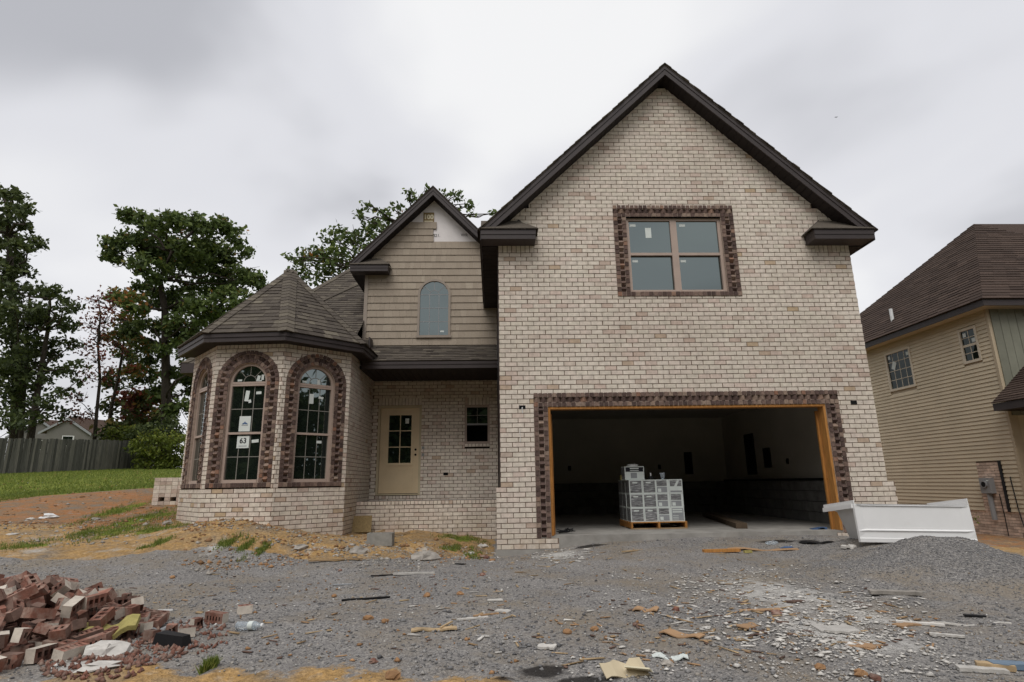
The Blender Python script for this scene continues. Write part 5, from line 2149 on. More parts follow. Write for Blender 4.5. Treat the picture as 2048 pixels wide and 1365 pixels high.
MAPLE = [(330, 445, 30), (275, 440, 28), (235, 490, 30), (222, 520, 18), (270, 490, 35), (310, 490, 38), (360, 455, 32), (385, 438, 28), (430, 455, 30), (465, 470, 25), (470, 510, 30), (430, 510, 38), (390, 500, 40),
         (350, 530, 42), (300, 540, 35), (420, 560, 40), (470, 560, 32), (505, 550, 25), (518, 565, 18), (500, 600, 22), (460, 610, 35), (410, 620, 40), (360, 600, 40), (310, 600, 25), (290, 580, 20), (250, 590, 22, .25),
         (235, 600, 18, .2), (270, 610, 26, .3), (300, 650, 28), (260, 660, 25), (380, 660, 40), (430, 660, 38), (340, 690, 30), (300, 700, 30), (400, 710, 35), (360, 740, 30), (290, 750, 28), (330, 790, 28), (390, 770, 30), (370, 820, 30), (330, 840, 25)]
px_tree('maple_tree', 'tall broad green maple rising behind the bay roof', 42, [(335, 900), (333, 800), (331, 690), (330, 620), (320, 560), (345, 500), (390, 460)], MAPLE, 'leaf_green', 520, .185, 3, r_tr=.36, spread=.82)
LEFT = [(5, 385, 22), (28, 392, 18), (20, 430, 30), (48, 425, 20), (55, 452, 14), (10, 470, 30), (35, 500, 25), (66, 490, 18), (80, 486, 12), (45, 530, 25), (10, 545, 25), (60, 545, 13), (-40, 450, 45), (-50, 540, 50), (-40, 640, 50), (-40, 750, 60)]
px_tree('oak_tree', 'tallest dark tree at the far left edge', 38, [(36, 900), (34, 780), (30, 680), (22, 560), (18, 470), (16, 410)], LEFT, 'leaf_dark', 430, .18, 5, r_tr=.34, tone=.1, spread=.82)
LEFT2 = [(20, 580, 35), (60, 590, 30), (95, 580, 25), (120, 590, 20), (142, 612, 18), (90, 630, 35), (40, 640, 40), (10, 660, 40), (122, 650, 25), (147, 650, 14), (60, 700, 40), (20, 730, 40), (110, 700, 28), (140, 690, 18), (90, 750, 33),
         (150, 735, 18), (40, 790, 38), (10, 840, 38), (90, 800, 24), (130, 785, 16), (60, 840, 26), (152, 765, 12), (118, 825, 16)]
px_tree('oak_tree', 'dark spreading tree with twin leaning trunks left of the red tree', 36, [(58, 905), (68, 830), (82, 740), (96, 660), (100, 600)], LEFT2, 'leaf_dark', 290, .16, 7, r_tr=.24, spread=.85)
px_tree('slim_tree', 'slim dark trunked tree between the far left oaks', 37.5, [(44, 905), (46, 820), (52, 720), (56, 640), (60, 580)], [(30, 620, 25), (70, 640, 25), (52, 690, 28), (30, 740, 25), (75, 720, 25), (15, 780, 25)], 'leaf_dark', 300, .17, 8, r_tr=.16)
RED = [(195, 600, 22), (215, 632, 20), (178, 645, 22), (205, 675, 22), (188, 715, 20), (168, 755, 22), (215, 750, 18), (155, 795, 20), (180, 830, 16), (228, 612, 18), (165, 690, 18), (140, 835, 16), (200, 655, 14), (238, 690, 16)]
px_tree('dogwood_tree', 'thin half-bare tree with sparse dark red leaves', 40, [(190, 905), (193, 830), (200, 760), (196, 690), (201, 630), (197, 600)], RED, 'leaf_red', 170, .13, 11, r_tr=.13, extra_twigs=9, spread=1.7, twig=.024)
UND = [(240, 640, 25, .2), (226, 680, 24, .1), (250, 715, 28), (240, 765, 28), (272, 795, 28, .3), (232, 815, 25), (262, 845, 30), (302, 858, 28), (342, 868, 25), (214, 858, 20), (320, 815, 25, .35), (285, 690, 22, .1), (268, 745, 20, .3)]
px_tree('understory_tree', 'ragged autumn-tinted tree with forked trunk beside the maple', 44, [(214, 905), (222, 820), (236, 760), (246, 700), (250, 640)], UND, 'leaf_autumn', 300, .19, 13, r_tr=.17)
px_tree('red_shrub_tree', 'low dark tree with deep red foliage behind the hedge', 46, [(285, 905), (285, 850), (285, 800)], [(262, 800, 22), (288, 806, 24), (305, 800, 16), (250, 830, 22), (300, 840, 22)], 'leaf_red', 420, .19, 14, r_tr=.14)
BACK = [(582, 515, 13), (600, 530, 19), (622, 508, 19), (640, 525, 21), (662, 474, 20), (655, 508, 24), (692, 472, 23), (682, 508, 27), (716, 432, 14), (735, 412, 11), (737, 446, 21), (722, 480, 27), (765, 432, 18), (758, 466, 24), (612, 548, 21), (652, 552, 24),
        (692, 532, 24), (822, 388, 12), (836, 398, 15), (852, 382, 10), (912, 392, 14), (934, 408, 13), (898, 388, 10), (948, 428, 8), (800, 450, 36), (880, 450, 42), (760, 520, 40), (850, 550, 50), (930, 500, 34), (985, 428, 7), (790, 420, 16), (870, 405, 18)]
px_tree('sweetgum_tree', 'leafy tree showing above the roofs behind the house', 34, [(800, 900), (800, 760), (795, 640), (790, 540), (810, 450)], BACK, 'leaf_green', 250, .17, 17, r_tr=.3, jit=1.2, extra_twigs=1, spread=1.15)
for i, (lab, cl, dp) in enumerate((('yellow-green bush standing right behind the fence end', [(235, 864, 18), (258, 868, 20), (222, 876, 16), (245, 885, 22), (268, 880, 20), (280, 892, 18), (225, 900, 18)], 40.5),
                                   ('large yellow-green bush between the fence and the bay', [(296, 892, 26), (330, 884, 26), (312, 914, 28), (345, 918, 26), (288, 920, 22), (360, 890, 22), (320, 936, 20), (362, 925, 20), (285, 935, 14)], 37.5))):
    px_tree('hedge_bush', lab, dp, [(cl[2][0], 945), (cl[2][0], 930), (cl[2][0], 915)], cl, 'leaf_yellowgreen', 850, .11, 21 + i, r_tr=.05, jit=.5, group='bushes by the fence', cat='bush')
px_tree('hedge_bush', 'dark bush at the fence corner under the maple', 39, [(275, 945), (275, 930), (275, 915)], [(270, 925, 20), (290, 900, 22), (280, 870, 20), (310, 865, 22), (340, 855, 22), (275, 945, 10)], 'leaf_dark', 700, .13, 27, r_tr=.05, jit=.6, group='bushes by the fence', cat='bush')

# trees across the street behind the viewer (they show as reflections in the panes)
for i, (x, y, h, r) in enumerate(((-30, -38, 12, 6), (-22, -41, 14, 6.5), (-13, -38, 13, 6.5), (-5, -41, 14, 6.5), (4, -38, 13, 6.5), (13, -41, 13, 6.5), (22, -38, 13, 6.5), (-39, -34, 13, 7), (32, -34, 13, 7), (39, -26, 13, 6.5), (-46, -26, 13, 7), (44, -16, 12, 6.5))):
    root = empty('street_tree', (x, y, float(ground_h(x, y))), 'tree across the street behind the viewer, seen only as a reflection', 'tree', 'trees across the street')
    tr = MB()
    tr.tube([(0, 0, -.2), (0, 0, h * .4), (.3, 0, h * .75)], [.3, .22, .1], 8)
    tr.build('trunk', 'bark', root)
    rg = np.random.default_rng(60 + i)
    cl = [(np.array([rg.uniform(-r, r) * .7, rg.uniform(-r, r) * .6, h * rg.uniform(.3, .92)]), r * rg.uniform(.3, .5), 0) for _ in range(20)]
    cl += [(np.array([rg.uniform(-r, r) * .9, rg.uniform(-r, r) * .5, rg.uniform(.5, 2.5)]), r * .4, 0) for _ in range(8)]
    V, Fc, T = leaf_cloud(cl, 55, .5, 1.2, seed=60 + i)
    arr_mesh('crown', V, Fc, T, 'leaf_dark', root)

# ------------------------------------------------------------------ loose cored bricks


def cored_brick(L=.194, W=.09, H=.07, holes=3, broken=False, seed=0):
    rg = random.Random(seed)
    m = MB()
    mg, gap = .026, .018
    hw = (L - 2 * mg - gap * (holes - 1)) / holes
    xs = [0]
    for k in range(holes):
        a = mg + k * (hw + gap)
        xs += [a, a + hw]
    xs.append(L)
    ys = [0, .027, W - .027, W]
    ox, oy, oz = -L / 2, -W / 2, -H / 2
    for zt in (0, 1):
        z = oz + (H if zt else 0)
        for i in range(len(xs) - 1):
            for j in range(3):
                if i % 2 == 1 and j == 1:
                    continue
                q = [(ox + xs[i], oy + ys[j], z), (ox + xs[i + 1], oy + ys[j], z), (ox + xs[i + 1], oy + ys[j + 1], z), (ox + xs[i], oy + ys[j + 1], z)]
                m.poly(q if zt else q[::-1], rg.random(), 0)
    for i in range(1, len(xs) - 1, 2):
        a, b, c, d = ox + xs[i], ox + xs[i + 1], oy + ys[1], oy + ys[2]
        z0, z1 = oz, oz + H
        for q in ([(a, c, z0), (a, c, z1), (b, c, z1), (b, c, z0)], [(a, d, z0), (b, d, z0), (b, d, z1), (a, d, z1)],
                  [(a, c, z0), (a, d, z0), (a, d, z1), (a, c, z1)], [(b, c, z0), (b, c, z1), (b, d, z1), (b, d, z0)]):
            m.poly(q, .2, 0)
    z0, z1, x0, x1, y0, y1 = oz, oz + H, ox, ox + L, oy, oy + W
    m.poly([(x0, y0, z0), (x1, y0, z0), (x1, y0, z1), (x0, y0, z1)], rg.random(), 1)
    m.poly([(x1, y1, z0), (x0, y1, z0), (x0, y1, z1), (x1, y1, z1)], rg.random(), 0)
    m.poly([(x0, y1, z0), (x0, y0, z0), (x0, y0, z1), (x0, y1, z1)], rg.random(), 1)
    m.poly([(x1, y0, z0), (x1, y1, z0), (x1, y1, z1), (x1, y0, z1)], rg.random(), 0 if broken else 1)
    if broken:
        for i, v in enumerate(m.v):
            if abs(v[0] - x1) < 1e-6:
                m.v[i] = (v[0] + .018 * math.sin(v[1] * 60 + seed) + .014 * math.sin(v[2] * 90 + seed * 2), v[1], v[2])
    return m


BM = {}
for face in ('brick_face', 'brick_brownface', 'brick_red'):
    BM[face] = [cored_brick(holes=3, seed=1).mesh('loose_brick', ['brick_red', face]), cored_brick(holes=5, seed=2).mesh('loose_brick', ['brick_red', face]),
                cored_brick(L=.11, holes=2, broken=True, seed=3).mesh('loose_brick', ['brick_red', face]), cored_brick(L=.075, holes=1, broken=True, seed=4).mesh('loose_brick', ['brick_red', face])]


def put_brick(loc, rot, face, kind, label, group=None):
    o = bpy.data.objects.new('loose_brick', BM[face][kind])
    o.location = loc
    o.rotation_euler = rot
    o.scale = (.94, .94, .94)
    COL.objects.link(o)
    tag(o, label, 'brick', group)
    return o


HC = np.array([-4.25, -4.85])


def heap_h(x, y):
    dx, dy = (x - HC[0]) / (1.5 if x > HC[0] else 1.9), (y - HC[1]) / (.95 if y > HC[1] else 1.45)
    return .43 * max(0, 1 - (dx * dx + dy * dy)) ** .9


rg = random.Random(12)
LBL = {'brick_face': 'loose cream-faced cored brick in the heap of red bricks', 'brick_brownface': 'loose brown-faced cored brick in the heap of red bricks',
       'brick_red': 'loose bare red cored brick in the heap of bricks'}
placed = []
for layer in range(5):
    tries = 0
    cnt = 0
    while tries < 5000 and cnt < (100, 80, 50, 24, 6)[layer]:
        tries += 1
        x, y = rg.uniform(-5.7, -2.2), rg.uniform(-6.5, -3.8)
        hh = heap_h(x, y)
        if hh < .02 + .105 * layer:
            continue
        if layer < 3 and hh > .02 + .105 * layer + .30:
            continue
        if px_of((x, y, .1 + .09 * layer))[0] < -25 or px_of((x, y, .1 + .09 * layer))[1] > 1400:
            continue
        if any(l == layer and (x - a) ** 2 + (y - b) ** 2 < .125 ** 2 for a, b, l in placed):
            continue
        placed.append((x, y, layer))
        z = float(ground_h(x, y)) + .045 + layer * .098 + rg.uniform(-.012, .015)
        face = rg.choices(('brick_face', 'brick_brownface', 'brick_red'), (5, 5, 4))[0]
        kind = rg.choices((0, 1, 2, 3), (4, 3.5, 4, 3))[0]
        flat = rg.choice((0, 0, math.pi / 2, -math.pi / 2, math.pi))
        tilt = .12 + .12 * layer
        zone = ('on the crest of' if layer >= 3 else 'at the right foot of' if x > -3.0 else 'on the back slope of' if y > HC[1] + .25 else 'on the near slope of' if y < HC[1] - .3 else 'inside' if layer < 2 else 'high on')
        lab = ('whole three-hole', 'whole five-hole', 'broken half', 'broken end')[kind] + {'brick_face': ' cream-faced', 'brick_brownface': ' brown-faced', 'brick_red': ' bare red'}[face] + ' brick ' + zone + ' the brick heap'
        put_brick((x, y, z), (flat + rg.gauss(0, tilt), rg.gauss(0, tilt), rg.uniform(-3.14, 3.14)), face, kind, lab, 'heap of loose bricks')
        cnt += 1

for px, py, rot, face, kind, lab in (
        (488, 1228, (0, 0, .5), 'brick_face', 2, 'half cored brick lying farthest from the heap, beside the plastic bottle'),
        (432, 1246, (math.pi / 2, 0.05, -.35), 'brick_face', 1, 'whole cream brick on edge between the heap and the lone half brick'),
        (392, 1258, (math.pi / 2, 0, .9), 'brick_face', 3, 'short broken brick end touching the whole cream brick'),
        (372, 1275, (0, 0, .4), 'brick_face', 2, 'cream half brick just behind the black block'),
        (342, 1272, (math.pi / 2, .1, .2), 'brick_face', 3, 'small pale brick chunk behind the black block'),
        (302, 1282, (0, .1, 1.3), 'brick_red', 3, 'orange broken brick chunk left of the black block'),
        (252, 1205, (math.pi / 2, 0, .15), 'brick_red', 3, 'red brick end standing behind the aluminium can'),
        (276, 1236, (math.pi / 2, 0, .2), 'brick_face', 2, 'cream half brick right of the aluminium can'),
        (262, 1252, (math.pi / 2, .1, -.1), 'brick_face', 2, 'cream brick piece below the aluminium can'),
        (290, 1250, (.2, 0, .8), 'brick_red', 2, 'red brick piece at the right foot of the heap')):
    q = gpt(px, py)
    put_brick((q[0], q[1], q[2] + .036), rot, face, kind, lab)
# brick crumbs at the foot of the heap
rg2 = np.random.default_rng(5)


def rubble(name, pts, sizes, tones, mat, flat=1.0, **props):
    """small irregular chips: squashed octahedra"""
    n = len(pts)
    base = np.array([(1, 0, 0), (-1, 0, 0), (0, 1, 0), (0, -1, 0), (0, 0, 1), (0, 0, -1)], float)
    V = base[None] * rg2.uniform(.55, 1.3, (n, 6, 3))
    V += rg2.normal(size=(n, 6, 3)) * .18
    th = rg2.uniform(0, 6.28, n)
    c, s = np.cos(th), np.sin(th)
    x, y = V[..., 0] * c[:, None] - V[..., 1] * s[:, None], V[..., 0] * s[:, None] + V[..., 1] * c[:, None]
    V = np.stack([x, y, V[..., 2] * flat], 2) * np.asarray(sizes)[:, None, None] + pts[:, None, :]
    f = np.array([(0, 2, 4), (2, 1, 4), (1, 3, 4), (3, 0, 4), (2, 0, 5), (1, 2, 5), (3, 1, 5), (0, 3, 5)])
    Fc = (f[None] + 6 * np.arange(n)[:, None, None]).reshape(-1, 3)
    return arr_mesh(name, V.reshape(-1, 3), Fc, np.repeat(tones, 8), mat, **props)


def scatter_px(cx, cy, rx, ry, n, power=1.0):
    out = []
    for _ in range(n):
        a, r = rg2.uniform(0, 6.28), rg2.uniform(0, 1) ** (.5 * power)
        out.append((cx + math.cos(a) * r * rx, cy + math.sin(a) * r * ry))
    return np.array(out)


_GT = None


def gpts(P):
    """ground points for many photo pixels (coarse march, vectorised)"""
    P = np.asarray(P, float)
    D = _f[None] + _r[None] * ((P[:, 0:1] - 1024) / F_PX) - _u[None] * ((P[:, 1:2] - 682.5) / F_PX)
    t = (CAM[2] - 0.0) / np.maximum(1e-3, -D[:, 2])
    for _ in range(8):
        Q = CAM[None] + D * t[:, None]
        h = ground_h(Q[:, 0], Q[:, 1])
        t = t + np.clip((Q[:, 2] - h) / np.maximum(.12, -D[:, 2]), -1.5, 1.5) * .8
    Q = CAM[None] + D * t[:, None]
    Q[:, 2] = ground_h(Q[:, 0], Q[:, 1])
    return Q


pts = np.concatenate([gpts(scatter_px(270, 1295, 110, 38, 420)), gpts(scatter_px(390, 1275, 70, 35, 110)), gpts(scatter_px(180, 1335, 110, 30, 200))])
rubble('brick_crumbs', pts + [0, 0, .006], rg2.uniform(.006, .026, len(pts)), rg2.random(len(pts)), 'brick_red', kind='stuff', label='crumbled red brick chips strewn at the foot of the heap')

# ------------------------------------------------------------------ gravel, lawn blades, plaster chips


def gravel_field():
    n = 52000
    u = rg2.random(n)
    # denser close to the viewer
    y = -7.2 + 7.0 * u ** 1.35
    half = 1.6 + (y + 9.8) * .95
    x = CAM[0] + rg2.uniform(-1, 1, n) * np.minimum(half, 8.5)
    keep = (clay_mask(x, y) < .35 + .5 * rg2.random(n) ** 3) & (y < -.12) & (x < 7)
    x, y = x[keep], y[keep]
    z = ground_h(x, y)
    s = rg2.lognormal(-4.95, .42, len(x)).clip(.003, .024)
    t = np.clip(rg2.normal(.42, .22, len(x)), 0, 1)
    t[rg2.random(len(x)) < .012] = 1.0
    dst, chr_ = np.zeros(len(x)), np.zeros(len(x))
    for arr_, blobs in ((dst, DUST_W), (chr_, CHAR_W)):
        for (gx, gy, rx, ry, am) in blobs:
            np.maximum(arr_, am * np.clip(1.25 - np.hypot((x - gx) / rx, (y - gy) / ry), 0, 1), out=arr_)
    pat = fbm(x * 4.5, y * 4.5, 5, 91) * 1.25 + dst
    t = np.where((pat > .99) & (rg2.random(len(x)) < (pat - .97) * 3), rg2.uniform(.965, 1.0, len(x)), t)
    tanm = fbm(x * .55, y * .55, 4, 95)
    for rx_ in (1.75, 3.45):
        tanm = tanm + .10 * np.exp(-((x - (rx_ + .18 * np.sin(y * .55) + .05 * (y + 4))) / .2) ** 2)
    s = s * (.7 + .75 * np.clip(fbm(x * .8, y * .8, 3, 99), .2, .8))
    t = np.where((tanm > .50) & (rg2.random(len(x)) < (tanm - .49) * 3.2), rg2.uniform(.80, .935, len(x)), t)
    gone = (pat > .98) & (rg2.random(len(x)) < (pat - .93) * 2.6)
    k2 = ~gone & ~((chr_ + fbm(x * 3, y * 3, 4, 97) > 1.02) & (rg2.random(len(x)) < .85))
    x, y, z, s, t = x[k2], y[k2], z[k2], s[k2], t[k2]
    rubble('gravel', np.stack([x, y, z + s * .25], 1), s, t, 'gravel', .7, kind='stuff', label='loose grey crushed gravel covering the forecourt')


gravel_field()


def mound_h(x, y):
    wx, wy = x + .25 * (fbm(x * 1.1, y * 1.1, 3, 61) - .45), y + .3 * (fbm(x * 1.1, y * 1.1, 3, 63) - .45)
    g = lambda cx, cy, rx, ry: np.exp(-(((wx - cx) / rx) ** 2 + ((wy - cy) / ry) ** 2))
    a = .20 * g(4.88, -2.70, .46, .48) + .19 * g(5.48, -2.72, .38, .45) + .20 * g(5.05, -3.35, 1.15, .85) + .10 * g(5.5, -3.9, 1.0, .7) + .08 * g(3.8, -3.0, .8, .7) + .17 * g(4.75, -1.75, .6, .55) + .16 * g(5.7, -1.75, .8, .55)
    return a * (.86 + .3 * fbm(x * 1.7, y * 1.7, 3, 65))


def gravel_pile():
    xs, ys = np.linspace(2.6, 8.0, 136), np.linspace(-5.2, -.6, 116)
    X, Y = np.meshgrid(xs, ys)
    h = mound_h(X, Y)
    Z = ground_h(X, Y) + h - .03 + (fbm(X * 5, Y * 5, 3, 71) - .45) * .05 * np.clip(h / .1, 0, 1)
    i = (np.arange(len(xs) - 1)[None] + len(xs) * np.arange(len(ys) - 1)[:, None]).ravel()
    Fc = np.stack([i, i + 1, i + 1 + len(xs), i + len(xs)], 1)
    o = arr_mesh('gravel_pile', np.stack([X.ravel(), Y.ravel(), Z.ravel()], 1), Fc, np.full(len(Fc), .5), 'ground_soil', kind='stuff', label='heap of fine grey gravel dumped in front of the white bathtub', category='gravel')
    o.data.polygons.foreach_set('use_smooth', np.ones(len(Fc), bool))
    a = o.data.color_attributes.new('mask', 'FLOAT_COLOR', 'POINT')
    a.data.foreach_set('color', np.tile(np.array([0, 0, 0, 1], np.float32), len(xs) * len(ys)))
    n = 19000
    x, y = rg2.normal(5.0, 1.0, n), rg2.normal(-3.1, .8, n)
    k = (x > 2.7) & (x < 7.9) & (y > -5.1) & (y < -1.0) & (mound_h(x, y) > .035)
    x, y = x[k], y[k]
    s = rg2.lognormal(-4.95, .3, len(x)).clip(.004, .018)
    z = ground_h(x, y) + mound_h(x, y) - .03 + (fbm(x * 5, y * 5, 3, 71) - .45) * .05 * np.clip(mound_h(x, y) / .1, 0, 1)
    st = rubble('pile_gravel', np.stack([x, y, z + s * .2], 1), s, np.clip(rg2.normal(.42, .2, len(x)), 0, 1), 'gravel', .7, kind='stuff')
    st.parent = o


gravel_pile()


def blades(name, x, y, h0, h1, w, label, tone=.45):
    n = len(x)
    z = ground_h(x, y)
    h = rg2.uniform(h0, h1, n)
    a = rg2.uniform(0, 6.28, n)
    lx, ly = rg2.normal(0, .35, n) * h, rg2.normal(0, .35, n) * h
    p = np.stack([x, y, z - .005], 1)
    d = np.stack([np.cos(a), np.sin(a), np.zeros(n)], 1) * (w * rg2.uniform(.6, 1.3, n))[:, None]
    V = np.stack([p - d, p + d, p + np.stack([lx, ly, h], 1)], 1).reshape(-1, 3)
    return arr_mesh(name, V, np.arange(3 * n).reshape(n, 3), np.clip(rg2.normal(tone, .25, n), 0, 1), 'grass', kind='stuff', label=label)


n = 90000
x, y = rg2.uniform(-30, -5.5, n), 4.5 + 26 * rg2.random(n) ** 1.6
k = (lawn_mask(x, y) > .45 + .4 * rg2.random(n))
blades('lawn_grass', x[k], y[k], .03, .10, .014, 'short green lawn sloping up to the fence', .5)
xx, yy = [], []
for (gx, gy, rx, ry) in GRASS_W:
    m_ = int(min(1500, 260 + 900 * rx * ry))
    m_ = int(m_ * 1.7)
    cl_ = rg2.normal(size=(9, 2)) * .55
    ci = rg2.integers(0, 9, m_)
    xx.append(gx + (cl_[ci, 0] + rg2.normal(0, .28, m_)) * rx); yy.append(gy + (cl_[ci, 1] + rg2.normal(0, .28, m_)) * ry)
blades('grass_tufts', np.concatenate(xx), np.concatenate(yy), .02, .075, .006, 'tufts of green grass sprouting from the bare dirt', .5)

# plaster and drywall chips
zones = [(1560, 1215, 230, 80, 800), (1660, 1260, 130, 60, 650), (1480, 1170, 130, 35, 350), (1740, 1240, 90, 50, 300), (1120, 1112, 60, 14, 220), (1310, 1190, 130, 50, 220), (1700, 1330, 240, 35, 350), (1240, 1330, 130, 35, 110), (1790, 1290, 110, 30, 160), (960, 1110, 45, 10, 90), (760, 1085, 60, 20, 160)]
P2 = np.concatenate([scatter_px(a, b, c, d, e) for a, b, c, d, e in zones])
P2 = P2[P2[:, 1] < 1364]
Q = gpts(P2)
Q[:, 2] += np.where(mound_h(Q[:, 0], Q[:, 1]) > .03, mound_h(Q[:, 0], Q[:, 1]) - .03, 0)
s = rg2.lognormal(-4.75, .62, len(Q)).clip(.003, .04)
rubble('plaster_chips', Q + [0, 0, .008], s, rg2.random(len(Q)), 'plaster_white', .3, kind='stuff', label='white plaster and drywall crumbs scattered over the gravel')
P2 = np.concatenate([scatter_px(1100, 1200, 900, 150, 420), scatter_px(700, 1130, 300, 60, 160)])
P2 = P2[(P2[:, 1] < 1364) & (P2[:, 1] > 1095)]
Q = gpts(P2)
s = rg2.lognormal(-4.7, .5, len(Q)).clip(.004, .022)
rubble('stone_crumbs', Q + [0, 0, .006], s, rg2.random(len(Q)), 'rock_orange', .6, kind='stuff', label='small orange clay lumps scattered over the gravel')
_rc = gpts(np.concatenate([scatter_px(150, 1030, 230, 30, 900), scatter_px(560, 1080, 220, 28, 700), scatter_px(300, 1005, 60, 14, 160), scatter_px(880, 1105, 90, 22, 200)]))
P2 = np.concatenate([scatter_px(560, 1090, 200, 25, 700), scatter_px(800, 1110, 140, 30, 600), scatter_px(150, 1050, 200, 45, 600), scatter_px(300, 1000, 120, 20, 250)])
Q = gpts(P2)
s = rg2.lognormal(-4.2, .55, len(Q)).clip(.006, .06)
rubble('red_clods', _rc + [0, 0, .004], rg2.lognormal(-4.0, .55, len(_rc)).clip(.008, .07), rg2.random(len(_rc)), 'rock_orange', .6, kind='stuff', label='orange-red clods of dug earth on the left bank')
rubble('clay_clods', Q + [0, 0, .004], s, rg2.random(len(Q)), 'rock_pale', .6, kind='stuff', label='pale clods and mortar crumbs on the clay bank')

# ------------------------------------------------------------------ cube of packed bricks left of the bay
BS = empty('brick_stack', (-7.75, 3.9, float(ground_h(-7.6, 4.2)) - .04), 'strapped cube of pale bricks with two fork holes behind the bay', 'brick stack', rz=.12)
for r in range(7):
    for c in range(5):
        if r == 1 and c in (1, 3):
            continue
        for dd in range(3):
            m = MB()
            m.box(c * .125, c * .125 + .119, dd * .2, dd * .2 + .194, r * .086, r * .086 + .080, random.random())
            m.build('brick', 'brick_cream', BS)

# ------------------------------------------------------------------ white bathtub
TB = empty('bathtub', (5.33, -1.78, .168), 'white fibreglass bathtub shell set down outside the garage behind the gravel heap', 'bathtub')
TB.rotation_euler = (R(-6.5), R(1.6), R(-1.5))


def loft(mb, rings, close=False):
    idx = []
    for rg_ in rings:
        i0 = len(mb.v)
        mb.v.extend([tuple(p) for p in rg_])
        idx.append((i0, len(rg_)))
    for (a, n), (b, _) in zip(idx[:-1], idx[1:]):
        for j in range(n):
            k = (j + 1) % n
            mb.f.append((a + j, a + k, b + k, b + j)); mb.t.append(.5); mb.m.append(0)
    if close:
        a, n = idx[-1]
        mb.f.append(tuple(range(a, a + n))[::-1]); mb.t.append(.5); mb.m.append(0)


def rrect(cx, cy, hx, hy, r, z, n=5):
    out = []
    for (sx, sy, a0) in ((1, 1, 0), (-1, 1, 90), (-1, -1, 180), (1, -1, 270)):
        for k in range(n + 1):
            a = R(a0 + 90 * k / n)
            out.append((cx + sx * (hx - r) + r * math.cos(a), cy + sy * (hy - r) + r * math.sin(a), z))
    return out


hl, hd, ht = .755, .38, .475
# apron with a raised bead and recessed field
m = MB()
sec = [(-.0, .0), (-.004, .045), (.010, .055), (.012, .125), (-.006, .145), (.018, .165), (.018, ht - .03), (.0, ht - .012), (.0, ht)]
nx = 14
for i in range(len(sec) - 1):
    for k in range(nx):
        xa, xb = -hl + 2 * hl * k / nx, -hl + 2 * hl * (k + 1) / nx
        ya = lambda x, j: -hd + sec[j][0] * (0.0 if (abs(x) > hl - .05 and 3 <= j <= 7) else 1.0)
        m.poly([(xa, ya(xa, i), sec[i][1]), (xb, ya(xb, i), sec[i][1]), (xb, ya(xb, i + 1), sec[i + 1][1]), (xa, ya(xa, i + 1), sec[i + 1][1])])
for x in (-hl, hl):
    m.poly([(x, -hd, 0), (x, -hd, ht), (x, -hd + .04, ht), (x, -hd + .04, 0)])
m.poly([(-hl, -hd + .04, 0), (-hl, -hd + .04, ht), (hl, -hd + .04, ht), (hl, -hd + .04, 0)])
m.build('apron', 'tub_gelcoat', TB, smooth=False)
m = MB()
loft(m, [rrect(0, 0, hl, hd, .03, ht - .02), rrect(0, 0, hl, hd, .03, ht), rrect(0, 0, hl - .07, hd - .07, .10, ht + .004), rrect(0, 0, hl - .11, hd - .11, .12, ht - .04), rrect(0, 0, hl - .20, hd - .15, .14, .10), rrect(0, 0, hl - .26, hd - .2, .12, .06)], True)
m.build('basin', 'tub_gelcoat', TB, smooth=True)
# outer skin of the bowl under the rim
m = MB()
loft(m, [rrect(0, 0, hl - .03, hd - .03, .08, ht - .021), rrect(0, 0, hl - .10, hd - .06, .12, ht - .06), rrect(0, 0, hl - .19, hd - .10, .14, .05), rrect(0, 0, hl - .24, hd - .14, .12, .02)], True)
m.build('bowl_shell', 'white_plastic', TB, smooth=True)
# wall flanges at the ends and the back; rim lip hanging over the left end
for bx, nm in (((-hl, -hl + .012, -hd + .0, hd, ht, ht + .045), 'end_flange'), ((hl - .012, hl, -hd + .0, hd, ht, ht + .085), 'end_flange'), ((-hl + .012, hl - .012, hd - .012, hd, ht, ht + .015), 'back_flange')):
    m = MB()
    x0, x1, y0, y1, z0, z1 = bx
    if nm == 'end_flange':
        zf = z0 + (.085 if x0 > 0 else .045)
        m.hexa([(x0, y0, z0), (x1, y0, z0), (x1, y1, z0), (x0, y1, z0), (x0, y0, zf), (x1, y0, zf), (x1, y1, z1), (x0, y1, z1)])
    else:
        m.box(*bx)
    m.build(nm, 'tub_gelcoat', TB)
m = MB()
m.box(-hl - .02, -hl, -hd + .03, hd, ht - .055, ht - .0)
m.build('rim_lip', 'tub_gelcoat', TB)

# ------------------------------------------------------------------ pallet of cartons in the garage
PX, PYY = 2.33, .95
PLT = empty('pallet', (PX, PYY, .199), 'orange-brown wooden pallet under the cartons on the garage floor', 'pallet')
for k, x in enumerate((0, .49, .98)):
    m = MB()
    m.box(x, x + .04, 0, .95, .018, .105, random.random())
    m.build('stringer', 'pine', PLT)
for k in range(5):
    m = MB()
    m.box(0, 1.02, k * .21, k * .21 + .10, .107, .123, random.random())
    m.build('deck_board', 'pine', PLT)
for k in range(3):
    m = MB()
    m.box(0, 1.02, k * .42, k * .42 + .10, 0, .016, random.random())
    m.build('bottom_board', 'pine_dry', PLT)
ROWN = ('bottom', 'middle', 'top')
COLN = ('leftmost', 'second from left', 'third from left', 'rightmost')


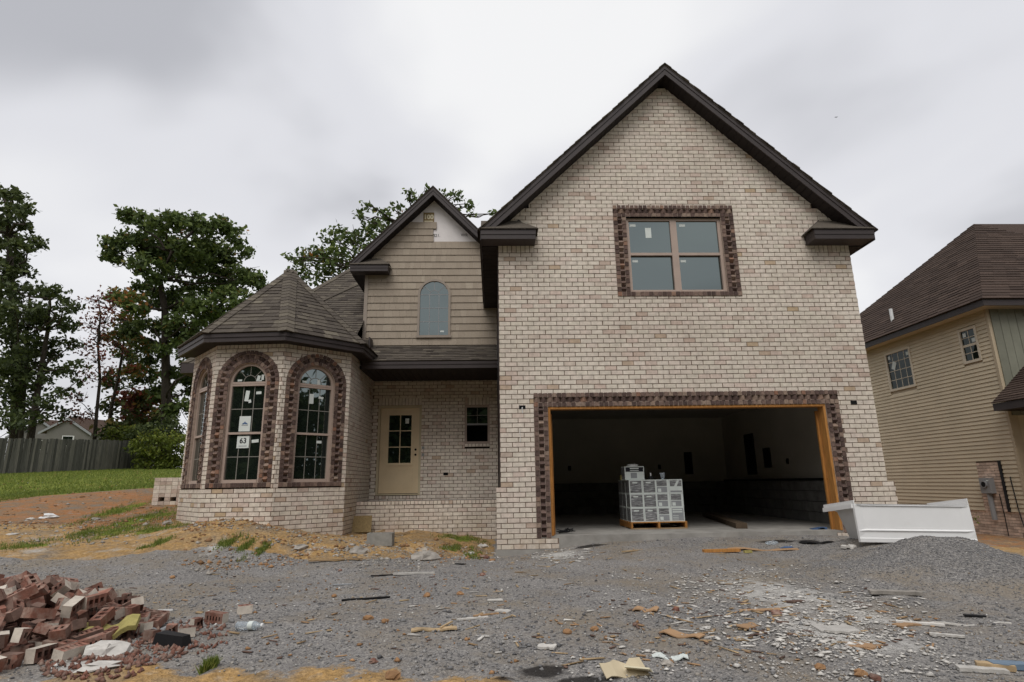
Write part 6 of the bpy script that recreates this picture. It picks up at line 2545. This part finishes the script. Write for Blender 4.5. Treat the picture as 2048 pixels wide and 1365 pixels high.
def carton(x, y, z, w, d, h, label, style, rz=0.0, group='cartons stacked on the pallet'):
    t = empty('carton', (x, y, z), label, 'carton', group, rz)
    m = MB()
    m.box(0, w, 0, d, 0, h)
    m.build('box_body', 'paper', t)
    e = .016
    if style in (0, 1):
        m = MB(); m.box(e, w - e, -.003, -.0005, e, h - e); m.build('front_print', 'carton_print', t)
        m = MB(); m.box(w * .25, w * .62, -.005, -.0032, h - .062, h - .040); m.build('title_print', 'paper', t)
        m = MB()
        for q in range(3):
            m.box(w * .12, w * .8, -.0045, -.0032, h * .25 + q * .035, h * .25 + q * .035 + .006)
        m.build('text_print', 'ink_grey', t)
    elif style == 2:
        m = MB(); m.box(e, w - e * 2.6, -.003, -.0005, h * .52, h - e); m.build('front_print', 'carton_print', t)
        m = MB(); m.box(e, w - e * 2.6, -.003, -.0005, e, h * .46); m.build('lower_print', 'ink_grey', t)
        m = MB(); m.box(w * .14, w * .38, -.0046, -.0032, h * .10, h * .34); m.build('label_print', 'paper', t)
    elif style == 3:
        m = MB(); m.box(e, w - e, -.003, -.0005, h * .5, h - e); m.build('front_print', 'carton_print', t)
        m = MB(); m.prism([(w * .18, -.0046, h * .2), (w * .42, -.0046, h * .22), (w * .78, -.0046, h * .92), (w * .6, -.0046, h * .9)], (0, .0014, 0)); m.build('picture_print', 'paper', t)
        m = MB(); m.box(e, w - e, -.003, -.0005, e, h * .18); m.build('lower_print', 'ink_grey', t)
    elif style == 4:
        m = MB(); m.box(e, w - e, -.003, -.0005, e, h - e); m.build('front_print', 'ink_grey', t)
        m = MB()
        for q in range(2):
            m.box(w * .12, w * .85, -.0046, -.0032, h * (.62 + q * .16), h * (.62 + q * .16) + .022)
        for q in range(3):
            m.box(w * .12, w * .55, -.0046, -.0032, h * .14 + q * .03, h * .14 + q * .03 + .008)
        m.build('text_print', 'paper', t)
    elif style == 5:
        m = MB(); m.box(e, w - e, -.003, -.0005, h * .60, h - e); m.build('header_print', 'ink', t)
        m = MB(); m.box(w * .27, w * .72, -.0046, -.0032, h * .80, h * .88); m.box(w * .27, w * .72, -.0046, -.0032, h * .66, h * .71); m.build('title_print', 'paper', t)
        m = MB(); m.box(w * .30, w * .62, -.003, -.0005, h * .12, h * .52); m.build('lower_print', 'ink_grey', t)
    m = MB(); m.box(-.003, -.0005, e, d - e, e, h - e); m.build('side_print', 'carton_print', t)
    return t


cw, chh = .242, .243
ST = [[0, 1, 2, 4], [0, 0, 2, 2], [1, 0, 2, 3]]
for r in range(3):
    for c in range(4):
        j = random.uniform(-.004, .004)
        carton(PX + .02 + c * (cw + .002) + j, PYY + .03 + random.uniform(-.006, .006) - (.0 if r else .004), .199 + .125 + r * (chh + .002), cw, .30, chh,
               'grey printed carton, ' + ROWN[r] + ' row, ' + COLN[c] + ' on the pallet front', ST[r][c], random.uniform(-.01, .01))
    for dd in (1, 2):
        carton(PX + .015, PYY + .03 + dd * .305, .199 + .125 + r * (chh + .002), cw, .30, chh,
               'shaded carton behind the leftmost one, ' + ROWN[r] + ' row, ' + ('second deep' if dd == 1 else 'third deep') + ' on the pallet', 1)
    for c in (1, 2, 3):
        carton(PX + .02 + c * (cw + .002), PYY + .03 + .305, .199 + .125 + r * (chh + .002), cw, .30, chh, 'carton in the hidden second row of the pallet load', 1)
ztop = .199 + .125 + 3 * (chh + .002)
carton(PX - .03, PYY + .10, ztop + .001, .36, .28, .24, 'single carton with black header lying on top of the pallet load', 5, .02, None)
tb = MB()
tb.tube([(0, 0, 0), (0, 0, .03), (0, 0, .04)], [.10, .105, .07], 18)
o = tb.build('bucket_lid', 'white_plastic')
o.location = (PX + .15, PYY + .22, ztop + .245)
tag(o, 'round white lid lying on the top carton', 'lid')
yb = MB()
yb.box(-.05, .05, -.04, .04, 0, .085)
o = yb.build('tape_box', 'foam_yellow')
o.location = (PX - .005, PYY + .40, ztop + .002)
tag(o, 'small yellow box at the left end of the carton stack', 'box')
sb = empty('spray_bottle', (PX + .46, PYY + .15, ztop + .001), 'dark bottle with white nozzle standing on the carton stack', 'bottle')
m = MB(); m.tube([(0, 0, 0), (0, 0, .05), (0, 0, .065)], [.05, .05, .02], 12); m.build('bottle_body', 'black_paint', sb)
m = MB(); m.tube([(0, 0, .06), (0, 0, .12)], [.014, .011], 8); m.build('nozzle', 'white_plastic', sb)
cp = MB()
cp.tube([(0, 0, 0), (0, 0, .12)], [.030, .048], 14, cap=False)
cp.tube([(0, 0, .002), (0, 0, .04)], [.030, .036], 14)
o = cp.build('plastic_cup', 'clear_plastic')
o.location = (PX + .67, PYY + .12, ztop + .001)
tag(o, 'clear plastic cup standing on the carton stack', 'cup')

lb = MB()
lb.box(0, 3.9, -.095, .095, 0, .09, .2)
o = lb.build('floor_beam', 'beam_brown')
a, b = np.array([4.22, .68]), np.array([5.0, 4.6])
o.location = (a[0], a[1], .2)
o.rotation_euler = (0, 0, math.atan2(b[1] - a[1], b[0] - a[0]))
tag(o, 'long dark timber beam lying on the garage floor', 'beam')
cb = MB()
rgc = random.Random(4)
pts_ = [(rgc.uniform(-.16, .16), rgc.uniform(-.1, .1), rgc.uniform(.01, .09)) for _ in range(26)]
cb.tube(pts_, .008, 5)
o = cb.build('cable_tangle', 'black_paint')
o.location = (1.08, .35, .2)
tag(o, 'tangle of black cable in the left corner of the garage opening', 'cable')
dl = MB()
for k in range(6):
    dl.box(-.12 + k * .03, -.1 + k * .045, -.05, .06, 0, .012 + .004 * k)
o = dl.build('floor_scraps', 'ink_blue')
o.location = (5.36, .28, .199)
tag(o, 'small blue scraps by the right garage jamb', 'scrap')

# ------------------------------------------------------------------ objects lying about


def chunk(name, px, py, sx, sy, sz, mat, label, cat, rz=0.0, seed=0, lift=.4, sub=2, rough=.18):
    """lumpy stone-like solid"""
    rg_ = np.random.default_rng(seed + int(px))
    m = MB()
    n, k = 9, 6
    rings = []
    for i in range(1, k):
        ph = math.pi * i / k
        rings.append([(math.sin(ph) * math.cos(2 * math.pi * j / n) * sx * (1 + rg_.normal() * rough), math.sin(ph) * math.sin(2 * math.pi * j / n) * sy * (1 + rg_.normal() * rough), -math.cos(ph) * sz * (1 + rg_.normal() * rough * .6)) for j in range(n)])
    loft(m, rings, True)
    m.f.append(tuple(range(0, n))[::-1]); m.t.append(.5); m.m.append(0)
    o = m.build(name, mat)
    q = gpt(px, py)
    o.location = (q[0], q[1], q[2] + sz * lift)
    o.rotation_euler = (0, 0, rz)
    return tag(o, label, cat)


def slab(name, px, py, L, W, T, mat, label, cat, rz=0.0, tilt=(0, 0), wav=0.0, seed=0, ragged=.0, lift=.0):
    """board, strip or sheet lying on the ground; can be warped and have torn ends"""
    rg_ = random.Random(seed + int(px * 3 + py))
    m = MB()
    n = 8
    top, bot = [], []
    for i in range(n + 1):
        x = -L / 2 + L * i / n
        w0 = W / 2 * (1 + rg_.uniform(-ragged, ragged))
        w1 = W / 2 * (1 + rg_.uniform(-ragged, ragged))
        z = wav * math.sin(i * 1.1 + seed)
        top.append(((x, -w0, z + T), (x, w1, z + T)))
        bot.append(((x, -w0, z), (x, w1, z)))
    t = rg_.random()
    for i in range(n):
        a, b = top[i], top[i + 1]
        c, d = bot[i], bot[i + 1]
        m.poly([a[0], b[0], b[1], a[1]], t); m.poly([c[1], d[1], d[0], c[0]], t)
        m.poly([c[0], d[0], b[0], a[0]], t); m.poly([d[1], c[1], a[1], b[1]], t)
    m.poly([bot[0][0], top[0][0], top[0][1], bot[0][1]], t)
    m.poly([bot[n][1], top[n][1], top[n][0], bot[n][0]], t)
    o = m.build(name, mat)
    q = gpt(px, py)
    mh = float(mound_h(q[0], q[1]))
    o.location = (q[0], q[1], q[2] + .004 + lift + (max(0, mh - .03)))
    o.rotation_euler = (tilt[0], tilt[1], rz)
    return tag(o, label, cat)


# concrete block by the porch, with two cores
CBK = MB()
CBK_ = [(0, .395, 0, .03), (0, .395, .16, .19), (0, .03, .03, .16), (.18, .215, .03, .16), (.365, .395, .03, .16)]
for x0, x1, y0, y1 in CBK_:
    CBK.box(x0, x1, y0, y1, 0, .19)
o = CBK.build('concrete_block', 'concrete_block')
q = gpt(735, 1092)
o.location = (q[0] - .02, q[1] + .02, q[2] - .01)
o.rotation_euler = (0, 0, R(-3))
tag(o, 'grey hollow concrete block standing in front of the porch', 'concrete block')
slab('plywood_offcut', 715, 1066, .55, .34, .012, 'osb', 'tan plywood offcut leaning in the corner between bay and porch', 'plywood', .1, (R(70), 0), lift=.16)
slab('plank_offcut', 745, 1075, .5, .06, .03, 'pine_dry', 'short pale lumber end behind the concrete block', 'board', .5, (0, -.2), lift=.05)
slab('plank_offcut', 800, 1072, .42, .05, .025, 'pine_dry', 'pale stick lying right of the concrete block', 'board', .6, (0, -.1), lift=.02)
slab('lath_strip', 672, 1124, .72, .045, .018, 'pine_dry', 'long pale lath lying at the edge of the clay bank', 'board', .22, lift=.012)
slab('foam_strip', 828, 1150, .50, .045, .02, 'plaster_white', 'white foam strip lying on the gravel before the porch', 'strip', .03, ragged=.25)
slab('vinyl_scrap', 685, 1171, .20, .05, .008, 'ink_grey', 'small pale grey scrap left of the white foam strip', 'scrap', .1, ragged=.3)
slab('dark_strip', 732, 1200, .45, .035, .012, 'black_paint', 'charred black strip on the gravel in the middle left', 'strip', .25, ragged=.4)
slab('dark_strip', 765, 1153, .28, .03, .012, 'black_paint', 'thin black strip left of the white foam strip', 'strip', .2, ragged=.4)
slab('bark_scrap', 920, 1130, .16, .04, .01, 'black_paint', 'little black scrap at the tip of the clay bank', 'scrap', -.4, ragged=.4)
slab('wood_splinter', 868, 1262, .34, .06, .012, 'pine_dry', 'torn pale wood splinter lying in the middle of the gravel', 'splinter', .12, ragged=.5, wav=.006)
slab('wood_splinter', 893, 1256, .20, .014, .01, 'pine_dry', 'thin upright sliver crossing the torn wood splinter', 'splinter', 1.2, lift=.014)
slab('wood_splinter', 945, 1240, .26, .02, .012, 'plaster_white', 'white sliver right above the torn wood splinter', 'splinter', .3, ragged=.5)
slab('wood_splinter', 972, 1232, .22, .02, .01, 'cardboard', 'orange wood sliver beside the white one', 'splinter', .35, ragged=.4)
slab('drywall_scrap', 1094, 1297, .12, .08, .014, 'plaster_white', 'small cream drywall scrap alone in front centre', 'scrap', -.3, ragged=.3)
slab('drywall_scrap', 990, 1203, .14, .05, .012, 'plaster_white', 'white drywall sliver in the centre of the forecourt', 'scrap', .1, ragged=.4)
slab('drywall_scrap', 1006, 1226, .13, .08, .012, 'plaster_white', 'pinkish pale scrap right of the orange sliver', 'scrap', -.4, ragged=.4)
slab('stud_offcut', 1443, 1105, .52, .085, .038, 'pine', 'short yellow lumber offcut lying before the garage', 'board', .04)
slab('cardboard_strip', 1525, 1100, .95, .20, .008, 'cardboard', 'long torn brown cardboard strip before the garage', 'cardboard', -.35, wav=.012, ragged=.25)
slab('foam_offcut', 1496, 1107, .11, .05, .03, 'foam_yellow', 'small yellow foam bit beside the cardboard strip', 'foam', .1)
slab('black_sheet', 1635, 1087, .5, .14, .012, 'black_paint', 'black plastic sheet scrap at the right garage corner', 'sheet', -.05, ragged=.5, wav=.012)
slab('pale_plank', 1265, 1104, .36, .03, .015, 'pine_dry', 'thin pale stick pointing at the garage slab', 'stick', .45, ragged=.3)
slab('pale_plank', 1015, 1108, .55, .03, .015, 'plaster_white', 'white stick lying under the left garage pier', 'stick', -.3, ragged=.2)
slab('pale_plank', 1072, 1098, .30, .06, .03, 'pine_dry', 'broken pale board end at the foot of the left pier', 'board', .5, (0, -.2), lift=.03)
slab('cardboard_scrap', 1292, 1222, .20, .13, .010, 'cardboard', 'crumpled tan cardboard piece left in the plaster scatter', 'cardboard', -.4, ragged=.4, wav=.012)
slab('cardboard_scrap', 1363, 1272, .30, .10, .008, 'cardboard', 'long folded cardboard piece in the front centre right', 'cardboard', -.7, ragged=.3, wav=.010)
slab('cardboard_scrap', 1500, 1255, .18, .11, .008, 'cardboard', 'tan cardboard corner in the middle of the plaster scatter', 'cardboard', .5, ragged=.3)
slab('cardboard_scrap', 1522, 1223, .36, .08, .008, 'cardboard', 'pinkish torn cardboard beside the red brick chip', 'cardboard', .05, ragged=.5)
slab('cardboard_scrap', 1722, 1296, .16, .12, .008, 'cardboard', 'tan square card scrap at right front', 'cardboard', -.2, ragged=.3)
slab('cardboard_scrap', 1812, 1253, .18, .08, .01, 'cardboard', 'small tan card scrap nearest the foot of the gravel heap', 'cardboard', .3, ragged=.4)
slab('paper_sheet', 1340, 1318, .22, .09, .006, 'paper', 'white crumpled sheet at the front centre right', 'paper', -.25, ragged=.4, wav=.012)
slab('carton_flap', 1248, 1350, .26, .12, .008, 'door_frame', 'beige carton flap standing at the bottom edge', 'cardboard', .25, (.5, 0), ragged=.3, lift=.02, wav=.01)
slab('carton_flap', 1278, 1355, .14, .11, .008, 'paint_cream', 'cream carton flap right of the beige one at the bottom edge', 'cardboard', -.4, (-.4, 0), lift=.03)
slab('drywall_sheet', 1672, 1262, .27, .20, .014, 'plaster_white', 'largest broken drywall slab in the plaster scatter', 'drywall', -.15, ragged=.35)
slab('drywall_sheet', 1790, 1190, .42, .09, .03, 'rock_pale', 'flat grey mortar slab half buried at the heap foot', 'mortar slab', -.32, ragged=.5)
slab('drywall_sheet', 1840, 1250, .30, .04, .014, 'plaster_white', 'long white drywall strip running right from the scatter', 'drywall', -.5, ragged=.5)
slab('drywall_sheet', 1895, 1275, .20, .035, .014, 'plaster_white', 'white drywall strip right of the long one', 'drywall', -.55, ragged=.5)
slab('vinyl_strip', 1935, 1252, .62, .018, .012, 'plaster_white', 'long thin white strip in front of the gravel heap', 'strip', -.12, wav=.012)
slab('black_scrap', 1950, 1235, .14, .04, .012, 'black_paint', 'black scrap above the long thin white strip', 'scrap', -.4)
slab('black_scrap', 1590, 1206, .16, .05, .014, 'brick_brownface', 'dark brown bark-like scrap in the plaster scatter', 'scrap', .1, ragged=.4)
slab('white_bag', 1700, 1117, .16, .10, .03, 'plaster_white', 'crumpled white bag on the slope of the gravel heap', 'bag', .2, ragged=.4, wav=.014)
slab('blue_tray', 2018, 1338, .18, .09, .03, 'blue_plastic', 'blue plastic scrap at the bottom right', 'plastic scrap', -.25, ragged=.25)
slab('tile_shard', 1965, 1345, .24, .06, .02, 'plaster_white', 'white broken tile left of the blue scrap', 'tile', -.35, ragged=.3)
slab('tile_shard', 1992, 1340, .18, .06, .03, 'pine_dry', 'tan board end between white tile and blue scrap', 'board', -.5, ragged=.2)
slab('foil_pack', 318, 1262, .16, .07, .012, 'ink_grey', 'shiny grey wrapper at the right of the brick heap', 'wrapper', .5, ragged=.3, wav=.01)
slab('white_straw', 330, 1224, .13, .018, .014, 'white_plastic', 'white plastic stub above the brick heap', 'plastic stub', .08)
slab('insulation_piece', 215, 1282, .38, .20, .035, 'foam_yellow', 'folded yellow insulation piece at the right of the brick heap', 'insulation', .35, (.25, -.15), ragged=.25, wav=.03, lift=.05)
chunk('mortar_slab', 215, 1310, .14, .10, .06, 'plaster_white', 'crusty white mortar slab at the front of the brick heap', 'mortar slab', .3, 101, .35, rough=.32)
chunk('mortar_slab', 190, 1340, .11, .06, .03, 'plaster_white', 'lower white mortar slab at the bottom left', 'mortar slab', .5, 102, .35, rough=.32)
# black block
bb = MB()
bb.hexa([(-.13, -.05, 0), (.13, -.05, 0), (.12, .05, 0), (-.13, .05, 0), (-.12, -.04, .07), (.11, -.04, .07), (.10, .04, .065), (-.12, .05, .07)])
o = bb.build('black_block', 'black_paint')
q = gpt(345, 1292)
o.location = (q[0], q[1], q[2] + .006)
o.rotation_euler = (0, .05, R(-18))
tag(o, 'black rectangular block at the right of the brick heap', 'block')
# rocks
for i, (px, py, r, lab, mt) in enumerate((
        (345, 1157, .05, 'orange rock beyond the brick heap', 'rock_orange'), (420, 1150, .07, 'flat tan rock right of the orange rock', 'rock_pale'), (855, 1194, .06, 'round tan rock below the white foam strip', 'rock_orange'),
        (920, 1190, .05, 'brown rock right of the round tan rock', 'rock_orange'), (965, 1152, .055, 'dark red rock near the clay tip', 'brick_red'), (736, 1240, .055, 'orange rock left of two in the middle gravel', 'rock_orange'),
        (770, 1246, .05, 'orange rock right of two in the middle gravel', 'rock_orange'), (668, 1195, .045, 'small orange rock above the black strip', 'rock_orange'), (785, 1358, .07, 'brown rock at the bottom edge', 'rock_orange'),
        (746, 1328, .04, 'red brick chip in front of the dark patch', 'brick_red'), (612, 1155, .06, 'tan stone below the clay bank', 'rock_pale'), (680, 1143, .04, 'red chip below the clay bank', 'brick_red'),
        (1352, 1222, .05, 'red brick chip in the plaster scatter left', 'brick_red'), (1553, 1230, .06, 'red brick chip in the plaster scatter right', 'brick_red'), (1271, 1252, .035, 'dark red chip left of the cardboard', 'brick_red'),
        (1190, 1262, .05, 'ochre stone in the centre front', 'rock_orange'), (1135, 1268, .05, 'orange clod left of the ochre stone', 'rock_orange'), (1366, 1168, .05, 'pinkish brick bit above the plaster scatter', 'rock_pale'),
        (1722, 1353, .055, 'amber stone at the bottom right', 'rock_orange'), (1640, 1340, .05, 'orange clod at the bottom right of centre', 'rock_orange'), (1750, 1362, .05, 'red brick bit at the bottom right', 'brick_red'),
        (1335, 1332, .05, 'pale stone block by the crumpled white sheet', 'rock_pale'))):
    chunk('rock', px, py, r * .72, r * .62, r * .45, mt, lab, 'rock', i * .7, i)
for i, (px, py, r, lab) in enumerate(((600, 1098, .18, 'rounded mortar lump beside the lath'), (715, 1105, .22, 'large grey mortar lump before the concrete block'), (850, 1118, .30, 'broad grey mortar mound on the clay'),
                                      (965, 1095, .14, 'cream foam lump by the garage pier'), (942, 1108, .09, 'white foam bit left of the cream foam lump'), (985, 1122, .08, 'tan stone by the left pier foot'),
                                      (190, 1040, .12, 'grey stone among the grass tufts on the left'), (60, 1040, .11, 'pale flat stone on the left dirt'), (283, 1017, .10, 'orange boulder beside the brick cube'), (335, 1048, .16, 'grey stone pair beside the bay foot'))):
    chunk('mortar_lump', px, py, r * .72, r * .6, r * .34, ('rock_pale', 'rock_pale', 'rock_pale', 'plaster_white', 'plaster_white', 'rock_orange', 'rock_pale', 'plaster_white', 'rock_orange', 'rock_pale')[i], lab, 'lump', i * .9, 40 + i, .1, rough=.27)
chunk('plastic_bag', 98, 1037, .16, .10, .07, 'white_plastic', 'crumpled white bag on the left dirt', 'bag', .3, 77, .3, rough=.3)
chunk('paper_scrap', 24, 1070, .10, .07, .02, 'plaster_white', 'small white block at the left edge of the dirt', 'scrap', .3, 78, .3)
chunk('red_scrap', 968, 1118, .09, .05, .04, 'brick_red', 'rust-red crumpled scrap by the left pier', 'scrap', .3, 79, .3, rough=.3)
chunk('wet_bag', 1545, 1089, .08, .06, .035, 'clear_plastic', 'clear crumpled plastic right behind the cardboard strip', 'bag', .2, 80, .4, rough=.3)
chunk('blue_rag', 1575, 1098, .10, .05, .02, 'ink_blue', 'dark blue rag right of the cardboard strip', 'rag', .2, 81, .4, rough=.35)

# aluminium can, plastic bottle
cn = empty('drink_can', tuple(gpt(228, 1240, .05)), 'crushed silver drink can lying on the brick heap side', 'can')
cn.rotation_euler = (R(75), R(20), R(15))
m = MB(); m.tube([(0, 0, -.06), (0, 0, -.05), (0, 0, .045), (0, 0, .058)], [.026, .033, .033, .028], 18); m.build('can_body', 'aluminium', cn, smooth=True)
m = MB(); m.tube([(0, 0, .058), (0, 0, .0595)], [.026, .026], 18); m.build('can_lid', 'white_plastic', cn)
m = MB(); m.tube([(.004, .006, .0596), (.004, .006, .0605)], [.009, .009], 10); m.build('can_mouth', 'void', cn)
bt = empty('water_bottle', tuple(gpt(497, 1262, .035)), 'clear crushed water bottle lying beside the half brick', 'bottle')
bt.rotation_euler = (0, R(88), R(-10))
m = MB(); m.tube([(0, 0, -.10), (0, 0, -.09), (0, 0, -.03), (0, 0, .0), (0, 0, .05), (0, 0, .085), (0, 0, .10)], [.024, .032, .031, .026, .032, .015, .013], 14); m.build('bottle_body', 'clear_plastic', bt, smooth=True)
m = MB(); m.tube([(0, 0, .0), (0, 0, .04)], [.031, .0325], 14); m.build('bottle_label', 'paper', bt)
m = MB(); m.tube([(0, 0, .10), (0, 0, .118)], [.015, .015], 10); m.build('bottle_cap', 'white_plastic', bt)

# weeds against the neighbour's wall and by the porch
for i, (px, py, zd, h, lab) in enumerate(((1880, 1012, 13.5, .5, 'thin yellow-green weed against the neighbouring siding'), (1915, 1018, 13.2, .4, 'second thin weed right along the neighbouring siding'))):
    b = at_depth(px, py, zd)
    b[2] = float(ground_h(b[0], b[1]))
    wd = empty('weed', tuple(b), lab, 'weed')
    m = MB()
    for k in range(7):
        m.tube([(0, 0, 0), (rg.gauss(0, .1), rg.gauss(0, .1), h * .6), (rg.gauss(0, .25), rg.gauss(0, .2), h * rg.uniform(.8, 1.4))], [.006, .005, .002], 5)
    m.build('stem', 'leaf_yellowgreen', wd)
    V, Fc, T = leaf_cloud([(np.array([0, 0, h * .7]), .28, 0), (np.array([.15, 0, h]), .2, 0)], 1500, .03, 1.2, seed=90 + i)
    arr_mesh('leaves', V, Fc, T, 'leaf_yellowgreen', wd)

# a bird far up in the sky
bd = at_depth(1672, 235, 60)
br_ = empty('bird', tuple(bd), 'tiny dark bird flying in the sky right of the gable', 'bird')
br_.rotation_euler = (.3, .5, .9)
br_.scale = (.45, .45, .45)
m = MB(); m.tube([(-.22, 0, 0), (-.10, 0, .02), (.05, 0, .02), (.16, 0, .03), (.22, 0, .02)], [.01, .05, .06, .035, .008], 8); m.build('body', 'black_paint', br_, smooth=True)
for sg in (-1, 1):
    m = MB()
    m.prism([(.06, sg * .04, .03), (.10, sg * .22, .10), (.0, sg * .42, .07), (-.04, sg * .22, .08), (-.06, sg * .04, .03)], (0, 0, .01))
    m.build('wing', 'black_paint', br_)


# slivers of wood, card and plastic scattered over the forecourt
def slivers(name, zones, mat, L0, L1, label):
    P2 = np.concatenate([scatter_px(a, b, c, d, e) for a, b, c, d, e in zones])
    P2 = P2[(P2[:, 1] < 1363) & (P2[:, 1] > 1092)]
    Q = gpts(P2)
    n = len(Q)
    L, W, T = rg2.uniform(L0, L1, n), rg2.uniform(.008, .03, n), rg2.uniform(.003, .010, n)
    th = rg2.normal(.0, .9, n)
    u = np.stack([np.cos(th), np.sin(th), rg2.normal(0, .06, n)], 1)
    v = np.stack([-np.sin(th), np.cos(th), rg2.normal(0, .1, n)], 1)
    corners = []
    for zt in (0, 1):
        for a, b in ((-1, -1), (1, -1), (1, 1), (-1, 1)):
            k = rg2.uniform(.4, 1.1, n)
            corners.append(Q + u * (a * L / 2 * rg2.uniform(.8, 1.1, n))[:, None] + v * (b * W / 2 * k)[:, None] + np.array([0, 0, 1.0]) * (.004 + zt * T)[:, None])
    V = np.stack(corners, 1).reshape(-1, 3)
    f = np.array([(0, 3, 2, 1), (4, 5, 6, 7), (0, 1, 5, 4), (1, 2, 6, 5), (2, 3, 7, 6), (3, 0, 4, 7)])
    Fc = (f[None] + 8 * np.arange(n)[:, None, None]).reshape(-1, 4)
    arr_mesh(name, V, Fc, np.repeat(rg2.random(n), 6), mat, kind='stuff', label=label)


slivers('wood_slivers', [(1100, 1200, 800, 130, 90), (1550, 1220, 260, 90, 90), (1100, 1115, 130, 20, 30)], 'pine_dry', .03, .16, 'thin pale wood slivers strewn over the gravel')
slivers('white_slivers', [(1600, 1220, 260, 90, 150), (1200, 1200, 500, 120, 50), (1120, 1110, 80, 16, 40), (800, 1100, 150, 30, 40)], 'plaster_white', .02, .12, 'thin white plaster and vinyl slivers strewn over the gravel')
slivers('dark_slivers', [(1000, 1210, 800, 130, 70), (1600, 1240, 250, 90, 50)], 'brick_brownface', .02, .10, 'dark bark and shingle bits strewn over the gravel')
slivers('card_slivers', [(1500, 1260, 400, 90, 60), (700, 1230, 350, 90, 30)], 'cardboard', .02, .09, 'brown cardboard bits strewn over the gravel')
